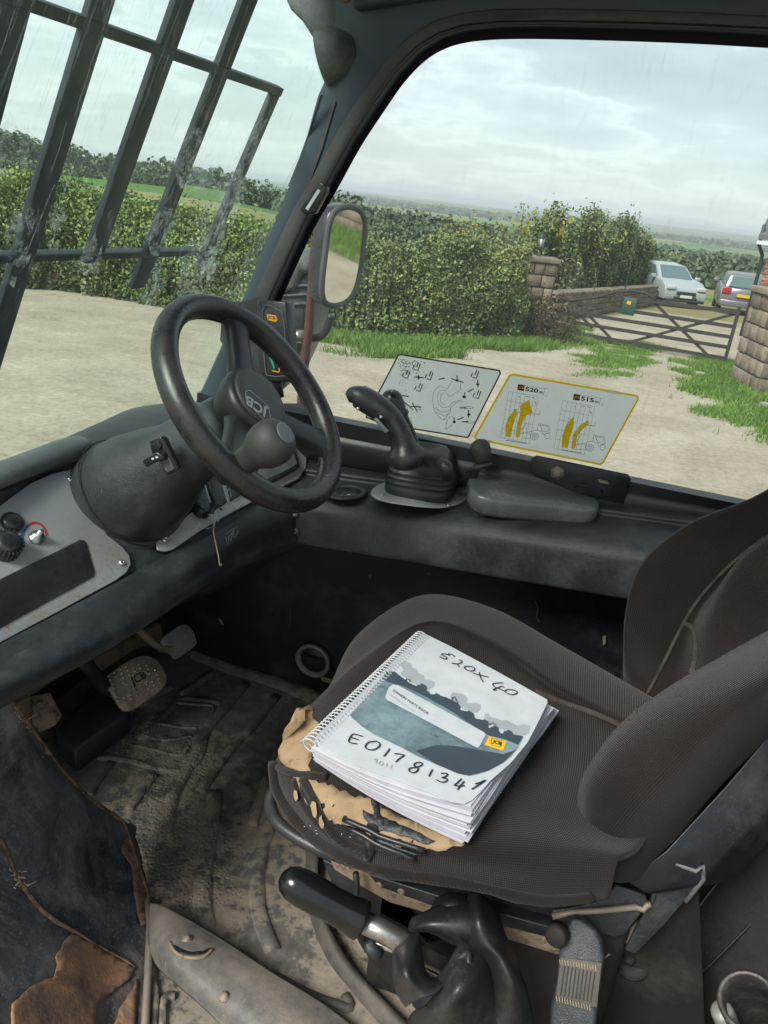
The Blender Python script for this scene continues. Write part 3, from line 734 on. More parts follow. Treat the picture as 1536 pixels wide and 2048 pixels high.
grass('grass patch growing in the middle of the drive before the gate', [(1180, 725), (1215, 760), (1260, 740), (1330, 705), (1290, 685), (1200, 680)], 15000, .055, .12)
grass('grass verge along the foot of the right gate pillar', [(1375, 725), (1400, 790), (1470, 840), (1560, 890), (1700, 950), (1640, 800), (1500, 740), (1420, 715)], 42000, .08, .05)
grass('thin grass between the yard and the bramble hedge', [(100, 565), (150, 580), (330, 600), (430, 610), (420, 580), (200, 560)], 3500, .09)
grass('grass beside the parked silver car', [(1383, 606), (1440, 612), (1442, 592), (1388, 584)], 2500, .12)

# --- far fields: tree belts and woods, single trees on the left ridge
def tree_mesh(seed):
    r = np.random.default_rng(seed); pts = []
    for c in range(16):
        cc = r.normal(size=3)*[.30, .30, .20]+[0, 0, .62]; rad = r.uniform(.13, .24)
        q = r.normal(size=(60, 3)); q /= np.linalg.norm(q, axis=1)[:, None]; pts.append(cc+q*rad*r.uniform(.6, 1, size=(60, 1)))
    return np.concatenate(pts)
protos = [tree_mesh(s) for s in range(5)]
tree_src = {}
def tree(px, dist, h, label, wide=1.0, k=0, group='trees on the left ridge'):
    b = at_dist(px, 400, dist); t = thing('tree', label, 'tree', b, group)
    if k not in tree_src:
        sv = leaf_cloud('crown', protos[k], .055, 'leaf_far')
        vs, fs = tube_data([(0, 0, -.02), (.01, 0, .3), (0, .01, .6)], [.035, .025, .012], 6)
        tr = obj('trunk', vs, fs, 'bark'); tree_src[k] = (sv, tr)
        srcs = (sv, tr)
        o1, o2 = sv, tr
    else:
        o1, o2 = tree_src[k][0].copy(), tree_src[k][1].copy(); COL.objects.link(o1); COL.objects.link(o2)
    for o in (o1, o2):
        base = ORG[tree_src[k][0 if o is o1 else 1]]
        o.parent = t; s = Vector((h*wide, h*wide, h)); o.scale = s; o.location = Vector((base.x*s.x, base.y*s.y, base.z*s.z)); ORG[o] = b
ridge = [(-40, 330, 10, 1.3), (22, 300, 13, 1.4), (60, 330, 8, 1.5), (100, 350, 9, 1.3), (140, 320, 10, 1.3), (165, 320, 9, 1.5), (195, 330, 8, 1.4), (225, 350, 8, 1.3), (268, 360, 9, 1.5), (300, 350, 10, 1.6), (330, 350, 11, 1.5), (352, 360, 9, 1.4), (385, 400, 9, 1.5), (430, 400, 10, 1.6), (455, 420, 9, 1.5), (480, 410, 9, 1.6), (520, 420, 10, 1.8), (560, 440, 8, 1.5), (285, 200, 4, 1.8), (180, 190, 4, 2.0), (205, 195, 3.5, 2.0)]
names = 'leftmost|tall|low|squat|round|broad|small|short|bushy|spreading|tallest|slim|plain|thick|dense|full|widest|last'.split('|')
for i, (px, d, h, w) in enumerate(ridge):
    if i < 18: lb = 'distant dark green tree in the row on the ridge beyond the pale field'
    else: lb = ['low round bush standing in the pale field, right one of three', 'low bush in the pale field, left one of three', 'smallest low bush in the pale field, middle of three'][i-18]
    tree(px, d, h, lb, w, i % 5)
def woods(label, spots, mat, name='distant_woods'):
    parts_v = []; parts_f = []; n0 = 0
    S = []
    for (x, y, s, hh) in spots:
        z = gz(x, y); rr = sqrt(x*x+y*y)
        m = 240 if rr < 260 else 120 if rr < 600 else 60 if rr < 1300 else 26; S += [s*(.13 if rr < 260 else .19 if rr < 600 else .27 if rr < 1300 else .42)]*m; q = rng.normal(size=(m, 3)); q /= np.linalg.norm(q, axis=1)[:, None]; q[:, 2] = np.abs(q[:, 2])
        c = np.array([x, y, z])+q*[s, s, hh]*rng.uniform(.55, 1.05, size=(m, 1))
        parts_v.append(c)
    P = np.concatenate(parts_v); S = np.array(S)
    o = leaf_cloud(name, P, 1.0, mat, aspect=.8)
    # size the clumps with distance
    me = o.data; co_ = np.empty(len(me.vertices)*3); me.vertices.foreach_get('co', co_); co_ = co_.reshape(-1, 4, 3)
    cen = co_.mean(1, keepdims=True); co_ = cen+(co_-cen)*S[:, None, None]; me.vertices.foreach_set('co', co_.ravel()); me.update()
    tag(o, label, 'woods', kind='stuff')
sp = []
def belt(a0, r0, a1, r1, n, s, h, jr=.02):
    for k in range(n):
        t = k/n+random.random()/n; a = radians(a0+(a1-a0)*t); r = (r0+(r1-r0)*t)*(1+random.gauss(0, jr))
        x = r*(sin(a)*cos(YAW)-cos(a)*sin(YAW)); y = r*(cos(a)*cos(YAW)+sin(a)*sin(YAW)); sp.append((x, y, s*random.uniform(.7, 1.4), h*random.uniform(.6, 1.3)))
belt(-7, 125, 12, 110, 60, 2.2, 3.0); belt(-12, 190, 6, 165, 70, 3, 4.5); belt(2, 150, 30, 120, 90, 2.6, 3.8)
for k in range(30):
    a0 = random.uniform(-8, 26); r = random.uniform(170, 1100); L = random.uniform(5, 16)
    belt(a0, r, a0+L, r*random.uniform(.85, 1.2), int(L*r/110)+10, 3.2+r/260, 5+r/260, .025)
for k in range(26):
    a0 = random.uniform(-14, 30); r = random.uniform(1100, 4200); L = random.uniform(3, 11)
    belt(a0, r, a0+L, r*random.uniform(.9, 1.1), int(L*5)+10, 16, 10, .03)
woods('dark tree belts and woods across the valley out to the horizon', sp, 'leaf_far')
sp = []
belt(-34, 420, -12, 460, 150, 7, 9, .05); belt(-30, 900, -5, 1000, 120, 14, 12, .06); belt(-30, 255, -17, 235, 40, 2.2, 2.6, .01)
woods('dark woodland along the ridge behind the pale field', sp, 'leaf_far')

# --- stone gate pillars, wall, gate
def stone_pillar(base, hx, hy, h, courses, label, cap=True, ax=None):
    t = thing('gate_pillar', label, 'pillar', base)
    ax = ax or (Vector((cos(YAW), sin(YAW), 0)), HEAD.copy(), Vector((0, 0, 1)))
    core = box('mortar_core', base+Vector((0, 0, h/2-.1)), hx-.02, hy-.02, h/2+.1, 'mortar', t, ax)
    ch = h/courses
    for i in range(courses):
        for face, (L, other) in enumerate(((hx, hy), (hy, hx))):
            for sgn in (-1, 1):
                x = -L
                while x < L-.05:
                    w = min(random.uniform(.22, .48), L-x)
                    if L-x-w < .12: w = L-x
                    d = ax[0] if face == 0 else ax[1]; nrm = (ax[1] if face == 0 else ax[0])*sgn
                    c = base+d*(x+w/2)+nrm*(other-.03+random.uniform(0, .02))+Vector((0, 0, ch*(i+.5)))
                    box('stone', c, w/2-.012, .045, ch/2-.012, 'stone', t, (d, nrm, ax[2]), bevel=.012, segs=1); x += w
    if cap:
        box('cap_stone', base+Vector((0, 0, h+.05)), hx+.07, hy+.07, .055, 'stone', t, ax, bevel=.02)
    return t
pb = at_dist(1052, 660, 18.6)
ptop = 1.62
stone_pillar(pb, .38, .38, ptop, 6, 'square stone gate pillar with a lantern, left of the gate')
# lantern on the pillar
lb_ = pb+Vector((0, 0, ptop+.105)); t = thing('lantern', 'black iron lantern standing on the left stone pillar', 'lantern', lb_)
lathe('post', lb_, (0, 0, 1), [(0, .06), (.02, .05), (.04, .022), (.17, .02), (.2, .05)], 'lead', t, segs=10)
lathe('glass', lb_+Vector((0, 0, .2)), (0, 0, 1), [(0, .055), (.2, .085)], 'lens', t, segs=6)
lathe('roof', lb_+Vector((0, 0, .4)), (0, 0, 1), [(0, .11), (.02, .10), (.09, .03), (.14, .008)], 'lead', t, segs=6)
for k in range(6):
    a = 2*pi*k/6; bar('frame_bar', lb_+Vector((cos(a)*.058, sin(a)*.058, .2)), lb_+Vector((cos(a)*.088, sin(a)*.088, .4)), .01, .01, 'lead', t)
# wall behind
wa, wb = at_dist(1096, 600, 21.5), at_dist(1300, 600, 33)
def stone_wall(a, b, h, th, ch, label, cat='wall', name='stone_wall'):
    t = thing(name, label, cat, a); L = (b-a).length; d = (b-a).normalized(); d.z = 0; d.normalize(); n = Vector((-d.y, d.x, 0))
    k = 0; nseg = max(1, int(L/1.2))
    c = []
    for i in range(nseg):
        p0 = a+(b-a)*(i/nseg); p1 = a+(b-a)*((i+1)/nseg); c.append(box_data((p0+p1)/2+Vector((0, 0, h/2-.15)), (p1-p0).length/2, th/2-.03, h/2+.15, (d, n, Vector((0, 0, 1)))))
    vs, fs = merge(c); obj('mortar_core', vs, fs, 'mortar', t)
    rows = int(h/ch)
    for i in range(rows+1):
        x = 0
        while x < L:
            w = min(random.uniform(.25, .6), L-x+.05); p = a+(b-a)*((x+w/2)/L)
            z = ch*(i+.5) if i < rows else h+.03
            box('stone' if i < rows else 'coping_stone', p+Vector((0, 0, z))-(n*(0 if i == rows else th/2-.03) if True else 0), w/2-.012, (th/2+.05) if i == rows else .05, (ch/2-.012) if i < rows else .04, 'stone', t, (d, n, Vector((0, 0, 1))), bevel=.012, segs=1); x += w
    return t
stone_wall(wa, wb, .72, .35, .18, 'low stone wall running back from the left gate pillar')
# right pillar / wall corner in front of the house
pr_ = at_dist(1545, 800, 14.2)
stone_pillar(pr_, .62, .60, 1.62, 6, 'large dark stone pillar at the right end of the gate', cap=True)
# gate
gA, gB = at_dist(1078, 660, 18.9), at_dist(1452, 713, 17.0)
gt = thing('farm_gate', 'dark five bar wooden farm gate with diagonal braces', 'gate', (gA+gB)/2)
def gp(u, h): p = gA+(gB-gA)*u; return p+Vector((0, 0, h))
for i, h in enumerate((.12, .36, .58, .80)): bar('rail', gp(0, h), gp(1, h), .03, .075, 'timber', gt)
bar('top_rail', gp(.38, 1.06), gp(1, 1.10), .04, .08, 'timber', gt)
tube('curved_top_rail', [gp(.0, .72), gp(.12, .80), gp(.28, .98), gp(.38, 1.16), gp(.46, 1.24), gp(.54, 1.22), gp(.60, 1.10)], .032, 'timber', gt, segs=6)
for u, h in ((0.0, .85), (1.0, 1.22)): bar('stile', gp(u, .04), gp(u, h), .07, .07, 'timber', gt, up=(1, 0, 0))
for a, b in (((.18, .82), (.42, .10)), ((.58, 1.08), (.93, .08)), ((1.0, 1.08), (.50, .10)), ((.30, .30), (.12, .80))): bar('brace', gp(*a)+HEAD*.03, gp(*b)+HEAD*.03, .03, .06, 'timber', gt)
sg = thing('gate_sign', 'small green sign with a yellow mark hung on the gate', 'sign', gp(.46, .72)-HEAD*.06)
gd = (gB-gA).normalized()
box('board', gp(.46, .90)-HEAD*.06, .15, .012, .19, 'greensign', sg, (gd, HEAD, Vector((0, 0, 1))), bevel=.02)
box('yellow_mark', gp(.455, .98)-HEAD*.076, .045, .004, .035, 'amber', sg, (gd, HEAD, Vector((0, 0, 1))))

# --- cars
def car(base, heading, paint, label, suv_front=True):
    t = thing('parked_car', label, 'car', base); f = heading.normalized(); s = Vector((f.y, -f.x, 0)); u = Vector((0, 0, 1))
    ax = (f, s, u)
    def W(x, y, z): return base+f*x+s*y+u*z
    L2, W2 = 2.2, .90
    prof = [(-2.2, .42), (-2.25, .75), (-2.15, 1.02), (-1.95, 1.08), (1.0, 1.10), (1.75, 1.02), (2.15, .86), (2.25, .60), (2.2, .38)]
    rings = []
    for (yy, sc) in ((-W2, .0), (-W2*.97, .06), (0, .07), (W2*.97, .06), (W2, .0)): rings.append([W(x*(1-.02*(abs(yy) > .8)), yy, z+(sc if z > .9 else 0)) for x, z in prof])
    vs = [v for r in rings for v in r]; m = len(prof); fs = [[i*m+j, (i+1)*m+j, (i+1)*m+(j+1) % m, i*m+(j+1) % m] for i in range(4) for j in range(m)]
    fs += [list(range(m)), list(range(4*m, 5*m))]
    obj('body', vs, fs, paint, t, bevel=.07, segs=3)
    cab = [(-2.0, 1.08), (-1.75, 1.62), (-.6, 1.70), (.35, 1.64), (1.15, 1.10)]
    vs, fs = [], []
    for yy, k in ((-.80, 1), (-.62, 0), (.62, 0), (.80, 1)):
        for (x, z) in cab: vs.append(W(x, yy if z < 1.3 else yy*.86, z - (.03 if k and z > 1.3 else 0)))
    m = 5; fs = [[i*m+j, (i+1)*m+j, (i+1)*m+(j+1) % m, i*m+(j+1) % m] for i in range(3) for j in range(m)]+[list(range(m)), list(range(3*m, 4*m))]
    obj('cabin', vs, fs, paint, t, bevel=.06, segs=3)
    def pane(nm, pts, off): prism(nm, [W(*p) for p in pts], off, 'carglass', t)
    pane('windscreen', [(1.12, -.66, 1.14), (1.12, .66, 1.14), (.42, .56, 1.60), (.42, -.56, 1.60)], f*.04+u*.02)
    pane('rear_window', [(-2.0, -.62, 1.14), (-2.0, .62, 1.14), (-1.80, .54, 1.54), (-1.80, -.54, 1.54)], -f*.035+u*.01)
    for sg_ in (-1, 1):
        pane('side_window', [(.95, sg_*.80, 1.14), (.32, sg_*.70, 1.58), (-.55, sg_*.70, 1.62), (-.55, sg_*.81, 1.14)], s*sg_*.025)
        pane('side_window', [(-.65, sg_*.81, 1.14), (-.65, sg_*.70, 1.62), (-1.5, sg_*.70, 1.57), (-1.75, sg_*.79, 1.14)], s*sg_*.025)
        box('wing_mirror', W(.95, sg_*1.0, 1.17), .07, .11, .08, paint, t, ax, bevel=.03)
        box('headlight', W(2.14, sg_*.66, .86), .09, .19, .08, 'lens', t, ax, bevel=.03)
        box('tail_light', W(-2.16, sg_*.68, .98), .08, .17, .13, 'tail', t, ax, bevel=.03)
        for xx in (-1.35, 1.38):
            lathe('wheel', W(xx, sg_*.80, .34), s*sg_, [(-.1, .33), (.08, .34), (.11, .31), (.10, .2), (.07, .19), (.08, .05)], 'tyre', t, segs=20)
            lathe('hub_cap', W(xx, sg_*.885, .34), s*sg_, [(0, .19), (.02, .17), (.03, .04)], 'chrome', t, segs=14)
    box('grille', W(2.245, 0, .66), .03, .42, .07, 'lead', t, ax, bevel=.02)
    box('lower_grille', W(2.23, 0, .46), .03, .5, .06, 'lead', t, ax, bevel=.02)
    box('front_bumper', W(2.22, 0, .36), .08, .84, .05, 'lead', t, ax, bevel=.03); box('rear_bumper', W(-2.22, 0, .50), .09, .86, .13, 'lead' if suv_front else 'cargrey', t, ax, bevel=.04)
    box('number_plate', W(2.28, 0, .54), .01, .26, .055, 'white', t, ax); box('number_plate', W(-2.28, 0, .84), .03, .26, .06, 'numyellow', t, ax)
car(at_dist(1322, 590, 35.5), -HEAD+Vector((.16, 0, 0)), 'carsilver', 'silver off-road car parked facing the gate')
car(at_dist(1474, 605, 35.0), HEAD+Vector((.30, 0, 0)), 'cargrey', 'grey car seen from behind, parked beside the brick house', False)
# small trees beyond the cars
tree(1540, 52, 3.4, 'dark round tree behind the grey car', 1.0, 1, None); tree(1420, 60, 2.6, 'pale bush between the two parked cars', 1.3, 2, None)
tree(1290, 50, 3.2, 'green tree behind the silver car on its left', 1.3, 3, None)

# --- brick house at the right edge
hb = at_dist(1500, 640, 24.0)
hs = thing('brick_house', 'red brick house corner with a slate roof at the right edge', 'house', hb)
_b = YAW-radians(29); hr = Vector((cos(_b), sin(_b), 0)); HD = Vector((-sin(_b), cos(_b), 0))
def HW(x, y, z): return hb+hr*x+HD*y+Vector((0, 0, z))
box('wall', HW(3.0, 3.0, 1.05), 3.0, 3.0, 1.75, 'mortar', hs, (hr, HD, Vector((0, 0, 1))))
bk = None; nb = 0
for row in range(36):
    for c in range(9):
        x = c*.23+(0.115 if row % 2 else 0)-.02
        if nb >= 290: break
        pos = HW(x+.1, -.008, -.55+row*.085+.04); nb += 1
        if bk is None:
            bk = box('brick', pos, .106, .02, .0365, 'brick', hs, (hr, HD, Vector((0, 0, 1))))
        else:
            o = bk.copy(); COL.objects.link(o); o.location = bk.location+(pos-HW(-.02+.1, -.008, -.55+.04))
prism('roof', [HW(-.35, -.4, 2.75), HW(6.3, -.4, 2.75), HW(6.3, 3, 4.6), HW(-.35, 3, 4.6)], Vector((0, 0, .12)), 'slate', hs)
tube('drainpipe', [HW(-.12, -.10, -.6), HW(-.12, -.10, 2.1), HW(-.16, -.10, 2.35), HW(-.3, -.2, 2.6), HW(-.3, -.25, 3.15)], .05, 'lead', hs, segs=8)
prism('gutter', [HW(-.35, -.45, 2.62), HW(6.3, -.45, 2.62), HW(6.3, -.33, 2.62), HW(-.35, -.33, 2.62)], Vector((0, 0, .1)), 'white', hs)
# retaining wall behind the machine: the wing mirror shows it
stone_wall(Vector((8.0, 11.5, gz(8, 11.5))), Vector((24, 8.0, gz(24, 8))), 2.3, .5, .24, 'stone yard wall that shows in the wing mirror')


# --- air between here and the horizon
def haze():
    m = bpy.data.materials.new('haze'); m.use_nodes = True; nt = NT(m.node_tree); nt.n.clear()
    pv = nt.new('ShaderNodeVolumePrincipled'); pv.inputs['Color'].default_value = (.93, .97, 1, 1); pv.inputs['Density'].default_value = .00020
    pv.inputs['Anisotropy'].default_value = .2
    out = nt.new('ShaderNodeOutputMaterial'); nt.l.new(pv.outputs[0], out.inputs[1]); m.cycles.homogeneous_volume = True
    vs, fs = box_data((0, 0, -25), 9400, 9400, 45); o = obj('haze', vs, fs, m); tag(o, 'pale air over the valley', 'haze', kind='stuff')
haze()

vs = []
for _ in range(14000):
    t = random.random(); x = 7.5+16*t; y = 11.0-3.5*t-random.random()**1.3*2.6; z = gz(x, y); an = random.uniform(0, 6.3); hh = random.uniform(.08, .22)
    vs += [(x-.016*cos(an), y-.016*sin(an), z), (x+.016*cos(an), y+.016*sin(an), z), (x+random.gauss(0, .06), y+random.gauss(0, .06), z+hh)]
o = obj('grass', vs, [[3*i, 3*i+1, 3*i+2] for i in range(len(vs)//3)], 'grass'); tag(o, 'grass verge below the stone yard wall seen in the wing mirror', 'grass', kind='stuff')
# ================================================================== CAB
cab = thing('telehandler_cab', 'black telehandler cab interior around the steering wheel and seat', 'vehicle', (-.3, 1.0, 0))
Z1 = Vector((0, 0, 1))
# --- shell: floor, walls, roof, chassis under the floor
box('floor_pan', (-.45, .99, .955), .75, .50, .035, 'dark', cab)
box('chassis', (-.35, 1.1, .55), 1.1, .42, .33, 'dark', cab)
def strip(name, x0, x1, prof, mat, parent=cab, zf=lambda x: 0.0, n=12, thick=.006, dent=None, **k):
    """a long moulding whose (y,z) profile runs along x"""
    rows = [[(x0+(x1-x0)*i/n, y+(dent(x0+(x1-x0)*i/n, y, z) if dent else 0), z+zf(x0+(x1-x0)*i/n)) for i in range(n+1)] for y, z in prof]
    o, b = patch(name, rows, mat, parent, nu=2, nv=4, solid=thick, **k); return o, b
rise = lambda x: .062*(x+.60)/.7
side_wall, wall_bvh = strip('side_wall', -1.10, .55, [(1.475, .99), (1.468, 1.02), (1.462, 1.25), (1.455, 1.50), (1.452, 1.56)], 'paint')
box('outer_side_panel', (-.17, 1.505, 1.30), .73, .02, .36, 'paint', cab)
# side console: lip, fascia, rounded shoulder and shelf
def dent(x, y, z):
    if z > 1.575: return 0
    return .05*math.exp(-((x+.36)/.075)**2)*math.exp(-((z-1.575)/.05)**2)
console, console_bvh = strip('side_console', -.66, .56, [(1.45, 1.470), (1.33, 1.466), (1.302, 1.470), (1.297, 1.485), (1.298, 1.535), (1.304, 1.556), (1.325, 1.572), (1.36, 1.578), (1.408, 1.582), (1.413, 1.594), (1.45, 1.600)], 'plastic', zf=rise, n=40, dent=dent)
box('window_sill', (-.155, 1.462, 1.648), .745, .018, .052, 'paint', cab)
strip('sill_moulding', -.66, .50, [(1.45, 1.60), (1.437, 1.615), (1.437, 1.655), (1.452, 1.675)], 'paint', zf=lambda x: .02*(x+.6))
# roof, header, rear panel
box('roof_lining', (.06, .98, 2.60), .80, .54, .03, 'plastic', cab)
box('rear_wall', (.60, .98, 1.42), .02, .52, .48, 'dark', cab)
box('rear_post', (.60, 1.46, 2.2), .03, .05, .42, 'pillar', cab); box('rear_post', (.60, .44, 2.2), .03, .04, .42, 'pillar', cab)
# --- pillar and header cut from one pressing in the side plane
SP = Plane((0, 1.445, 0), (0, -1, 0))
pillar_out = [(330, 930), (410, 760), (480, 605), (530, 485), (577, 370), (612, 270), (634, 190), (652, 150), (662, 110), (668, 50), (668, -40), (660, -160), (1800, -100), (1800, 75)]
win_edge = [(1640, 66), (1536, 62), (1400, 55), (1250, 50), (1100, 47), (1000, 48), (930, 55), (880, 70), (835, 98), (790, 145), (745, 210), (700, 280), (652, 368), (610, 440), (566, 535), (520, 640), (470, 745), (420, 850), (385, 930)]
plate('window_frame', SP, pillar_out+win_edge, .05, 'pillar', cab, bevel=.006)
def offpoly(P, d):
    out = []
    for i, p in enumerate(P):
        a = P[max(i-1, 0)]; b = P[min(i+1, len(P)-1)]; t = Vector((b[0]-a[0], b[1]-a[1])).normalized(); out.append((p[0]-t.y*d, p[1]+t.x*d))
    return out
seal_in = offpoly(win_edge, 30)
plate('window_seal', SP, win_edge[:-3]+seal_in[:-3][::-1], .012, 'pillar_seal', cab, off=.004, bevel=.003)
tube('seal_lip', [SP.at(x, y, .004) for x, y in win_edge], .004, 'rubber', cab, segs=6)
plate('pillar_groove_trim', SP, [(520, 600), (560, 500), (600, 400), (640, 290), (668, 200), (673, 203), (646, 296), (606, 406), (566, 508), (527, 604)], .003, 'pillar_seal', cab, off=.003)
# header shadow step above
plate('header_trim', Plane((0, 1.42, 0), (0, -1, 0)), [(700, -120), (700, 18), (820, 0), (960, -22), (1800, -12), (1800, -160)], .05, 'pillar', cab, bevel=.01)
# orange wire end above the pillar
lathe('interior_lamp', SP.at(706, -2, .03), (0, -1, .2), [(0, .014), (.012, .013), (.016, .006)], 'tan', cab, segs=12)
# window catch on the pillar
WC = Plane((0, 1.42, 0), (0, -1, 0))
plate('window_catch', WC, [(598, 418), (640, 362), (652, 372), (652, 384), (628, 428), (606, 428)], .018, 'plastic_smooth', cab, bevel=.003)
plate('catch_insert', WC, [(612, 417), (637, 378), (642, 382), (617, 421)], .004, 'white', cab, off=.003)
# --- side glass with dotted edge
GY = 1.478
GP = Plane((0, GY, 0), (0, -1, 0))
prism('side_window_pane', [(-1.02, GY+.004, 1.60), (.60, GY+.004, 1.60), (.60, GY+.004, 2.55), (-.52, GY+.004, 2.55)], (0, .004, 0), 'sideglass', cab)
def frit(name, pts, w, pl, mat='frit', off=.001):
    P = [pl.at(x, y, off) for x, y in pts]; vs = []; uv = []; L = 0; n = len(P)
    for i, p in enumerate(P):
        a = P[max(i-1, 0)]; b = P[min(i+1, n-1)]; t = (b-a).normalized(); s = t.cross(pl.n).normalized()
        if i: L += (P[i]-P[i-1]).length
        vs += [p, p+s*w]; uv += [(L, 0), (L, w)]
    fs = [[2*i, 2*i+2, 2*i+3, 2*i+1] for i in range(n-1)]
    return obj(name, vs, fs, mat, cab, uvs=uv)
dense = [tuple(q) for q in crom([win_edge[k] for k in range(0, len(win_edge)-2)], 4)]
frit('dotted_glass_edge', [(x+3, y+1) for x, y in dense], -.022, GP)
frit('dotted_glass_edge', [(640, 838), (800, 868), (950, 897), (1100, 927), (1250, 955), (1480, 998), (1600, 1020)], .018, GP)
# --- windscreen
WN = Vector((1, 0, -.46)).normalized(); W0 = Vector((-.832, 1.5, 1.883))
WP = Plane(W0, WN)
def wsp(y, z, off=0): return Vector((-.832+.46*(z-1.883), y, z))+WN*off
prism('windscreen_pane', [wsp(.38, 1.52), wsp(1.57, 1.52), wsp(1.57, 2.56), wsp(.38, 2.56)], -WN*.005, 'windscreen', cab)
frit('dotted_glass_edge', [(575, 372), (615, 272), (640, 190)], .012, WP)
prism('front_header', [wsp(.3, 2.55), wsp(1.5, 2.55), wsp(1.5, 2.68), wsp(.3, 2.68)], WN*.05, 'pillar', cab)
# near front post of the door opening (outside the picture, carries the roof)
tube('door_post', [(-1.0, .36, 1.50), (-.72, .36, 2.15), (-.54, .36, 2.58)], .03, 'pillar', cab, segs=8)

# --- dashboard: one moulding whose section changes from door to side wall
def I(y, *kv): return float(np.interp(y, kv[0::2], kv[1::2]))
SD = Vector((-.781, 0, .624)); PN = Vector((.619, -.133, .774)).normalized()
def pbot(y): return Vector((-.716+.157*(y-.676), y, 1.546+.046*(y-.676)))
def dsec(y):
    lx = I(y, .5, -.62, 1.08, -.618, 1.22, -.595, 1.31, -.565, 1.4, -.55); lz = I(y, .5, 1.566, .58, 1.553, .66, 1.536, .81, 1.513, 1.08, 1.499, 1.3, 1.478)
    hx = I(y, 1.2, 0, 1.36, .05, 1.455, .17); hz = I(y, .9, 0, 1.1, .012, 1.25, .02, 1.40, 0, 1.455, -.02)
    p = pbot(y); q = p+SD*.20; L = Vector((lx, y, lz)); m = L.lerp(p, .5)
    w = -.832+.46*(1.66-1.883)
    return [L+Vector((-.16, 0, -.15)), L+Vector((-.05, 0, -.045)), L+Vector((-.012, 0, -.020)), L, L+Vector((-.005, 0, .017)), m+Vector((.012, 0, .014)), L.lerp(p, .9)+Vector((0, 0, .006)), p-PN*.006, p+SD*.10-PN*.006,
            q-PN*.008, q+PN*.014+SD*.004, Vector((-.862+hx, y, 1.706+hz)), Vector((-.90+hx*.9, y, 1.695+hz)), Vector((w-.008+hx*.4, y, 1.655+hz*.5)), Vector((w-.03+hx*.3, y, 1.56))]
drows = [[] for _ in range(15)]
for y in (.34, .44, .54, .64, .76, .88, 1.0, 1.10, 1.20, 1.28, 1.35, 1.41, 1.452):
    for r_, p in zip(drows, dsec(y)): r_.append(p)
dash, dash_bvh = patch('dashboard', drows, 'plastic', cab, nu=3, nv=3, solid=.006)
dpl = Plane((-.716, .676, 1.546), PN)

# hood cap: the rolled grey edge above the left half of the plate
hood = [[Vector((-.838, y, 1.690)), Vector((-.826, y, 1.701)), Vector((-.832, y, 1.716)), Vector((-.856, y, 1.722)), Vector((-.892, y, 1.706))] for y in (.36, .5, .65, .8, .92, 1.0, 1.035)]
hood[-1] = [v.lerp(Vector((-.865, 1.045, 1.695)), .75) for v in hood[-1]]
patch('hood_edge', [list(r) for r in zip(*hood)], 'hood', cab, nu=3, nv=4, solid=.006)
# instrument plates
pl_left = [(-60, 1050), (0, 1012), (60, 968), (105, 948), (140, 940), (160, 944), (168, 960), (172, 1000), (188, 1035), (215, 1072), (245, 1096), (258, 1112), (261, 1130), (252, 1146), (230, 1162), (120, 1222), (0, 1286), (-60, 1318)]
ip = plate('instrument_plate', dpl, pl_left, .004, 'plate', cab, off=.002, bevel=.0012)
pl_right = [(312, 1086), (330, 1068), (400, 1012), (470, 950), (530, 900), (580, 872), (600, 884), (613, 910), (611, 936), (596, 958), (560, 976), (470, 1022), (400, 1062), (345, 1100), (328, 1104), (314, 1100)]
ip2 = plate('instrument_plate', dpl, pl_right, .004, 'plate', cab, off=.002, bevel=.0012)
def dscrew(x, y, r, par): screw(dpl.at(x, y, .002), dpl.n, r, par)
for x, y in ((140, 960), (243, 1127)): dscrew(x, y, .0062, ip)
dscrew(329, 1081, .0062, ip2)
plate('radio_blank', dpl, [(-40, 1180), (0, 1160), (158, 1082), (166, 1082), (171, 1088), (188, 1146), (186, 1155), (0, 1258), (-40, 1280)], .003, 'plastic_smooth', ip, off=.0042, bevel=.001)
lathe('blanking_button', dpl.at(23, 1047, .002), dpl.n, [(0, .0165), (.004, .0165), (.008, .012), (.010, .005)], 'plastic_smooth', ip, segs=24)
# heater dial: red and blue arc round a bare spindle, ribbed knob beside it
def arc(name, cx, cy, rx, ry, a0, a1, mat, w):
    strokes(name, dpl, [circ(cx, cy, rx, ry, 20, 0, radians(a0), radians(a1), False)], w, mat, ip, off=.0028)
arc('heater_scale_red', 69, 1078, 24, 31, -125, -10, 'red', .0034); arc('heater_scale_blue', 69, 1078, 26, 29, 150, 238, 'blue', .0034)
lathe('heater_spindle', dpl.at(72, 1078, .002), dpl.n, [(0, .0125), (.003, .0125), (.004, .009), (.010, .0085), (.010, .004), (.022, .004), (.022, .0015)], 'steel', ip, segs=6)
kb = lathe('fan_knob', dpl.at(8, 1100, .002), dpl.n, [(0, .021), (.006, .0205), (.022, .0175), (.024, .0165), (.026, .010)], 'plastic_smooth', ip, segs=24)
kc = dpl.at(8, 1100, .002); e1 = dpl.n.orthogonal().normalized(); e2 = dpl.n.cross(e1); prt = []
for k in range(22):
    a = 2*pi*k/22; d = e1*cos(a)+e2*sin(a); prt.append(box_data(kc+d*.0192+dpl.n*.012, .0022, .0012, .010, (d, dpl.n.cross(d), dpl.n)))
vs, fs = merge(prt); obj('knob_ribs', vs, fs, 'plastic', kb)
def dtext(s, x, y, w, h, mat, par, ang=-.47, lean=.12):
    """small lettering along the dash, left end at x,y"""
    ptext('lettering', s, dpl, (x, y), (x+w*cos(ang), y+w*sin(ang)), (x-h*lean, y-h), mat, par, off=.0029, bold=.02)
dtext('2', 1, 1082, 8, 9, 'ink', ip); dtext('3', 16, 1082, 8, 9, 'ink', ip, .2)
dtext('8', 92, 1096, 6, 10, 'cover_grey', ip)
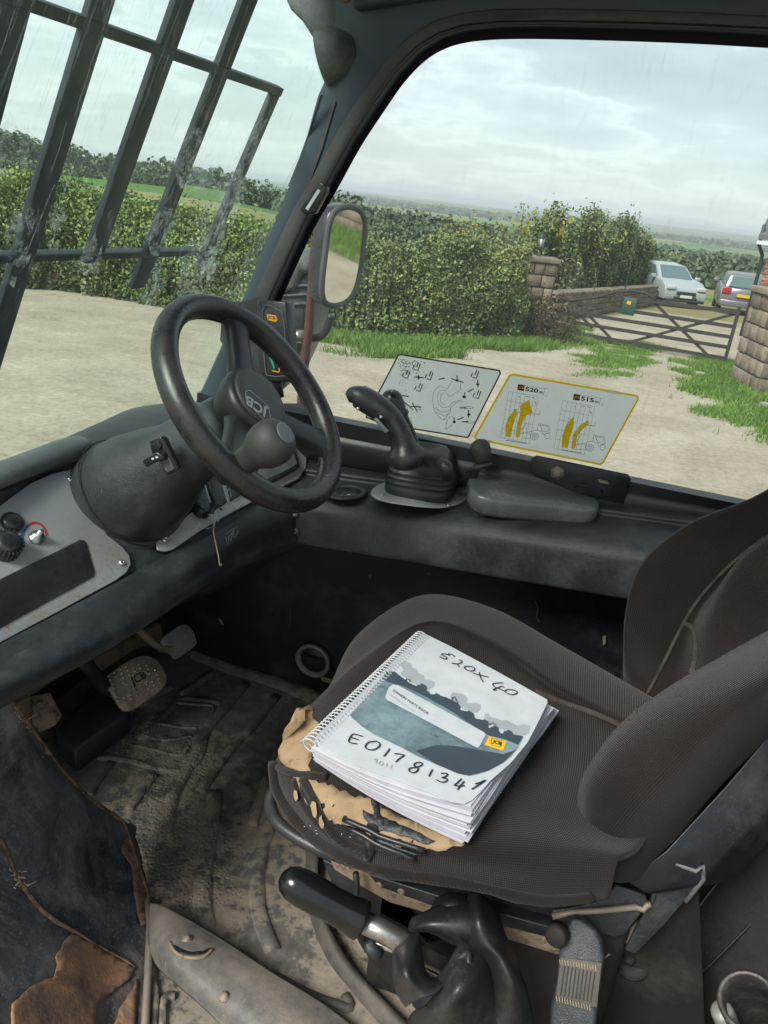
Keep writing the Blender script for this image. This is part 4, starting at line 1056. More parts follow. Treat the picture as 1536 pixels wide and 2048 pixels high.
# switches beside the column: three rockers, the last one F over R
for k, (x, y) in enumerate(((392, 1002), (424, 990), (457, 972))):
    q = [(x-13, y-24), (x+10, y-35), (x+26, y+18), (x+3, y+33)]
    sw = plate('rocker_switch', dpl, q, .010, 'plastic_smooth', ip2, off=.009, bevel=.0015)
    plate('switch_bezel', dpl, [(q[1][0]+1, q[1][1]), (q[1][0]+5, q[1][1]-3), (q[2][0]+5, q[2][1]-2), (q[2][0]+1, q[2][1]+1)], .004, 'white', sw, off=.0045)
ptext('lettering', 'F', dpl, (464, 974), (472, 970), (461, 963), 'white', ip2, off=.0105, bold=.03)
ptext('lettering', 'R', dpl, (469, 994), (478, 990), (466, 982), 'white', ip2, off=.0105, bold=.03)
strokes('switch_mark', dpl, [[(441, 981), (452, 976), (454, 984), (443, 989), (441, 981)], [(445, 1004), (450, 994), (456, 1000)]], .0012, 'cover_grey', ip2, off=.0105)
# gauge cluster under the wheel
gcl = plate('gauge_housing', dpl, [(500, 958), (508, 930), (545, 905), (578, 890), (594, 940), (560, 960), (527, 975), (510, 970)], .02, 'plastic_smooth', ip2, off=.014, bevel=.003)
plate('gauge_glass', dpl, [(508, 955), (514, 934), (545, 912), (574, 898), (586, 936), (555, 954), (525, 967)], .002, 'plastic_dusty', gcl, off=.0155)
strokes('gauge_marks', dpl, [circ(545, 948, 17, 13, 10, 0, pi, 1.75*pi, False), [(545, 948), (552, 938)], [(562, 905), (572, 935)], circ(570, 925, 9, 7, 8, 0, pi, 1.8*pi, False)], .0008, 'cover_grey', gcl, off=.0172)
lathe('key_barrel', dpl.at(400, 1022, .002), dpl.n, [(0, .018), (.006, .018), (.012, .014), (.016, .013), (.016, .008)], 'plastic_smooth', ip2, segs=20)
for x, y in ((489, 990), (441, 1020)): lathe('screw_hole', dpl.at(x, y, .0022), dpl.n, [(0, .0028), (.0006, .0024)], 'ink', ip2, segs=8)
# small bright clip and dark recess on top of the dash at the right of the wheel
box('recess', V(572, 822, X=-.70), .05, .045, .006, 'ink', cab, (Vector((.8, .6, 0)), Vector((-.6, .8, 0)), Z1), bevel=.004)
box('clip', V(556, 816, X=-.70)+Vector((0, 0, .006)), .010, .006, .004, 'screw', cab)

# ignition key, ring and string
kp = dpl.at(424, 1012, .03)
key = thing('ignition_key', 'black headed ignition key with a ring and a piece of string hanging from it', 'key', kp)
KPl = Plane(kp, (.6, -.62, .5))
plate('key_head', KPl, [(408, 1010), (432, 1000), (428, 1030), (404, 1034)], .006, 'plastic_smooth', key, bevel=.001)
bar('key_blade', dpl.at(402, 1022, .012), KPl.at(410, 1020, -.003), .004, .008, 'steel', key)
tube('key_ring', [KPl.at(x, y, .003) for x, y in circ(415, 1043, 15, 14, 22)], .0009, 'chrome', key, segs=6, closed=True)
def dcast(x, y, off):
    h_, nn, _, _ = dash_bvh.ray_cast(CAM, ray(x, y).normalized()); return h_-ray(x, y).normalized()*off if h_ is not None else V(x, y, d=1.2)
tube('string', [tuple(q) for q in crom([KPl.at(416, 1030, .004), KPl.at(426, 1032, .006), dcast(428, 1048, .03), dcast(427, 1065, .016), dcast(431, 1085, .010), dcast(437, 1113, .010), dcast(440, 1131, .012), dcast(443, 1127, .014)], 5)], .0012, 'string', key, segs=6)
tube('string_end', [KPl.at(x, y, .005) for x, y in ((424, 1030), (432, 1034), (436, 1044))], .0012, 'white', key, segs=6)

# --- steering column and wheel
wc = V(511, 804, d=1.15); wr = (wc-CAM).normalized(); we = RGT*.81+UPV*.59; we = (we-wr*we.dot(wr)).normalized()
wn = -wr*cos(radians(58.7))+we*sin(radians(58.7)); R0 = .1655
wa_ = (RGT*.59-UPV*.81); wa_ = (wa_-wn*wa_.dot(wn)).normalized(); wb_ = wn.cross(wa_)
if wb_.dot(RGT*.81+UPV*.59) < 0: wb_ = -wb_
def wp(t, r, h=0): return wc+(wa_*cos(t)+wb_*sin(t))*r+wn*h
lathe('steering_column', wc-wn*.045, -wn, [(0, .040), (.02, .046), (.07, .052), (.13, .060), (.17, .075), (.22, .090), (.28, .098), (.36, .100), (.42, .098)], 'plastic', cab, segs=40, e1=Z1)
# socket in the dash where the column enters, with a seam
cb = wc-wn*.30
tube('column_seam', [cb+(wn.cross(Vector((0, 1, 0))).normalized()*cos(a)+wn.cross(wn.cross(Vector((0, 1, 0)))).normalized()*sin(a))*.0995 for a in [2*pi*k/40 for k in range(40)]], .0012, 'ink', cab, segs=5, closed=True)
boss = lathe('column_boss', V(262, 990, d=1.30)+dpl.n*-.06, dpl.n, [(0, .118), (.03, .116), (.055, .108), (.066, .095), (.074, .05)], 'plastic', cab, segs=40)
# rocker switch on the column
SWc = V(345, 918, d=1.13); swn = (CAM-SWc).normalized(); swn = (swn-wn*swn.dot(wn)*.95).normalized(); SWP = Plane(SWc, swn)
ss = plate('column_switch_bezel', SWP, [(298, 882), (322, 873), (330, 880), (358, 938), (354, 942), (338, 950), (332, 946)], .012, 'plastic_smooth', cab, off=.002, bevel=.002)
plate('rocker', SWP, [(294, 918), (296, 912), (322, 898), (334, 904), (338, 912), (318, 920), (303, 928)], .012, 'plastic_smooth', ss, off=.014, bevel=.002)
plate('rocker_face', SWP, [(303, 887), (320, 880), (326, 890), (322, 899), (308, 906)], .004, 'plastic_smooth', ss, off=.005, bevel=.001)
plate('rocker_face', SWP, [(322, 922), (340, 914), (352, 936), (336, 944)], .004, 'plastic_dusty', ss, off=.004, bevel=.001)
strokes('switch_mark', SWP, [[(314, 911), (318, 909)], [(322, 908), (326, 906)]], .003, 'white', ss, off=.0155)

sw_ = thing('steering_wheel', 'black three spoke steering wheel with a spinner knob on its rim', 'steering wheel', wc-wn*.02)
vs, fs = tube_data([wp(2*pi*k/72, R0) for k in range(72)], .0175, 18, True, wn, 1.12)
rim = obj('rim', vs, fs, 'rim', sw_, smooth=True)
tube('rim_groove', [wp(2*pi*k/72, R0-.0130, -.0124) for k in range(72)], .0022, 'ink', rim, segs=6, closed=True, flatn=wn)
lathe('hub', wc, wn, [(-.060, .036), (-.045, .042), (-.02, .055), (-.002, .057), (.006, .055), (.010, .049), (.010, .001)], 'rubber', sw_, segs=36)
hcap = lathe('hub_cap', wc+wn*.009, wn, [(0, .050), (.003, .0495), (.006, .046), (.0068, .034), (.007, .001)], 'matt_knob', sw_, segs=36)
for ti in (radians(150), radians(51), radians(300)):
    c1, c2 = cos(ti), sin(ti); rad = (wa_*c1+wb_*c2); tan_ = (-wa_*c2+wb_*c1)
    prof = []
    for (r, w, h0, h1) in ((.030, .030, -.030, -.004), (.060, .0235, -.024, -.002), (.100, .021, -.018, .002), (.135, .022, -.013, .006), (.156, .030, -.010, .007), (.166, .040, -.008, .006)):
        p = wc+rad*r
        prof.append([p-tan_*w+wn*h0, p-tan_*w*.95+wn*(h1-.006), p-tan_*w*.5+wn*h1, p+tan_*w*.5+wn*h1, p+tan_*w*.95+wn*(h1-.006), p+tan_*w+wn*h0, p+wn*(h0-.006), p-tan_*w+wn*h0])
    patch('spoke', prof, 'rubber', sw_, nu=2, nv=4)
# emblem, upside down with the wheel turned: letters read from the right end
em_a = (-wa_*.30-wb_*.55).normalized(); 
hp = Plane(wc+wn*.0165, wn)
def hpt(x, y): return hp.at(x, y, .0004)
A_, B_, C_ = hpt(541, 833), hpt(496, 785), hpt(523, 848)
FR = [(491, 783), (499, 781), (536, 812), (540, 832), (540, 843), (533, 845), (495, 807), (491, 797)]
strokes('emblem_frame', hp, [FR+[FR[0]]], .0012, 'cover_grey', hcap, off=.0006)
text('emblem_lettering', 'JCB', hpt(537, 815), hpt(494, 784)-hpt(537, 815), hpt(533, 838)-hpt(537, 815), 'cover_grey', hcap, bold=.03)
# spinner knob
kt = None
kb0 = hp.at(490, 922, -.016); 
kax = (wn*1.0+wb_*-.02).normalized()
sk = lathe('spinner_knob', kb0, kax, [(-.006, .0175), (.012, .018), (.030, .0195), (.040, .0235), (.050, .029), (.062, .0318), (.074, .0315), (.085, .0275), (.092, .020), (.094, .015)], 'matt_knob', sw_, segs=36)
lathe('knob_cap', kb0, kax, [(.092, .0155), (.0948, .0155), (.0952, .013), (.0955, .001)], 'grey_cap', sk, segs=28)
lathe('knob_clamp', kb0, kax, [(-.03, .014), (-.012, .020), (-.004, .0215)], 'rubber', sk, segs=20)

# --- load indicator display on the pillar
DP = Plane(V(545, 690, Y=1.36), (-.10, -1, .12))
di = thing('load_indicator', 'black display box with green and amber symbols beside the windscreen pillar', 'display', DP.at(545, 765, 0))
plate('housing', DP, [(512, 598), (572, 604), (581, 764), (517, 762)], .035, 'plastic_smooth', di, bevel=.003)
plate('side_panel', DP, [(455, 650), (512, 640), (516, 762), (508, 752), (470, 725)], .05, 'plastic', di, off=-.012, bevel=.003)
plate('mounting_plate', Plane(V(480, 690, Y=1.42), (-.3, -1, 0)), [(445, 610), (512, 598), (516, 700), (500, 745), (470, 730), (440, 680)], .008, 'plastic', di)
tube('screen_surround', [DP.at(x, y, .001) for x, y in crom([(527, 620), (555, 619), (568, 640), (573, 740), (566, 752), (540, 751), (531, 735)], 4, True)], .0012, 'plastic_dusty', di, segs=5, closed=True)
plate('badge', DP, [(534, 628), (552, 631), (555, 640), (552, 644), (536, 640)], .0006, 'amber', di, off=.0008)
ptext('lettering', 'JCB', DP, (536.5, 639), (552, 642), (536, 630.5), 'ink', di, off=.0012, bold=.03)
plate('green_bar', DP, [(537, 710), (543, 711), (550, 736), (548, 738)], .0006, 'green', di, off=.0008)
plate('dark_bar', DP, [(532, 683), (541, 686), (542, 705), (536, 706)], .0006, 'teal', di, off=.0008)
vs = [DP.at(x, y, .0009) for x, y in circ(556, 711, 7.5, 12, 20)]; obj('warning_disc', vs, [list(range(20))], 'amber', di)
strokes('disc_mark', DP, [[(552, 715), (553, 706), (559, 704), (560, 714)], [(552, 711), (561, 711)]], .0009, 'ink', di, off=.0013)
strokes('amber_angle', DP, [[(544, 741), (557, 744), (559, 743), (559, 732)]], .0022, 'amber', di, off=.0009)
screw(DP.at(515, 679, .0), DP.n, .003, di); screw(DP.at(502, 746, .0), DP.n, .004, di, 'bolt_dull')
tube('cable', [V(553, 762, Y=1.37), V(557, 775, Y=1.38), V(563, 795, Y=1.38)], [.010, .009, .006], 'rubber', di)
ptext('lettering', 'made in', GP, (505, 767), (525, 771), (506, 762), 'cover_grey', cab, off=.001); strokes('glass_etching', GP, [[(506, 775), (530, 779)], [(512, 770), (530, 773)]], .001, 'cover_grey', cab)

# --- decals on the side glass
GP2 = Plane((0, GY-.003, 0), (0, -1, 0))
Z5 = lambda p: (660+p[0]*.41667, 680+p[1]*.41667)
def zl(L): return [Z5(p) for p in L]
def decal(label, poly, border, bw, gaps=None):
    ins = plate('backing', GP2, zl(poly), .0005, border, None)
    return ins
def shrink(poly, d):
    """inset of a polygon (clockwise in the picture)"""
    n = len(poly); out = []
    for i in range(n):
        a, b, c = (Vector(poly[(i+k-1) % n]) for k in range(3)); u = (b-a).normalized(); v = (c-b).normalized(); nu = Vector((-u.y, u.x)); nv = Vector((-v.y, v.x)); m = (nu+nv).normalized(); out.append(tuple(b+m*(d/max(.3, m.dot(nu)))))
    return out
d1 = thing('lever_sticker', 'black bordered sticker on the side glass showing joystick and fork symbols', 'sticker', GP2.at(870, 870))
P1 = [(338, 66), (815, 143), (822, 160), (666, 468), (655, 470), (250, 405), (170, 372), (178, 350), (325, 72)]
def sheet(name, pl, pts, mat, par, off): return obj(name, [pl.at(x, y, off) for x, y in pts], [list(range(len(pts)))], mat, par)
def ring(name, pl, o_, i_, mat, par, off=.0004):
    n = len(o_); vs = [pl.at(x, y, off) for x, y in o_+i_]; return obj(name, vs, [[k, (k+1) % n, n+(k+1) % n, n+k] for k in range(n)], mat, par)
ring('border', GP2, zl(P1), zl(shrink(P1, 7)), 'ink', d1); sheet('face', GP2, zl(shrink(P1, 6.5)), 'sticker', d1, .0007)
S1 = []
def fork(x, y, s=1.0, fl=1): S1.extend([[(x-20*s, y+14*s), (x-2*s, y+18*s), (x+10*s*fl, y-16*s)], [(x-28*s, y+10*s), (x-20*s, y-8*s)], [(x-8*s, y+2*s), (x+0*s, y-22*s)]])
fork(425, 128); fork(375, 165); fork(485, 172); fork(435, 228); fork(705, 165); fork(715, 262)
for (a, b) in (((552, 183), (522, 188)), ((612, 195), (582, 185)), ((615, 195), (642, 203)), ((611, 185), (610, 170)), ((662, 248), (690, 233)), ((645, 262), (650, 250)), ((612, 382), (642, 370)), ((597, 388), (596, 372)), ((425, 165), (425, 190)), ((405, 177), (448, 180)), ((665, 335), (666, 372)), ((622, 325), (655, 325)), ((634, 392), (664, 392)), ((710, 190), (711, 225)), ((350, 290), (400, 335)), ((330, 265), (378, 270)), ((388, 318), (440, 322)), ((395, 300), (420, 345))): S1.append([a, b])
for L in S1: strokes('symbol_stroke', GP2, [zl(L)], .0022, 'ink', d1, off=.0012)
dots = [circ(cx, cy, r, r*.8, 12) for cx, cy, r in ((610, 193, 8), (645, 272, 9), (597, 393, 8), (710, 212, 8), (667, 357, 8), (425, 178, 7))]
parts = [([GP2.at(*Z5(p), .0013) for p in c_], [list(range(12))]) for c_ in dots]; vs, fs = merge(parts); obj('button_dots', vs, fs, 'ink', d1)
S1 = [[(560, 235), (530, 222), (505, 240), (494, 280), (500, 330), (520, 365), (545, 382), (560, 378)], [(560, 245), (535, 240), (518, 262), (520, 300), (540, 322), (575, 318)], [(548, 250), (532, 270), (534, 300), (556, 312)], [(560, 240), (575, 215), (590, 195)], [(560, 250), (575, 270), (600, 255), (625, 240), (628, 205)], [(575, 318), (590, 300), (635, 285)], [(576, 330), (610, 298), (640, 296)], [(545, 382), (575, 350), (580, 325)], [(505, 325), (540, 345), (578, 335)], [(512, 345), (545, 362), (570, 352)],
      [(600, 375), (575, 368), (560, 395), (556, 430)], [(556, 430), (575, 415), (590, 405)], [(645, 320), (683, 320), (683, 328), (645, 328), (645, 320)], [(655, 388), (690, 390), (688, 398), (655, 396), (655, 388)], [(345, 310), (350, 340), (360, 365)], [(345, 310), (360, 305), (372, 325), (375, 365)], [(350, 370), (392, 374)], [(352, 378), (396, 384)], [(350, 386), (398, 392)], [(410, 330), (438, 335)], [(412, 310), (430, 318), (440, 345)]]
strokes('lever_drawing', GP2, [zl(L) for L in S1], .0007, 'ink', d1, off=.0012, smoothn=3)
sp_ = []
for k in range(170):
    x = 330+abs(random.gauss(0, 70)); y = 90+abs(random.gauss(0, 50))+(x-330)*.1
    if x < 560: r = random.uniform(1, 2.6); sp_.append(([GP2.at(*Z5(p), .0013) for p in circ(x, y, r, r, 6)], [list(range(6))]))
vs, fs = merge(sp_); o = obj('dirt_specks', vs, fs, 'ink', d1); o['kind'] = 'stuff'
d2 = thing('load_chart_sticker', 'yellow bordered load chart sticker on the side glass', 'sticker', GP2.at(1100, 930))
P2 = [(880, 160), (1325, 237), (1480, 264), (1484, 285), (1315, 590), (1300, 602), (700, 480), (690, 465), (858, 168)]
ring('border', GP2, zl(P2), zl(shrink(P2, 10)), 'sticker_y', d2); sheet('face', GP2, zl(shrink(P2, 9.5)), 'sticker', d2, .0007)
sheet('worn_patch', GP2, zl([(1328, 234), (1402, 248), (1400, 266), (1325, 252)]), 'sticker', d2, .0012)
def chart(ox, oy, num, polys, gridc, trac):
    L = []
    (tl, tr, br, bl) = gridc
    for k in range(8):
        t = k/7; L.append([(tl[0]+(tr[0]-tl[0])*t, tl[1]+(tr[1]-tl[1])*t), (bl[0]+(br[0]-bl[0])*t, bl[1]+(br[1]-bl[1])*t)])
    for k in range(6):
        t = k/5; L.append([(tl[0]+(bl[0]-tl[0])*t, tl[1]+(bl[1]-tl[1])*t), (tr[0]+(br[0]-tr[0])*t, tr[1]+(br[1]-tr[1])*t)])
    strokes('grid', GP2, [zl(l) for l in L], .0004, 'ink', d2, off=.0012)
    for p in polys: sheet('load_band', GP2, zl(p), 'sticker_y', d2, .0018)
    C2 = [p+[p[0]] for p in polys]
    for p in polys:
        m = len(p)//2
        for i in range(1, m): C2.append([p[i], p[-1-i]])
    strokes('band_outline', GP2, [zl(l) for l in C2], .0004, 'ink', d2, off=.0022)
    plate('badge', GP2, zl([(ox, oy), (ox+32, oy+5), (ox+28, oy+33), (ox-3, oy+28)]), .0003, 'ink', d2, off=.0015)
    ptext('lettering', 'JCB', GP2, Z5((ox+2, oy+22)), Z5((ox+27, oy+26)), Z5((ox+4, oy+9)), 'amber', d2, off=.002, bold=.03)
    ptext('lettering', num, GP2, Z5((ox+34, oy+32)), Z5((ox+96, oy+42)), Z5((ox+37, oy+11)), 'ink', d2, off=.0015, bold=.035)
    ptext('lettering', '40', GP2, Z5((ox+99, oy+42)), Z5((ox+120, oy+46)), Z5((ox+100, oy+31)), 'ink', d2, off=.0015, bold=.02)
    fr = [(ox, oy), (ox+145, oy+23), (ox+137, oy+57), (ox+122, oy+54)]; strokes('title_box', GP2, [zl([fr[0], fr[1], fr[2], fr[3], (ox+130, oy+20)])], .0005, 'ink', d2, off=.0016)
    tx, ty = trac
    T = [circ(tx, ty, 19, 17, 18)+[(tx+19, ty)], circ(tx, ty, 11, 10, 14)+[(tx+11, ty)], circ(tx, ty, 4, 4, 8)+[(tx+4, ty)], circ(tx+62, ty-2, 13, 14, 14)+[(tx+75, ty-2)], [(tx+20, ty-60), (tx+70, ty-52), (tx+76, ty-20), (tx+45, ty-8)], [(tx+20, ty-60), (tx+14, ty-30), (tx+36, ty-22), (tx+45, ty-8)], [(tx+26, ty-54), (tx+64, ty-47), (tx+70, ty-22), (tx+40, ty-24), (tx+26, ty-54)],
         [(tx-22, ty-20), (tx, ty-30), (tx+14, ty-30)], [(tx-70, ty-12), (tx-24, ty-22), (tx-20, ty)], [(tx-64, ty-30), (tx-40, ty-62)], [(tx-60, ty+8), (tx-22, ty+8)], [(tx+10, ty-95-12), (tx+24, ty-92-12), (tx+28, ty-112-12)], [(tx-20, ty-112), (tx+20, ty-105)]]
    strokes('machine_drawing', GP2, [zl(l) for l in T], .0007, 'ink', d2, off=.0014)
    strokes('chart_notes', GP2, [zl(l) for l in ([(ox+38, oy+58), (ox+52, oy+60)], [(ox+66, oy+62), (ox+80, oy+65)], [(ox+2, oy+58), (ox+10, oy+60)], [(ox-22, oy+120), (ox-12, oy+122)], [(ox-34, oy+172), (ox-24, oy+174)], [(ox-46, oy+222), (ox-34, oy+224)], [(ox+78, oy+82), (ox+86, oy+96)], [(ox-60, oy+268), (ox+40, oy+284)])], .0010, 'ink', d2, off=.0014)
chart(903, 212, '520', [[(845, 462), (844, 410), (862, 365), (895, 328), (899, 352), (886, 385), (874, 425), (868, 463)], [(893, 463), (900, 400), (914, 360), (915, 312), (955, 287), (971, 346), (940, 364), (920, 402), (910, 466)]], ((858, 246), (1000, 271), (957, 497), (820, 468)), (982, 462))
chart(1170, 258, '515', [[(1113, 512), (1117, 455), (1136, 405), (1168, 370), (1171, 398), (1160, 440), (1146, 480), (1141, 516)], [(1160, 517), (1168, 455), (1195, 415), (1238, 384), (1242, 400), (1208, 430), (1186, 462), (1177, 520)]], ((1118, 290), (1272, 318), (1220, 550), (1075, 520)), (1247, 516))
ptext('lettering', '821-0607', GP2, Z5((730, 480)), Z5((778, 489)), Z5((732, 473)), 'ink', d2, off=.0015)

# --- sill bracket and bolts
BP = Plane((0, 1.430, 0), (0, -1, 0))
sb = plate('latch_bracket', BP, [(1062, 918), (1072, 912), (1256, 950), (1262, 958), (1246, 1010), (1150, 985), (1060, 945)], .008, 'paint', cab, bevel=.002)
lathe('latch_bolt', BP.at(1115, 945, 0), BP.n, [(0, .014), (.003, .014), (.003, .009), (.010, .009), (.012, .005)], 'bolt_dull', sb, segs=6)
plate('latch_slot', BP, [(1196, 958), (1215, 962), (1218, 968), (1198, 964)], .001, 'bolt_dull', sb, off=.002)
tube('latch_groove', [BP.at(x, y, .001) for x, y in ((1150, 975), (1155, 968), (1200, 976), (1205, 985))], .002, 'ink', sb, segs=5)

# --- joystick
jz = 1.580
jb = V(843, 1000, z=1.592)
jt = thing('joystick', 'black joystick with a hand grip and ribbed rubber boot on the side console', 'joystick', jb)
vsb = [V(x, y, z=1.609) for x, y in crom([(742, 985), (770, 966), (850, 958), (925, 968), (938, 985), (925, 1006), (880, 1017), (800, 1010), (755, 1000)], 4, True)]
prism('base_plate', vsb, (0, 0, .003), 'plate', jt, bevel=.0008)
for x, y in ((765, 990), (897, 1011), (895, 1000)): screw(V(x, y, z=1.612), Z1, .005, jt)
jx = (Vector((1, .02, .085))).normalized(); jy = Vector((0, 1, 0)); jc = V(845, 978, z=1.612)+Vector((-.002, .003, 0))
bp_ = [(0, .066), (.006, .069), (.020, .069), (.024, .065), (.027, .069), (.031, .069), (.034, .064), (.037, .067), (.041, .066), (.044, .061), (.047, .064), (.051, .063), (.055, .058), (.062, .057), (.076, .050), (.084, .040), (.087, .026), (.084, .018)]
lathe('boot', jc, Vector((-.03, -.05, 1)), bp_, 'rubber', jt, segs=40, shape=4.5, e1=(1, .1, 0))
tube('hose_lump', [V(878, 925, d=1.40), V(893, 935, d=1.39), V(897, 955, d=1.40)], [.012, .014, .012], 'rubber', jt)
DJ = 1.365
def J(x, y, d=DJ): return V(x, y, d=d)
tube('shaft', [J(838, 925, 1.385), J(828, 905), J(822, 895)], .006, 'steel', jt)
gr = [(812, 915, .034, 1.375), (811, 908, .034, 1.37), (806, 888, .023, 1.365), (797, 860, .0195, 1.36), (783, 838, .020, 1.36), (765, 822, .022, 1.355), (745, 808, .0225, 1.355), (725, 797, .0215, 1.35), (706, 792, .017, 1.35), (694, 796, .008, 1.35)]
G = crom([(*J(x, y, d), r) for x, y, r, d in gr], 5)
tube('grip', [q[:3] for q in G], [float(q[3]) for q in G], 'plastic_smooth', jt, segs=20, flatn=Vector((0, .9, .3)).normalized(), ratio=1.0)
lathe('grip_collar', J(812, 914, 1.375), (-.15, -.1, 1), [(-.006, .030), (-.004, .0345), (.001, .0345), (.003, .031)], 'pillar_seal', jt, segs=24)
gp_ = Plane(J(762, 845, 1.334), (.05, -1, .35))
plate('grip_trigger_plate', gp_, [(746, 838), (753, 834), (778, 862), (770, 867)], .003, 'grey_cap', jt, bevel=.001)
for x, y in ((716, 817), (762, 834)): screw(V(x, y, d=1.335), (0, -1, .3), .0032, jt)
prism('thumb_rocker', [J(x, y, 1.345) for x, y in ((705, 785), (716, 779), (722, 773), (730, 779), (742, 784), (738, 793), (712, 791))], Vector((0, .022, 0)), 'plastic_smooth', jt, bevel=.003)
a2 = thing('auxiliary_lever', 'small black lever with a round head standing behind the joystick grip', 'lever', V(840, 920, d=1.45))
G = crom([(*V(838, 920, d=1.45), .008), (*V(822, 870, d=1.45), .010), (*V(805, 835, d=1.45), .011), (*V(794, 815, d=1.45), .017), (*V(783, 800, d=1.45), .021), (*V(775, 790, d=1.45), .016), (*V(770, 784, d=1.45), .006)], 5)
tube('stem', [q[:3] for q in G], [max(.003, float(q[3])) for q in G], 'plastic_smooth', a2, segs=16)
lathe('collar', V(802, 830, d=1.45), V(783, 800, d=1.45)-V(802, 830, d=1.45), [(-.006, .013), (-.003, .016), (.003, .016), (.006, .013)], 'plastic', a2, segs=16)
a3 = thing('small_lever', 'short black knobbed lever under the load chart sticker', 'lever', V(955, 955, Y=1.40))
lathe('knob', V(962, 903, Y=1.40), V(958, 885, Y=1.40)-V(962, 903, Y=1.40), [(-.03, .012), (-.015, .017), (0, .020), (.012, .0195), (.020, .014), (.024, .005)], 'matt_knob', a3, segs=20)
tube('stem', [V(962, 915, Y=1.40), V(950, 945, Y=1.40), V(938, 968, Y=1.40)], [.010, .008, .009], 'rubber', a3)
tube('boot_edge', [V(932, 943, Y=1.38), V(955, 935, Y=1.38), V(985, 928, Y=1.38)], [.003, .007, .003], 'plastic', a3)

# --- armrest pad
ap_z = 1.655
ar = thing('armrest_pad', 'teardrop shaped black armrest pad on the side console behind the joystick', 'armrest', V(1030, 1010, z=1.60))
AO = [(934, 972), (940, 952), (965, 937), (1010, 932), (1070, 940), (1130, 957), (1175, 980), (1196, 998), (1199, 1014), (1180, 1020), (1120, 1012), (1050, 1006), (980, 998), (945, 988)]
ao = [V(x, y, z=ap_z) for x, y in crom(AO, 4, True)]
ctr = sum(ao, Vector())/len(ao)
rings = []
for sc, dzz in ((.90, -.038), (.97, -.030), (1.0, -.016), (1.0, -.007), (.985, 0.001), (.93, .0035), (.6, .0035), (.05, .003)): rings.append([(ctr+(p-ctr)*sc)+Vector((0, 0, dzz)) for p in ao])
n = len(ao); vs = [v for r_ in rings for v in r_]; fs = [[i*n+k, i*n+(k+1) % n, (i+1)*n+(k+1) % n, (i+1)*n+k] for i in range(7) for k in range(n)]+[list(range(n)), list(range(7*n, 8*n))]
obj('pad', vs, fs, 'pad', ar, smooth=True)
base = [(ctr+(p-ctr)*.72)+Vector((-.025, -.004, -.038)) for p in ao]; prism('pad_base', base, (.0, 0, -.024), 'plastic', ar, bevel=.004)
vs = [V(x, y, z=1.623) for x, y in ((933, 1010), (975, 1000), (1050, 1020), (1060, 1032), (1020, 1030))]; prism('foot_plate', vs, (0, 0, .003), 'plastic_smooth', ar)
screw(V(968, 1020, z=1.626), Z1, .007, ar)
# --- screws and marks on the console and dash
for x, y in ((591, 1027), (592, 1062)):
    screw(V(x, y, Y=1.296), (-.2, -1, .1), .0075, cab, 'plastic_dusty')
tube('console_joint', [V(580, 1022, Y=1.297), V(578, 1060, Y=1.297), V(580, 1082, Y=1.297)], .001, 'ink', cab, segs=5)
lathe('cup_rim', V(690, 985, z=1.590), (-.1, 0, 1), [(0, .046), (.004, .044), (.004, .034), (-.001, .033)], 'plastic', cab, segs=30)
lathe('vent_socket', V(690, 985, z=1.592), (-.1, 0, 1), [(0, .033), (.002, .03), (.003, .02)], 'plastic_smooth', cab, segs=30)
SC = []
bx = lambda x, y: (300+x*.2344, 800+y*.2344)
for L in ([(640, 1170), (660, 1230), (670, 1180), (690, 1200), (700, 1130), (720, 1150)], [(650, 1150), (700, 1100), (745, 1080), (745, 1130), (720, 1180), (700, 1170), (715, 1120)], [(660, 1190), (690, 1140), (720, 1100)], [(680, 1210), (700, 1150)]): SC.append([bx(*p) for p in L])
emp = []
for L in SC:
    pts = []
    for x, y in L:
        h_, nn, _, _ = dash_bvh.ray_cast(CAM, ray(x, y).normalized())
        if h_ is not None: pts.append(h_+(nn if nn.dot(ray(x, y)) < 0 else -nn)*.001)
    if len(pts) > 1: emp.append(tube_data(pts, .0007, 5))
if emp: vs, fs = merge(emp); obj('scratched_emblem', vs, fs, 'cover_grey', cab)
# --- side wall fittings
WL = Plane((0, 1.452, 0), (0, -1, 0))
vc = WL.at(627, 1320, 0)
vr = lathe('air_vent', vc, (0, -1, 0), [(-.002, .045), (.008, .044), (.010, .040), (.006, .034), (-.001, .033)], 'pedal_grey', cab, segs=36)
lathe('vent_disc', vc, (0, -1, 0), [(-.002, .034), (.0005, .033), (.001, .01)], 'ink', vr, segs=30)
patch('vent_flap', [[vc+Vector((x, -.002-.006*(1-(x/.03)**2), z+.004)) for x in (-.03, -.015, 0, .015, .03)] for z in (-.004, .002, .008)], 'plastic_smooth', vr, nu=3, nv=2)
for x, y in ((741, 1152), (858, 1147)): screw(WL.at(x, y, 0), WL.n, .005, cab, 'plastic_dusty')
plate('paint_chip', WL, [(1206, 1268), (1212, 1266), (1212, 1282), (1207, 1284)], .001, 'bolt_dull', cab, off=.012)
for pp in ([(437, 1236), (444, 1240), (447, 1250), (441, 1247)], [(556, 1358), (566, 1365), (570, 1372), (560, 1370)], [(640, 1352), (664, 1358), (660, 1366), (645, 1362)]): plate('paint_chip', WL, pp, .001, 'bolt_dull', cab, off=.001)
tube('wall_scratch', [WL.at(x, y, .013) for x, y in ((1072, 1197), (1078, 1210), (1075, 1228), (1082, 1240))], .0012, 'plastic_dusty', cab, segs=5)
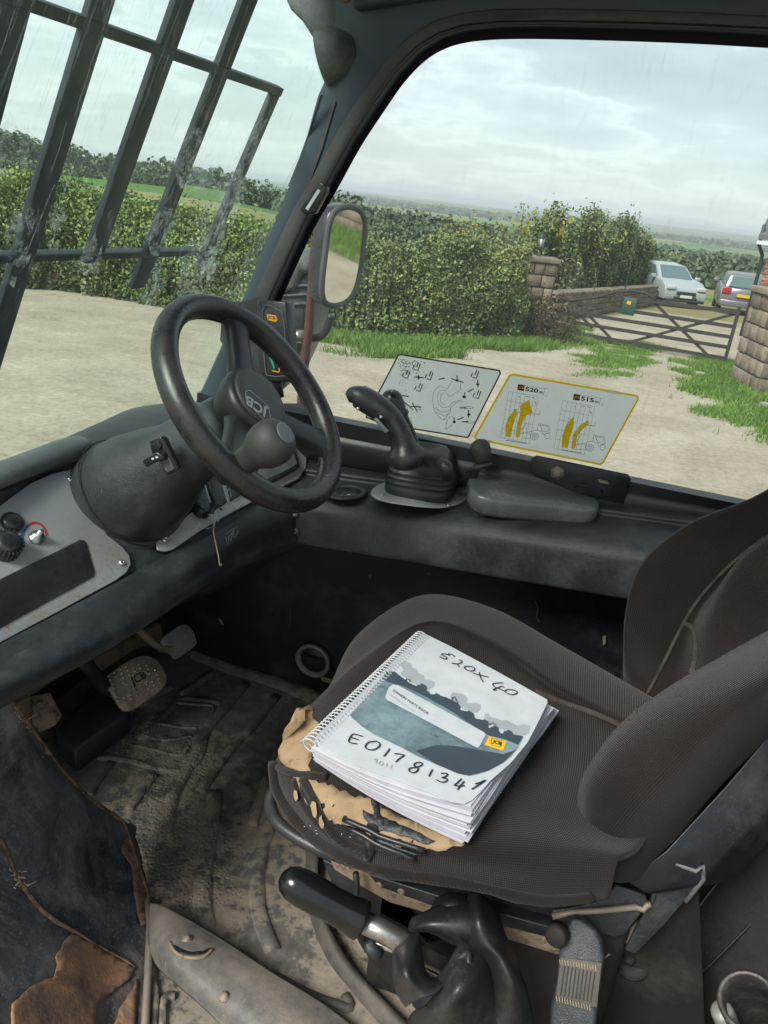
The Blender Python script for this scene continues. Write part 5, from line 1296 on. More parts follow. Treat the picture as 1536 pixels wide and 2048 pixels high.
# ================================================================== OUTSIDE FITTINGS
gd_ = thing('screen_guard', 'black flat bar guard grille standing in front of the windscreen', 'guard', wsp(1.0, 1.75, -.1))
def gq(y, z, off=.092): return wsp(y, z, -off)
slope = Vector((.46, 0, 1)).normalized()
for y, z0 in ((.66, 1.45), (.807, 1.45), (.935, 1.45), (1.09, 1.955), (1.245, 1.90), (1.442, 1.93)):
    zt = 2.262 if y > 1.4 else 2.75
    bar('guard_bar', gq(y, z0), gq(y, zt), .040 if y < 1.4 else .030, .010, 'guard_bar', gd_, up=WN, bevel=.001)
bar('guard_rail', gq(.45, 2.266, .092), gq(1.456, 2.262, .092), .016, .015, 'guard_bar', gd_, up=slope, bevel=.002)
bar('guard_rail', gq(.45, 1.977, .092), gq(1.40, 1.962, .092), .016, .012, 'guard_bar', gd_, up=slope, bevel=.002)
bar('guard_rail', gq(.45, 2.70, .092), gq(1.30, 2.70, .092), .022, .022, 'guard_bar', gd_, up=slope)
# lamp outside the top corner of the windscreen
lp = thing('work_lamp', 'dark grey work lamp hanging outside the top corner of the windscreen', 'lamp', V(640, 110, Y=1.56))
LPn = Plane((0, 1.56, 0), (.15, -1, 0))
plate('lamp_arm', LPn, [(575, -40), (572, 0), (580, 18), (604, 42), (622, 70), (634, 88), (680, 110), (700, -40)], .04, 'plastic_dusty', lp, bevel=.006)
lathe('lamp_bowl', LPn.at(652, 118, 0), (-1, -.15, -.35), [(-.06, .03), (-.03, .045), (.0, .050), (.006, .048)], 'plastic_dusty', lp, segs=28)
lathe('lamp_glass', LPn.at(652, 118, 0), (-1, -.15, -.35), [(.004, .046), (.010, .040), (.014, .02)], 'sideglass', lp, segs=24)
# wing mirror on a maroon tube
mn_ = thing('wing_mirror', 'rounded wing mirror on a maroon tube arm outside the side window', 'mirror', V(625, 690, Y=1.95))
mc = V(685, 512, Y=1.90)
mnorm = (Vector((.93, .40, -.15)).normalized()-ray(685, 512).normalized()).normalized(); MPl = Plane(mc, mnorm)
MO = [(692, 410), (716, 416), (729, 436), (729, 470), (722, 530), (712, 575), (697, 601), (672, 613), (650, 610), (641, 592), (641, 560), (648, 500), (655, 450), (668, 420)]
mo = [tuple(q) for q in crom(MO, 4, True)]
plate('mirror_housing', MPl, mo, .05, 'plastic_smooth', mn_, bevel=.01)
cxm = sum(p[0] for p in mo)/len(mo); cym = sum(p[1] for p in mo)/len(mo)
mi = [(cxm+(x-cxm)*.87, cym+(y-cym)*.93) for x, y in mo]
tube('mirror_surround', [MPl.at(x, y, .002) for x, y in [(cxm+(x-cxm)*.95, cym+(y-cym)*.97) for x, y in mo]], .008, 'pillar_seal', mn_, segs=8, closed=True)
vs = [MPl.at(x, y, .004) for x, y in mi]; obj('mirror_glass', vs, [list(range(len(vs)))], 'mirror', mn_)
tube('mirror_arm', [tuple(q) for q in crom([V(x, y, Y=1.97) for x, y in ((672, 478), (650, 470), (634, 478), (630, 500), (624, 570), (617, 660), (606, 760), (596, 900))], 5)], .0125, 'redpaint', mn_, segs=12)
tube('mirror_stay', [tuple(q) for q in crom([V(x, y, Y=2.0) for x, y in ((590, 668), (612, 676), (640, 674), (655, 655), (662, 630))], 4)], .011, 'rubber', mn_, segs=10)
lathe('stay_clamp', V(590, 672, Y=1.98), (1, 0, .1), [(-.02, .018), (.03, .018)], 'steel', mn_, segs=12)
# machine's own black bonnet seen past the pillar
bn = thing('engine_cover', 'dusty black moulded cover with a hood, seen between pillar and mirror arm', 'cover', V(580, 680, Y=2.2))
BNP = Plane((0, 2.2, 0), (.2, -1, 0))
plate('cover_hood', BNP, [(548, 545), (566, 512), (585, 500), (605, 504), (618, 522), (622, 545), (612, 548), (600, 545), (590, 580), (545, 590)], .35, 'plastic_dusty', bn, bevel=.02)
plate('cover_body', BNP, [(530, 560), (560, 545), (616, 548), (618, 600), (612, 660), (600, 700), (560, 790), (500, 780)], .30, 'plastic', bn, off=-.02, bevel=.02)
for k, (y0, y1) in enumerate(((572, 576), (590, 594), (608, 612))): plate('cover_rib', BNP, [(560, y0), (612, y0-3), (612, y1-3), (560, y1)], .01, 'plastic_dusty', bn, off=-.012)

# dried splashes and drips on the windscreen
WPi = Plane(W0, WN)
def blob(cx, cy, rx, ry, rot=.3, j=.35):
    pts = [(cx+(rx*cos(t)*cos(rot)-ry*sin(t)*sin(rot))*(1+random.uniform(-j, j)), cy+(rx*cos(t)*sin(rot)+ry*sin(t)*cos(rot))*(1+random.uniform(-j, j))) for t in [2*pi*k/18 for k in range(18)]]
    obj('dried_splash', [WPi.at(x, y, .0012) for x, y in pts], [list(range(18))], 'splash', cab)
for q in ((45, 450, 26, 48, .35), (30, 530, 22, 45, .4), (8, 300, 14, 70, .2), (48, 290, 10, 45, .1), (375, 310, 26, 60, .35), (495, 300, 16, 70, .4), (180, 510, 20, 40, .3), (320, 455, 24, 50, .4), (430, 440, 34, 110, .3), (390, 540, 40, 70, .3), (115, 430, 16, 34, .2), (405, 350, 26, 40, .2), (300, 590, 18, 60, .4)): blob(*q)
dr = []
for k in range(34):
    x = random.uniform(10, 520); y0 = random.choice([-20, random.uniform(100, 480)]); L = random.uniform(90, 420); y1 = min(y0+L, 620); x1 = x-(y1-y0)*.36+random.uniform(-8, 8)
    pts = [(x+(x1-x)*t+3*noise.noise(Vector((k*3.1, t*6, 0))), y0+(y1-y0)*t) for t in [m/7 for m in range(8)]]
    if all(WPi.at(px, py).y > .4 for px, py in pts): dr.append(ribbon_data([WPi.at(px, py, .0010) for px, py in pts], random.uniform(.0006, .0020), WN))
vs, fs = merge(dr); o = obj('dried_drips', vs, fs, 'drip', cab); o['kind'] = 'stuff'

# ================================================================== FOOTWELL
FZ = 1.0
fm = None
# ribbed rubber mat over the floor
nx, ny = 60, 60
vs = []; 
def matz(x, y): return FZ+.006*noise.noise(Vector((x*6, y*6, 1)))+.0025*noise.noise(Vector((x*22, y*22, 1)))
X0, X1, Y0, Y1 = -1.18, .12, .50, 1.462
gridv = [[Vector((X0+(X1-X0)*i/nx, Y0+(Y1-Y0)*j/ny, matz(X0+(X1-X0)*i/nx, Y0+(Y1-Y0)*j/ny))) for j in range(ny+1)] for i in range(nx+1)]
vs = [v for r_ in gridv for v in r_]; fs = [[i*(ny+1)+j, (i+1)*(ny+1)+j, (i+1)*(ny+1)+j+1, i*(ny+1)+j+1] for i in range(nx) for j in range(ny)]
mt = obj('floor_mat', vs, fs, 'mat', cab, smooth=True)
def fl(x, y, h=.004): return V(x, y, z=FZ+h)
def ribbar(pts, w=.012, h=.010, mat='mat', name='mat_rib'):
    w *= 1.2; h *= .75; P = [fl(x, y) for x, y in crom(pts, 4)]; vs = []
    for i, p in enumerate(P):
        a = P[max(i-1, 0)]; b = P[min(i+1, len(P)-1)]; t = (b-a).normalized(); s = Vector((-t.y, t.x, 0)); p = Vector((p.x, p.y, matz(p.x, p.y)))
        vs += [p-s*w-Z1*.004, p-s*w*.6+Z1*h, p+s*w*.6+Z1*h, p+s*w-Z1*.004]
    n = len(P); fs = [[4*i+k, 4*i+k+1, 4*i+5+k, 4*i+4+k] for i in range(n-1) for k in range(3)]+[[0, 1, 2, 3], [4*n-1, 4*n-2, 4*n-3, 4*n-4]]
    return obj(name, vs, fs, mat, mt, smooth=True)
ribbar([(492, 1366), (440, 1425), (400, 1475), (395, 1500), (360, 1560), (342, 1600), (330, 1680)], .013)
ribbar([(553, 1392), (500, 1455), (450, 1510), (400, 1580)], .011); ribbar([(430, 1580), (425, 1640), (410, 1720), (405, 1800), (412, 1850)], .016)
ribbar([(620, 1440), (560, 1500), (540, 1540), (520, 1600), (505, 1650)], .011); ribbar([(545, 1640), (525, 1690), (515, 1760), (520, 1830), (545, 1900)], .014)
ribbar([(424, 1342), (390, 1368), (360, 1388)], .010); ribbar([(308, 1548), (280, 1585), (254, 1622)], .010); ribbar([(222, 1522), (185, 1575), (180, 1590)], .008)
ribbar([(380, 1302), (460, 1332), (545, 1362), (630, 1396), (700, 1425)], .020, .02)
# raised heel pad
ribbar([(275, 1475), (330, 1430), (358, 1398), (400, 1398), (430, 1402), (442, 1412), (425, 1440), (412, 1470), (402, 1505), (385, 1530), (350, 1540), (300, 1530), (250, 1515), (195, 1512)], .008, .006)
ribbar([(350, 1405), (395, 1408), (428, 1416), (400, 1470), (388, 1505), (366, 1522)], .004, .006)
for L in (((290, 1440), (350, 1452), (395, 1455)), ((275, 1462), (330, 1478), (385, 1470)), ((262, 1485), (320, 1500), (362, 1508), (378, 1490))): ribbar(L, .004, .004)
ribbar([(180, 1470), (240, 1432), (300, 1395), (345, 1372)], .008, .014)
# mat upstand and grey kerb round the seat base
def kerb(name, inner, outer, z0, z1, mat):
    A = [V(x, y, z=z0) for x, y in crom(outer, 5)]; B = [V(x, y, z=z1) for x, y in crom([((a[0]*.55+b[0]*.45), (a[1]*.55+b[1]*.45)) for a, b in zip(inner, outer)], 5)]; Cc = [V(x, y, z=z1) for x, y in crom(inner, 5)]; D = [p-Z1*.05 for p in Cc]
    vs = A+B+Cc+D; n = len(A); fs = [[k*n+i, k*n+i+1, (k+1)*n+i+1, (k+1)*n+i] for k in range(3) for i in range(n-1)]
    return obj(name, vs, fs, mat, mt, smooth=True)
kerb('mat_edge', [(640, 1690), (636, 1750), (650, 1830), (690, 1910), (745, 1975), (830, 2060), (900, 2130)], [(612, 1700), (612, 1760), (622, 1840), (655, 1920), (705, 1985), (770, 2060), (840, 2130)], FZ+.004, FZ+.03, 'mat_grey')
ribbar([(548, 1950), (600, 1975), (660, 2000), (700, 2012), (690, 1985)], .007, .008, 'mat_grey')
# bulkhead and boxes under the dash
box('bulkhead', (-1.10, .95, 1.28), .012, .52, .30, 'dark', cab)
box('heater_box', (-.98, 1.22, 1.40), .10, .16, .10, 'paint', cab, bevel=.01)
box('kick_panel', (-1.02, .78, 1.28), .07, .18, .16, 'beige', cab, bevel=.01)
plate('footwell_flange', Plane(V(90, 1450, z=1.10), (.7, -.4, .6)), [(50, 1395), (100, 1385), (125, 1430), (112, 1450), (80, 1465), (40, 1420)], .01, 'beige', cab, bevel=.002)
prism('floor_step', [V(x, y, z=1.06) for x, y in ((112, 1462), (165, 1400), (250, 1360), (262, 1420), (150, 1500))], (0, 0, -.06), 'plastic', cab, bevel=.006)
plate('torn_insulation', Plane((-1.02, 1.0, 1.2), (1, 0, .1)), [(170, 1330), (260, 1280), (345, 1235), (375, 1262), (330, 1282), (270, 1300), (200, 1345)], .02, 'beige', cab, bevel=.004)
# pedals
def pedal(name, label, cat, P, outline, th, mat, arm, armr):
    t = thing(name, label, cat, P.p)
    pts = [tuple(q) for q in crom(outline, 3, True)]
    o = plate('pad', P, pts, th, mat, t, bevel=.0025, segs=3)
    tube('arm', arm, armr, 'dark' if 'brake' in name else 'beige', t, segs=10)
    return t, o
BPp = Plane(V(268, 1368, z=1.125), (.52, -.30, .80))
bp, bpad = pedal('brake_pedal', 'worn studded metal brake pedal with a raised emblem', 'pedal', BPp, [(204, 1360), (222, 1345), (262, 1318), (290, 1311), (312, 1318), (331, 1345), (332, 1368), (310, 1390), (275, 1414), (254, 1421), (240, 1414), (222, 1385)], .012, 'pedal_steel', [V(245, 1395, z=1.10), V(205, 1370, z=1.13), V(178, 1335, z=1.20), V(160, 1310, z=1.32)], [.014, .016, .014, .014])
k = 0
for i in range(11):
    for j in range(8):
        x = 214+i*11.5+j*3.2-8; y = 1372-i*6.3+j*8.2-14
        if math.hypot((x-268)/56, (y-1367)/46) > .98: continue
        if abs((x-268)*.86-(y-1362)*.5) < 34 and abs((x-268)*.45+(y-1362)*.86) < 15: continue
        lathe('stud', BPp.at(x, y, 0), BPp.n, [(-.001, .0032), (.0018, .0026), (.0024, .0010)], 'steel', bpad, segs=7)
em = [(240, 1362), (252, 1350), (288, 1342), (300, 1352), (290, 1371), (276, 1384), (268, 1379), (262, 1366), (252, 1370), (240, 1362)]
tube('emblem_frame', [BPp.at(x, y, .001) for x, y in em], .0011, 'steel', bpad, segs=5)
ptext('emblem_lettering', 'JCB', BPp, (268, 1377), (296, 1360), (258, 1356), 'dark', bpad, off=.0015, bold=.02)
APp = Plane(V(357, 1280, z=1.14), (.70, -.34, .62))
pedal('accelerator_pedal', 'smooth grey curved accelerator pedal beside the brake', 'pedal', APp, [(321, 1283), (334, 1268), (360, 1251), (372, 1249), (384, 1258), (394, 1282), (390, 1292), (370, 1308), (352, 1318), (343, 1312), (332, 1297)], .008, 'pedal_grey', [V(345, 1300, z=1.13), V(322, 1298, z=1.13), V(300, 1282, z=1.15), V(276, 1258, z=1.20), V(262, 1240, z=1.25)], .009)

# --- scraped sill at the door side, torn linings, seam
sl = [[V(-260, 1330, z=1.50), V(-120, 1345, z=1.50), V(0, 1385, z=1.46), V(30, 1412, z=1.42), V(52, 1440, z=1.36)],
      [V(-260, 1500, z=1.42), V(-100, 1500, z=1.40), V(30, 1490, z=1.34), V(80, 1492, z=1.28), V(108, 1522, z=1.22)],
      [V(-260, 1620, z=1.36), V(-100, 1610, z=1.33), V(60, 1590, z=1.25), V(130, 1570, z=1.19), V(182, 1602, z=1.12)],
      [V(-260, 1750, z=1.30), V(-80, 1730, z=1.27), V(100, 1690, z=1.18), V(190, 1660, z=1.11), V(262, 1662, z=1.05)],
      [V(-260, 1850, z=1.27), V(-80, 1840, z=1.23), V(120, 1800, z=1.13), V(220, 1770, z=1.06), V(292, 1768, z=1.015)],
      [V(-260, 1960, z=1.24), V(-80, 1950, z=1.20), V(120, 1930, z=1.10), V(220, 1900, z=1.035), V(300, 1870, z=1.005)],
      [V(-260, 2080, z=1.22), V(-80, 2080, z=1.18), V(120, 2060, z=1.08), V(220, 2050, z=1.02), V(298, 2040, z=1.0)],
      [V(-260, 2250, z=1.20), V(-80, 2250, z=1.15), V(120, 2250, z=1.06), V(220, 2250, z=1.0), V(296, 2250, z=.99)]]
sill, sill_bvh = patch('door_sill_panel', sl, 'sill', cab, nu=6, nv=5, solid=.006)
drape('torn_lining', sill_bvh, [(20, 2010), (60, 1975), (105, 1955), (112, 1930), (108, 1915), (125, 1885), (142, 1868), (170, 1880), (205, 1905), (250, 1925), (268, 1935), (262, 1955), (240, 1975), (205, 1995), (188, 2010), (184, 2060), (20, 2060)], 'tan', cab, off=.004, thick=.002, jit=2.2)
drape('torn_lining', sill_bvh, [(225, 2060), (236, 2020), (262, 1985), (272, 1960), (274, 1990), (270, 2060)], 'tan', cab, off=.004, thick=.002, jit=2)
drape('worn_strip', sill_bvh, [(255, 1668), (275, 1680), (290, 1760), (292, 1800), (296, 1850), (280, 1856), (268, 1800), (262, 1740), (240, 1700)], 'rust', cab, off=.003, thick=.001, jit=2.5)
def on_bvh(b, x, y, off=.002):
    h_, nn, _, _ = b.ray_cast(CAM, ray(x, y).normalized())
    if h_ is None: return None
    return h_+(nn if nn.dot(ray(x, y)) < 0 else -nn)*off
seam = [on_bvh(sill_bvh, x, y) for x, y in crom([(-10, 1670), (10, 1700), (28, 1748), (42, 1770), (70, 1808), (105, 1840), (140, 1860), (180, 1885), (215, 1905), (252, 1925), (268, 1938)], 5)]
seam = [p for p in seam if p]
tube('rusty_seam', seam, [.0032+.0012*noise.noise(p*60) for p in seam], 'rust', cab, segs=7)
seam = [on_bvh(sill_bvh, x, y) for x, y in crom([(4, 1392), (28, 1406), (50, 1432), (76, 1474), (112, 1528), (150, 1572), (192, 1608), (240, 1642), (270, 1665), (286, 1722), (296, 1800)], 5)]
seam = [p for p in seam if p]
tube('frayed_edge', seam, [.003+.0016*noise.noise(p*70) for p in seam], 'bolt_dull' if False else 'rust', cab, segs=7)
prt = []
for k in range(70):
    x, y = random.choice([(10, 1395), (30, 1408), (48, 1430), (60, 1450), (92, 1500), (38, 1765), (30, 1750)]); x += random.uniform(-12, 12); y += random.uniform(-10, 14)
    p = on_bvh(sill_bvh, x, y, .002)
    if p is None: continue
    q = p+Vector((random.gauss(0, .006), random.gauss(0, .006), random.uniform(0, .006))); prt.append(tube_data([p, (p+q)/2+Vector((0, 0, .001)), q], [.0008, .0007, .0003], 4))
vs, fs = merge(prt); o = obj('frayed_fibres', vs, fs, 'string', cab); o['kind'] = 'stuff'
tube('sill_rib', [V(x, y, z=z) for x, y, z in ((296, 1800, 1.02), (300, 1850, 1.016), (296, 1950, 1.014), (290, 2060, 1.014), (286, 2160, 1.01))], .006, 'bolt_dull', cab, segs=8)
# small rubber flap beside the seam
plate('rubber_flap', Plane(V(270, 1680, z=1.05), (.3, -.3, 1)), [(250, 1648), (262, 1645), (274, 1655), (268, 1690), (262, 1720), (256, 1690)], .004, 'rubber', cab)
# pale cover bolted over the floor corner
pc = [[V(300, 1806, z=1.035), V(330, 1812, z=1.05), V(380, 1838, z=1.055), V(450, 1880, z=1.05), V(540, 1940, z=1.045), V(640, 2000, z=1.035), V(720, 2060, z=1.02)],
      [V(296, 1850, z=1.03), V(330, 1862, z=1.06), V(380, 1885, z=1.07), V(450, 1925, z=1.065), V(530, 1980, z=1.06), V(610, 2040, z=1.05), V(690, 2100, z=1.03)],
      [V(296, 1890, z=1.02), V(330, 1915, z=1.055), V(370, 1940, z=1.07), V(430, 1985, z=1.065), V(500, 2040, z=1.06), V(570, 2090, z=1.05), V(640, 2150, z=1.03)],
      [V(298, 1915, z=1.004), V(330, 1950, z=1.02), V(362, 1978, z=1.03), V(410, 2020, z=1.03), V(460, 2070, z=1.02), V(520, 2120, z=1.02), V(560, 2180, z=1.01)]]
pco, pc_bvh = patch('pale_floor_cover', pc, 'pale_cover', cab, nu=5, nv=6, solid=.005)
for x, y in ((374, 1879), (449, 1993)):
    p = on_bvh(pc_bvh, x, y, 0); lathe('bolt', p, (.1, -.2, 1), [(-.001, .0085), (.0015, .008), (.002, .005), (.005, .0045), (.0055, .002)], 'bolt_dull', pco, segs=8)
drape('torn_slot', pc_bvh, [(345, 1890), (352, 1892), (365, 1900), (385, 1905), (405, 1903), (418, 1898), (424, 1896), (418, 1904), (400, 1911), (375, 1910), (355, 1903)], 'ink', pco, off=.0015, jit=1.2)
p = [on_bvh(pc_bvh, x, y, .001) for x, y in crom([(340, 1885), (347, 1900), (362, 1912), (385, 1917), (408, 1914), (424, 1900)], 4)]; tube('torn_lip', [q for q in p if q], .0028, 'beige', pco, segs=6)
ribbar([(306, 2060), (312, 2000), (306, 1960), (304, 1925)], .006, .012, 'mat')
ribbar([(325, 2060), (328, 2000), (350, 1990)], .006, .012, 'mat')

# ================================================================== SEAT
st = thing('operator_seat', 'worn brown black cloth bucket seat with torn front cushion', 'seat', (-.10, .92, 1.0))
box('seat_base', (-.02, 1.0, 1.19), .17, .20, .17, 'dark', st, bevel=.01)
cu = [[(715, 1300, 1.38), (745, 1262, 1.38), (850, 1225, 1.38), (1000, 1260, 1.38), (1150, 1340, 1.38), (1320, 1420, 1.38)],
      [(672, 1356, 1.47), (722, 1262, 1.495), (845, 1190, 1.515), (980, 1214, 1.515), (1125, 1292, 1.51), (1330, 1410, 1.49)],
      [(645, 1392, 1.50), (760, 1284, 1.540), (870, 1236, 1.545), (1000, 1284, 1.535), (1120, 1366, 1.525), (1330, 1470, 1.50)],
      [(625, 1408, 1.505), (745, 1310, 1.545), (862, 1262, 1.540), (1000, 1322, 1.522), (1120, 1400, 1.508), (1330, 1510, 1.49)],
      [(600, 1430, 1.50), (725, 1400, 1.532), (850, 1400, 1.522), (1000, 1460, 1.510), (1120, 1500, 1.500), (1330, 1570, 1.48)],
      [(562, 1500, 1.49), (660, 1520, 1.525), (830, 1560, 1.522), (980, 1600, 1.518), (1100, 1620, 1.505), (1290, 1680, 1.49)],
      [(550, 1535, 1.475), (640, 1610, 1.505), (760, 1655, 1.515), (920, 1690, 1.520), (1060, 1700, 1.515), (1240, 1715, 1.50)],
      [(552, 1575, 1.455), (636, 1662, 1.47), (748, 1715, 1.485), (910, 1740, 1.49), (1070, 1765, 1.485), (1225, 1770, 1.48)],
      [(566, 1606, 1.435), (642, 1686, 1.44), (750, 1738, 1.45), (900, 1768, 1.45), (1080, 1806, 1.45), (1218, 1800, 1.445)],
      [(620, 1600, 1.40), (680, 1660, 1.40), (780, 1710, 1.41), (920, 1740, 1.41), (1080, 1775, 1.41), (1218, 1780, 1.41)]]
ctrl = []
for r_ in cu:
    row = [V(r_[0][0]+45, r_[0][1]+10, z=r_[0][2]-.05)]+[V(x, y, z=z) for x, y, z in r_]
    ctrl.append(row)
cush, cush_bvh = patch('cushion', ctrl, 'fabric', st, nu=9, nv=6, solid=.01)
# torn front: foam showing, cloth strands across it
FOAM = [[(595, 1414), (618, 1412), (628, 1420), (630, 1440), (640, 1462), (645, 1480), (625, 1500), (618, 1530), (622, 1545), (605, 1552), (575, 1540), (558, 1515), (560, 1490), (575, 1450)],
        [(578, 1548), (602, 1553), (650, 1565), (700, 1590), (745, 1600), (790, 1630), (860, 1650), (925, 1672), (930, 1690), (880, 1703), (830, 1698), (760, 1685), (735, 1668), (700, 1650), (655, 1640), (620, 1612), (595, 1580)]]
for f_ in FOAM: drape('exposed_foam', cush_bvh, f_, 'foam', st, off=.0012, thick=.0005, jit=4.5, step=22)
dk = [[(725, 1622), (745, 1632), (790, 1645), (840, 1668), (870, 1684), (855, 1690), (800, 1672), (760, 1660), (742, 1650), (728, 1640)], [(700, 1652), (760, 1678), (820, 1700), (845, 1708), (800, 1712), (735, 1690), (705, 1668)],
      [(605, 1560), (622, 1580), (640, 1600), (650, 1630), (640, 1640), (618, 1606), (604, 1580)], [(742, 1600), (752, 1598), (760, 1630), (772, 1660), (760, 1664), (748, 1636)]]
for f_ in dk: drape('tear_shade_patch', cush_bvh, f_, 'plastic', st, off=.003, thick=.0012, jit=2.2)  # dark pieces that paint shade under the torn cloth edges
def strand(pts, r, mat='fabric'):
    r = r*.62; P = [on_bvh(cush_bvh, x, y, r*.5) for x, y in crom(pts, 5)]; P = [p for p in P if p]
    if len(P) > 2: 
        vs, fs = tube_data(P, [r*(1+.35*noise.noise(p*50)) for p in P], 8); uv = [(v.x*2, v.y*2) for v in vs]
        obj('cloth_strand', vs, fs, mat, st, smooth=True, uvs=uv)
strand([(560, 1535), (585, 1546), (620, 1552), (655, 1556)], .008); strand([(608, 1560), (625, 1590), (650, 1640), (690, 1680), (740, 1700)], .010)
strand([(552, 1520), (556, 1570), (585, 1625), (640, 1680), (720, 1722), (800, 1742), (880, 1752), (960, 1768), (1080, 1795), (1180, 1790)], .011)
strand([(735, 1655), (750, 1660), (745, 1690), (735, 1715)], .007); strand([(590, 1560), (610, 1610), (660, 1665), (720, 1700)], .007)
strand([(575, 1445), (592, 1418), (620, 1410)], .004)
fo = [(605, 1590, 4, 9), (640, 1618, 5, 14), (655, 1640, 4, 10)]
for x, y, a, b_ in fo: drape('exposed_foam', cush_bvh, circ(x, y, a, b_, 10, -.3), 'foam', st, off=.010, jit=1)
for L in ([(690, 1640), (760, 1672), (850, 1700)], [(700, 1655), (770, 1690), (830, 1710)]):
    P = [on_bvh(cush_bvh, x, y, .006) for x, y in crom(L, 4)]; tube('cushion_pan_wire', [p for p in P if p], .003, 'paint', st, segs=8)
prt = []
for k in range(26):
    p = on_bvh(cush_bvh, 560+random.random()*150, 1640+random.random()*60, .001) if k % 2 else on_bvh(cush_bvh, 640+random.gauss(0, 30), 1650+random.gauss(0, 16), .004)
    if p: prt.append(lathe_data(p, Z1, [(0, .0007), (.0006, .0005)], 5))
vs, fs = merge(prt); o = obj('foam_crumbs', vs, fs, 'paper', st); o['kind'] = 'stuff'
# bent black tube round the cushion front
tube('height_lever_bar', [tuple(q) for q in crom([V(x, y, z=z) for x, y, z in ((553, 1575, 1.40), (543, 1592, 1.395), (541, 1615, 1.39), (555, 1645, 1.39), (590, 1672, 1.39), (640, 1698, 1.39), (700, 1718, 1.39), (780, 1745, 1.39))], 6)], .0085, 'rubber', st, segs=12)
# backrest
B0 = [[(1300, 1440, 1.36), (1250, 1442, 1.30), (1262, 1462, 1.25), (1275, 1520, 1.18), (1245, 1580, 1.08), (1160, 1655, .94), (1185, 1725, .90), (1236, 1766, .92), (1300, 1752, 1.0)],
      [(1300, 1370, 1.37), (1247, 1385, 1.31), (1278, 1410, 1.285), (1315, 1470, 1.21), (1290, 1540, 1.10), (1158, 1600, .945), (1200, 1670, .89), (1262, 1722, .91), (1330, 1710, 1.0)],
      [(1300, 1300, 1.38), (1246, 1325, 1.315), (1297, 1380, 1.305), (1350, 1420, 1.235), (1345, 1490, 1.12), (1172, 1540, .95), (1240, 1608, .885), (1305, 1672, .905), (1370, 1670, 1.0)],
      [(1310, 1200, 1.39), (1252, 1215, 1.32), (1330, 1320, 1.325), (1392, 1335, 1.235), (1420, 1420, 1.12), (1238, 1450, .965), (1318, 1522, .88), (1380, 1590, .90), (1430, 1590, 1.0)],
      [(1350, 1110, 1.40), (1287, 1125, 1.325), (1372, 1240, 1.335), (1430, 1225, 1.24), (1500, 1330, 1.12), (1335, 1375, .975), (1408, 1440, .87), (1460, 1500, .89), (1510, 1510, 1.0)],
      [(1440, 1050, 1.41), (1378, 1050, 1.33), (1440, 1160, 1.34), (1490, 1120, 1.25), (1600, 1240, 1.12), (1440, 1315, .98), (1505, 1375, .86), (1545, 1430, .88), (1600, 1440, 1.0)],
      [(1550, 1005, 1.42), (1490, 1003, 1.33), (1520, 1075, 1.34), (1600, 1040, 1.25), (1700, 1150, 1.12), (1555, 1255, .98), (1620, 1310, .86), (1660, 1360, .88), (1710, 1370, 1.0)],
      [(1605, 970, 1.425), (1560, 965, 1.335), (1585, 1033, 1.34), (1660, 1000, 1.25), (1760, 1105, 1.12), (1618, 1218, .98), (1680, 1275, .86), (1725, 1325, .88), (1775, 1335, 1.0)],
      [(1680, 930, 1.43), (1630, 925, 1.34), (1650, 990, 1.34), (1720, 960, 1.25), (1820, 1060, 1.12), (1680, 1180, .98), (1740, 1240, .86), (1790, 1290, .88), (1840, 1300, 1.0)],
      [(1850, 840, 1.45), (1800, 835, 1.36), (1830, 890, 1.35), (1900, 870, 1.26), (2000, 960, 1.13), (1870, 1080, .99), (1930, 1140, .87), (1980, 1190, .89), (2030, 1200, 1.0)]]
bk_, bk_bvh = patch('backrest', [[V(x, y, d=d-((.13, .12, .12, .07, .03, 0, 0, 0, 0)[k] if i > 1 else (.08, .07, .07, .04, .01, 0, 0, 0, 0)[k])) for k, (x, y, d) in enumerate(r_)] for i, r_ in enumerate(B0)], 'fabric', st, nu=8, nv=8, solid=.01)
prism('backrest_shell', [V(x, y, d=.97) for x, y in ((1246, 1762), (1330, 1700), (1450, 1570), (1560, 1440), (1800, 1260), (1850, 1350), (1640, 1520), (1480, 1680), (1400, 1770), (1290, 1790))], (.05, .05, -.02), 'paint', st, bevel=.01)
def seam_on(bvh, pts, r=.003, name='seam'):
    P = [on_bvh(bvh, x, y, r*.2) for x, y in crom(pts, 6)]; P = [p for p in P if p]
    if len(P) > 2: tube(name, P, r, 'seam', st, segs=7)
seam_on(cush_bvh, [(1070, 1385), (1130, 1408), (1200, 1432), (1256, 1458)], .0045)
seam_on(bk_bvh, [(1262, 1440), (1290, 1395), (1325, 1330), (1365, 1250), (1400, 1195), (1460, 1130), (1530, 1075)], .0028)
seam_on(bk_bvh, [(1385, 1345), (1392, 1300), (1388, 1262), (1370, 1248)], .0045)
# side bracket of the seat, recliner plate
RP = Plane(V(1270, 1800, z=1.36), (.25, -1, .25))
plate('hinge_bracket', RP, [(1104, 1822), (1150, 1815), (1210, 1800), (1232, 1770), (1292, 1792), (1298, 1808), (1250, 1870), (1232, 1876), (1140, 1850), (1106, 1838)], .006, 'plastic', st, bevel=.002)
tube('bracket_edge', [RP.at(x, y, .003) for x, y in ((1104, 1830), (1140, 1822), (1200, 1818), (1270, 1811), (1285, 1817), (1292, 1808), (1300, 1806))], .004, 'bolt_dull', st, segs=8)
plate('recliner_plate', Plane(V(1350, 1760, d=.98), (.15, -1, .2)), [(1318, 1712), (1328, 1714), (1362, 1728), (1392, 1742), (1406, 1728), (1405, 1760), (1380, 1790), (1330, 1850), (1270, 1910), (1250, 1900), (1300, 1800), (1308, 1760)], .006, 'plastic', st, bevel=.002)
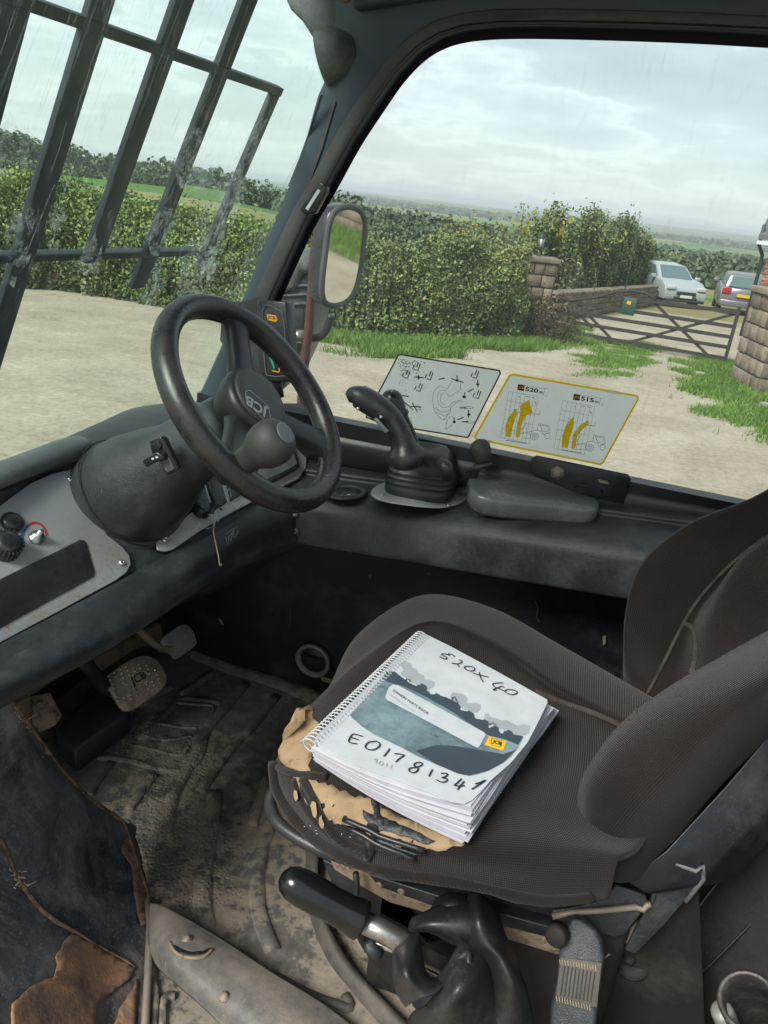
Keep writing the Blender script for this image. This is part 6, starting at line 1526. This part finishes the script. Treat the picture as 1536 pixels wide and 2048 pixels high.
tube('recliner_edge', [Plane(V(1350, 1760, d=.98), (.15, -1, .2)).at(x, y, .003) for x, y in ((1304, 1800), (1310, 1760), (1318, 1713), (1340, 1720), (1390, 1740), (1405, 1728), (1406, 1755), (1370, 1800))], .0032, 'plastic_dusty', st, segs=8)
# seat slide rails and plinth side
YS = .79
SPn = Plane((0, YS, 0), (0, -1, 0))
plate('plinth_side', SPn, [(640, 1690), (1150, 1800), (1400, 1850), (1420, 2300), (880, 2300), (760, 2060), (690, 1950), (650, 1860)], .01, 'dark', st, off=-.06)
sr = plate('slide_rail', SPn, [(652, 1702), (700, 1716), (760, 1745), (860, 1795), (1000, 1840), (1120, 1885), (1120, 1912), (990, 1872), (850, 1826), (780, 1806), (720, 1772), (668, 1740)], .02, 'beige', st, off=.0, bevel=.002)
plate('slide_channel', SPn, [(740, 1740), (900, 1790), (1120, 1850), (1120, 1872), (900, 1815), (760, 1765)], .02, 'paint', st, off=.008, bevel=.002)
for x, y in ((762, 1762), (806, 1775)): screw(SPn.at(x, y, .006), SPn.n, .006, sr, 'bolt_dull')
plate('rail_plate', SPn, [(640, 1730), (700, 1758), (770, 1800), (850, 1830), (1000, 1880), (1000, 1930), (860, 1905), (760, 1880), (680, 1840)], .006, 'paint', st, off=-.01, bevel=.001)
strand_x = tube('hanging_strap', [SPn.at(x, y, .02) for x, y in ((722, 1725), (724, 1750), (722, 1780), (724, 1805))], .0045, 'rubber', st, segs=6)

# ================================================================== BOOK
TL, BL, BR = V(845, 1265, z=1.572), V(612, 1484, z=1.585), V(930, 1607, z=1.575)
bn_ = (BL-TL).cross(BR-TL).normalized(); bn_ = bn_ if bn_.z > 0 else -bn_
BKP = Plane(TL, bn_)
bk = thing('parts_book', 'thick white spiral bound parts book with handwriting lying on the seat', 'book', V(870, 1480, z=1.52))
Zb = lambda p: (540+p[0]*.41667, 1180+p[1]*.41667)
def zb(L): return [Zb(p) for p in L]
cov = [(845, 1265), (900, 1292), (1000, 1346), (1094, 1399), (1095, 1405), (1080, 1437), (1055, 1485), (1022, 1525), (980, 1562), (960, 1585), (944, 1600), (930, 1607), (905, 1604), (860, 1585), (800, 1562), (740, 1540), (690, 1520), (650, 1498), (628, 1486), (634, 1470), (740, 1368), (800, 1310)]
top = [BKP.at(x, y) for x, y in cov]
plate('cover', BKP, cov, .0007, 'cover', bk)
# paper block: sheaves, each a little out of line
qt = [(842, 1272), (1092, 1408), (945, 1612), (622, 1492)]; qb = [V(846, 1300, z=1.53), V(1117, 1420, z=1.528), V(926, 1688, z=1.527), V(632, 1520, z=1.53)]
qt = [BKP.at(x, y, -.002) for x, y in qt]
NS = 20
for i in range(NS):
    t = 1-i/NS; t2 = t**1.0
    c4 = [b.lerp(a, t2) for a, b in zip(qt, qb)]
    j = lambda s: Vector((random.gauss(0, s), random.gauss(0, s), 0))
    a, b, c, d = [p.copy() for p in c4]
    b += j(.0014); c += j(.0022); d += j(.0012)
    if i in (5, 6, 12, 16): c += Vector((.004, -.003, 0))
    bot = [c.lerp(d, k/8)+(c-b).normalized()*(.010*sin(pi*k/8)*(.6+.4*t)) for k in range(9)]
    rg = [b.lerp(c, k/5)+Vector((.001*sin(k*2+i), 0, 0)) for k in range(5)]
    poly = [a]+rg+bot
    sheaf = prism('paper_sheaf', poly, Vector((0, 0, -(.0545/NS)*.72)), 'paper_shade' if i % 3 == 1 else 'paper', bk)
# spiral wire
coil = []
c0, c1 = BKP.at(617, 1487, -.004), BKP.at(845, 1268, -.003); sd_ = (c1-c0).normalized(); sx = bn_.cross(sd_).normalized()
turns = 46
for k in range(turns*12+1):
    a = 2*pi*k/12; coil.append(c0.lerp(c1, k/(turns*12))+(sx*cos(a)*.0095+bn_*sin(a)*.0085))
tube('spiral_wire', coil, .0009, 'coil', bk, segs=5)
holes = merge([ (lambda c_: ([c_+sd_*(.0018*cos(q))+sx*(.0014*sin(q)) for q in [2*pi*m/8 for m in range(8)]], [list(range(8))]))(c0.lerp(c1, (k+.5)/turns)+sx*(.0098 if sx.dot(RGT) > 0 else -.0098)+bn_*.0046) for k in range(1, turns)])
o = obj('punched_holes', holes[0], holes[1], 'pencil', bk); o['kind'] = 'stuff'
def inside_cover(poly): return zb(poly)
dark = [(560, 392), (600, 395), (625, 415), (650, 432), (668, 448), (700, 462), (712, 455), (735, 462), (742, 478), (765, 488), (770, 502), (800, 505), (822, 520), (848, 518), (862, 530), (900, 545), (915, 560), (912, 578), (935, 592), (962, 588), (980, 600), (985, 618), (1010, 622), (1040, 632), (1052, 648), (1048, 664), (1075, 672), (1090, 668), (1108, 690), (1135, 688), (1160, 695), (1180, 708), (1215, 704), (1212, 716), (1190, 760), (1158, 800), (1120, 830), (1050, 868), (1000, 885), (955, 893), (900, 882), (850, 860), (760, 822), (690, 790), (620, 752), (550, 718), (500, 695), (440, 655), (395, 615), (382, 600), (420, 560), (470, 500), (520, 440)]
plate('printed_ground', BKP, zb(dark), .0001, 'cover_teal', bk, off=.0005)
plate('printed_tree_line', BKP, zb([(560, 392), (600, 395), (625, 415), (668, 448), (700, 462), (735, 462), (742, 478), (770, 502), (800, 505), (848, 518), (900, 545), (915, 560), (912, 578), (962, 588), (985, 618), (1040, 632), (1048, 664), (1090, 668), (1108, 690), (1160, 695), (1215, 704), (1190, 745), (1130, 720), (1050, 700), (1000, 670), (880, 590), (740, 510), (640, 462), (580, 450), (540, 430)]), .0001, 'cover_dark', bk, off=.0008)
plate('printed_ground_dark', BKP, zb([(700, 775), (800, 745), (900, 752), (1000, 770), (1120, 790), (1180, 770), (1120, 830), (1050, 868), (955, 893), (900, 882), (800, 840)]), .0001, 'cover_dark', bk, off=.0008)
for pp in ([(625, 350), (655, 342), (678, 352), (680, 372), (705, 380), (712, 400), (740, 412), (745, 430), (770, 432), (790, 445), (788, 462), (760, 482), (742, 472), (735, 458), (700, 455), (660, 430), (625, 405), (640, 385)], [(865, 505), (880, 492), (925, 500), (948, 518), (945, 545), (985, 540), (1012, 552), (1010, 575), (990, 590), (960, 580), (925, 572), (905, 545), (870, 528)], [(1030, 595), (1045, 590), (1062, 612), (1090, 618), (1110, 628), (1135, 625), (1165, 640), (1185, 652), (1220, 645), (1252, 655), (1240, 690), (1210, 700), (1170, 695), (1130, 680), (1090, 660), (1050, 640), (1028, 618)]):
    plate('printed_skyline', BKP, zb(pp), .0001, 'cover_grey', bk, off=.0004)
for cx_, cy_, s in ((725, 470, 1), (795, 512, .8), (950, 600, 1), (1025, 640, .9), (1075, 668, .8), (1140, 690, .9)):
    plate('printed_machine', BKP, zb([(cx_-26*s, cy_+4*s), (cx_-20*s, cy_-10*s), (cx_-4*s, cy_-12*s), (cx_+2*s, cy_-20*s), (cx_+12*s, cy_-14*s), (cx_+24*s, cy_-8*s), (cx_+30*s, cy_+6*s), (cx_+20*s, cy_+16*s), (cx_-10*s, cy_+12*s)]), .0001, 'cover_dark', bk, off=.001)
strokes('printed_digger', BKP, [zb([(868, 540), (878, 518), (886, 516), (900, 545), (890, 552)]), zb([(830, 520), (868, 545), (900, 562)]), zb([(1052, 650), (1070, 640), (1086, 655)]), zb([(648, 445), (655, 430), (668, 432), (672, 445)])], .0016, 'cover_dark', bk, off=.0012)
plate('title_label', BKP, zb([(562, 488), (572, 470), (590, 458), (615, 462), (1028, 688), (1034, 700), (1006, 752), (994, 762), (562, 532), (552, 518)]), .0001, 'cover', bk, off=.0014)
ptext('lettering', 'OWNERS PARTS BOOK', BKP, Zb((585, 490)), Zb((757, 606)), Zb((592, 481)), 'ink', bk, off=.0018, bold=.015, spacing=1.1)
ptext('lettering', '520-40 S/N 1013471-1494', BKP, Zb((569, 508)), Zb((690, 594)), Zb((575, 500)), 'pencil', bk, off=.0018)
plate('title_label_fold', BKP, zb([(700, 566), (1006, 738), (1000, 745), (705, 578)]), .00005, 'paper', bk, off=.0016)
plate('yellow_badge', BKP, zb([(1050, 706), (1134, 732), (1117, 776), (1029, 748)]), .0001, 'yellow', bk, off=.0014)
strokes('badge_frame', BKP, [zb([(1062, 715), (1112, 730), (1108, 752), (1100, 760), (1060, 748), (1062, 715)])], .0008, 'ink', bk, off=.0017)
ptext('lettering', 'JCB', BKP, Zb((1064, 743)), Zb((1106, 757)), Zb((1070, 722)), 'ink', bk, off=.0018, bold=.04)
HW_ = [[(886.1, 324.4), (874.2, 315.0), (855.5, 309.4), (859.2, 316.6), (843.0, 311.2), (825.8, 310.3), (822.7, 315.0), (841.4, 324.4), (847.7, 331.2), (841.4, 335.3), (827.4, 332.2), (813.3, 323.7)], [(905.5, 340.6), (917.4, 341.6), (919.5, 349.4), (908.6, 356.2), (891.4, 358.1), (871.1, 355.0), (889.9, 357.2), (900.8, 363.4), (906.1, 372.8)], [(968.0, 371.9), (949.2, 369.7), (933.6, 372.8), (933.6, 380.6), (949.2, 390.0), (968.0, 392.5), (980.5, 386.9), (978.9, 377.5), (964.9, 370.6)], [(971.1, 401.9), (1005.5, 411.9), (1047.7, 421.9)], [(1002.4, 398.7), (1010.2, 424.4), (1021.7, 444.7)], [(1118.0, 450.0), (1093.0, 450.0), (1072.7, 452.5), (1068.0, 458.7), (1080.5, 471.2), (1105.5, 480.6), (1124.2, 490.0)], [(1124.2, 470.6), (1108.6, 466.5), (1093.0, 472.8), (1072.7, 480.0), (1072.7, 484.4), (1085.2, 483.1)], [(1124.2, 490.0), (1136.7, 482.2), (1161.7, 483.1), (1182.0, 490.0), (1183.6, 499.4), (1164.8, 505.6), (1143.0, 502.5), (1124.2, 490.0)],
       [(444, 708), (412, 698), (392, 700), (376, 730), (392, 740), (418, 743)], [(388, 714), (408, 718), (424, 724)], [(498, 732), (472, 736), (456, 754), (466, 768), (494, 772), (520, 758), (526, 742), (510, 732), (494, 732)], [(574, 766), (560, 785), (544, 804)], [(594, 790), (618, 792), (642, 798), (622, 812), (602, 830)],
       [(716, 832), (696, 836), (690, 848), (708, 856), (706, 872), (686, 882), (666, 872), (672, 860), (700, 856), (722, 848), (730, 838), (716, 831)], [(779, 866), (770, 882), (761, 900)], [(818, 886), (838, 884), (852, 890), (838, 902), (824, 906), (846, 910), (848, 920), (826, 928), (796, 916)], [(918, 910), (898, 930), (884, 942), (908, 946), (934, 944)], [(932, 922), (914, 942), (898, 964)], [(982, 936), (1008, 928), (1034, 917), (1004, 938), (966, 962)]]
for L in HW_: strokes('pen_stroke', BKP, [zb(L)], .0017, 'ink', bk, off=.0016, smoothn=5)
strokes('pencil_note', BKP, [zb(L) for L in ([(498, 818), (512, 814), (508, 834)], [(530, 825), (522, 836), (530, 845), (542, 838), (538, 826)], [(560, 835), (558, 852)], [(584, 842), (580, 858)])], .0008, 'cover_grey', bk, off=.0012, smoothn=4)

# ================================================================== HANDBRAKE, BUCKLE, CLUTTER BY THE SEAT
hbk = thing('handbrake_lever', 'black gripped handbrake lever with a torn rubber gaiter beside the seat', 'lever', V(880, 1930, z=1.10))
g0, g1, g2 = V(590, 1768, z=1.375), V(722, 1840, z=1.335), V(890, 1930, z=1.28)
ga = (g1-g0).normalized(); GL = (g1-g0).length
lathe('grip', g0, ga, [(-.020, .001), (-.019, .007), (-.014, .0145), (-.004, .0195), (.012, .0215), (.035, .0215), (GL*.55, .0205), (GL*.8, .0212), (GL-.006, .0235), (GL, .0235), (GL+.002, .020), (GL-.004, .016)], 'lever_grip', hbk, segs=32)
tube('shaft', [g1-ga*.01, g1.lerp(g2, .4), g2], [.0135, .0135, .0115], 'steel', hbk, segs=16)
tube('release_rod', [V(735, 1880, z=1.31), V(800, 1905, z=1.29), V(930, 1975, z=1.24), V(980, 2000, z=1.22)], .004, 'screw', hbk, segs=8)
tube('rod_guide', [V(740, 1878, z=1.31), V(738, 1895, z=1.31), V(760, 1910, z=1.30)], .008, 'plastic', hbk)
# gaiter: folded torn rubber, in overlapping sheets
def rubber(rows, name='gaiter_fold'):
    o, b = patch(name, [[V(x, y, z=z) for x, y, z in r_] for r_ in rows], 'torn_rubber', hbk, nu=5, nv=5, solid=.0035); return o
rubber([[(775, 1868, 1.30), (795, 1895, 1.315), (822, 1868, 1.325), (838, 1862, 1.325)], [(782, 1900, 1.29), (800, 1915, 1.325), (824, 1890, 1.335), (842, 1885, 1.325)], [(784, 1950, 1.27), (805, 1945, 1.33), (830, 1935, 1.325), (852, 1940, 1.30)], [(792, 1985, 1.25), (818, 1975, 1.32), (850, 1960, 1.31), (872, 1955, 1.29)], [(810, 2015, 1.22), (835, 2000, 1.30), (870, 1985, 1.31), (905, 1950, 1.30)]])
rubber([[(872, 1955, 1.29), (895, 1925, 1.32), (915, 1890, 1.33), (935, 1868, 1.32)], [(868, 1985, 1.28), (905, 1960, 1.33), (935, 1925, 1.335), (962, 1895, 1.32)], [(850, 2010, 1.25), (900, 2000, 1.32), (950, 1965, 1.33), (980, 1930, 1.31)], [(820, 2030, 1.20), (880, 2040, 1.27), (950, 2010, 1.29), (1000, 1970, 1.27)], [(800, 2100, 1.12), (880, 2110, 1.18), (970, 2080, 1.2), (1040, 2040, 1.2)]])
rubber([[(822, 1836, 1.31), (850, 1822, 1.335), (900, 1800, 1.345), (935, 1792, 1.34), (965, 1800, 1.33)], [(818, 1862, 1.31), (850, 1850, 1.345), (905, 1835, 1.355), (945, 1820, 1.355), (985, 1822, 1.33)], [(860, 1866, 1.30), (890, 1872, 1.33), (925, 1868, 1.345), (962, 1850, 1.35), (1000, 1850, 1.32)], [(905, 1890, 1.28), (935, 1895, 1.30), (960, 1890, 1.32), (990, 1880, 1.33), (1018, 1880, 1.31)]])
rubber([[(935, 1790, 1.345), (955, 1782, 1.36), (975, 1800, 1.345), (1000, 1830, 1.31)], [(930, 1840, 1.34), (955, 1835, 1.37), (985, 1845, 1.35), (1012, 1870, 1.31)], [(935, 1890, 1.32), (962, 1885, 1.35), (995, 1890, 1.345), (1030, 1910, 1.30)], [(960, 1925, 1.30), (985, 1915, 1.335), (1015, 1930, 1.335), (1045, 1950, 1.29)], [(965, 1955, 1.27), (1000, 1960, 1.31), (1030, 1980, 1.31), (1060, 2000, 1.26)], [(960, 2060, 1.17), (1000, 2060, 1.22), (1040, 2070, 1.22), (1075, 2080, 1.17)]])
rubber([[(870, 1795, 1.33), (900, 1785, 1.345), (935, 1790, 1.34)], [(862, 1815, 1.33), (895, 1805, 1.35), (935, 1808, 1.35)], [(845, 1835, 1.32), (890, 1832, 1.34), (940, 1830, 1.345)]], 'gaiter_lip')
P = [V(x, y, z=z) for x, y, z in ((905, 1935, 1.325), (935, 1905, 1.335), (938, 1932, 1.33), (955, 1940, 1.32), (962, 1932, 1.31))]; tube('torn_edge', [tuple(q) for q in crom(P, 4)], .004, 'torn_rubber', hbk, segs=8)
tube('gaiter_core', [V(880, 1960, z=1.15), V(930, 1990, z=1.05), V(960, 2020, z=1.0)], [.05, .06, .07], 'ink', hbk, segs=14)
# seat belt buckle
bc = thing('seat_belt_buckle', 'grey black seat belt buckle stalk with stitched webbing beside the seat', 'buckle', V(1150, 2000, z=1.15))
BU = Plane(V(1155, 1930, z=1.30), (-.15, -1, .55))
bo = plate('buckle_sleeve', BU, [(1142, 1834), (1160, 1838), (1190, 1860), (1203, 1884), (1208, 1915), (1203, 1960), (1196, 2005), (1190, 2060), (1182, 2130), (1110, 2130), (1098, 2060), (1100, 2010), (1112, 1960), (1118, 1900), (1124, 1862)], .022, 'plastic', bc, bevel=.006, segs=3)
plate('webbing_patch', BU, [(1122, 1913), (1204, 1925), (1194, 2014), (1112, 1990)], .0015, 'mat_grey', bc, off=.002, bevel=.0005)
W_ = merge([ribbon_data([BU.at(1130+k*7.5, 1930+k*1.6, .0028), BU.at(1122+k*7.5, 1990+k*1.6, .0028)], .0016, BU.n) for k in range(9)]); o = obj('stitching', W_[0], W_[1], 'ink', bo); o['kind'] = 'stuff'
W_ = merge([ribbon_data([BU.at(1119+k*5.5+random.random(), 1917+k*.9, .0028), BU.at(1121+k*5.5, 1926+k*.9+random.random()*4, .0028)], .001, BU.n) for k in range(14)]+[ribbon_data([BU.at(1113+k*5.5+random.random(), 1990+k*1.5, .0028), BU.at(1115+k*5.5, 2001+k*1.5, .0028)], .001, BU.n) for k in range(13)]); o = obj('stitching', W_[0], W_[1], 'beige', bo); o['kind'] = 'stuff'
lathe('buckle_bolt', V(1112, 1872, z=1.33), (-.3, -1, .3), [(-.01, .014), (.002, .014), (.004, .011), (.005, .004)], 'dark', bc, segs=20)
# clutter under the seat
box('anchor_block', V(1265, 1925, z=1.16), .045, .03, .03, 'dark', cab, bevel=.006)
lathe('foam_washer', V(1265, 1925, z=1.195), (-.2, -.5, 1), [(0, .024), (.006, .024), (.007, .01)], 'dark', cab, segs=20)
lathe('anchor_bolt', V(1258, 1918, z=1.21), (-.2, -.5, 1), [(0, .009), (.006, .008)], 'dark', cab, segs=6)
plate('grey_bracket', Plane(V(1230, 1895, z=1.27), (.2, -1, .5)), [(1240, 1876), (1276, 1842), (1282, 1850), (1256, 1885), (1220, 1912), (1206, 1920)], .004, 'bolt_dull', cab, bevel=.001)
RW = Plane((0, 1.02, 0), (.35, -1, .1))
box('rear_floor', (.33, .95, 1.03), .28, .47, .03, 'dark', cab)
plate('rear_side_panel', Plane(V(1400, 1850, d=1.2), (-.55, -.8, .35)), [(1300, 1930), (1536, 1560), (1700, 1400), (1700, 2300), (1180, 2300), (1240, 2060)], .01, 'dark', cab)
tube('rear_panel_edge', [V(x, y, d=1.12) for x, y in ((1326, 1900), (1400, 1810), (1470, 1720), (1560, 1600), (1700, 1440))], .003, 'paint', cab, segs=8)
tube('rear_panel_weld', [V(x, y, d=1.15) for x, y in ((1300, 2040), (1370, 1970), (1420, 1930), (1470, 1880), (1560, 1790))], .002, 'dark', cab, segs=6)
tube('cable', [V(x, y, z=1.06) for x, y in ((1090, 2020), (1160, 2035), (1240, 2045), (1300, 2040), (1330, 2010))], .005, 'dark', cab, segs=8)
ck = thing('metal_tube_end', 'open end of a dusty metal tube at the bottom right corner', 'pipe', V(1500, 2030, d=.80))
pa = V(1500, 2010, d=.80); pax = (V(1490, 1985, d=.76)-V(1540, 2120, d=.86)).normalized()
lathe('tube', pa, pax, [(-.20, .030), (-.02, .030), (.008, .031), (.012, .028), (.008, .025), (-.02, .024), (-.19, .024)], 'dark_metal', ck, segs=30)
lathe('sleeve', pa-pax*.02+Vector((-.028, -.004, -.01)), pax, [(-.20, .012), (.0, .012), (.004, .009)], 'pedal_grey', ck, segs=16)
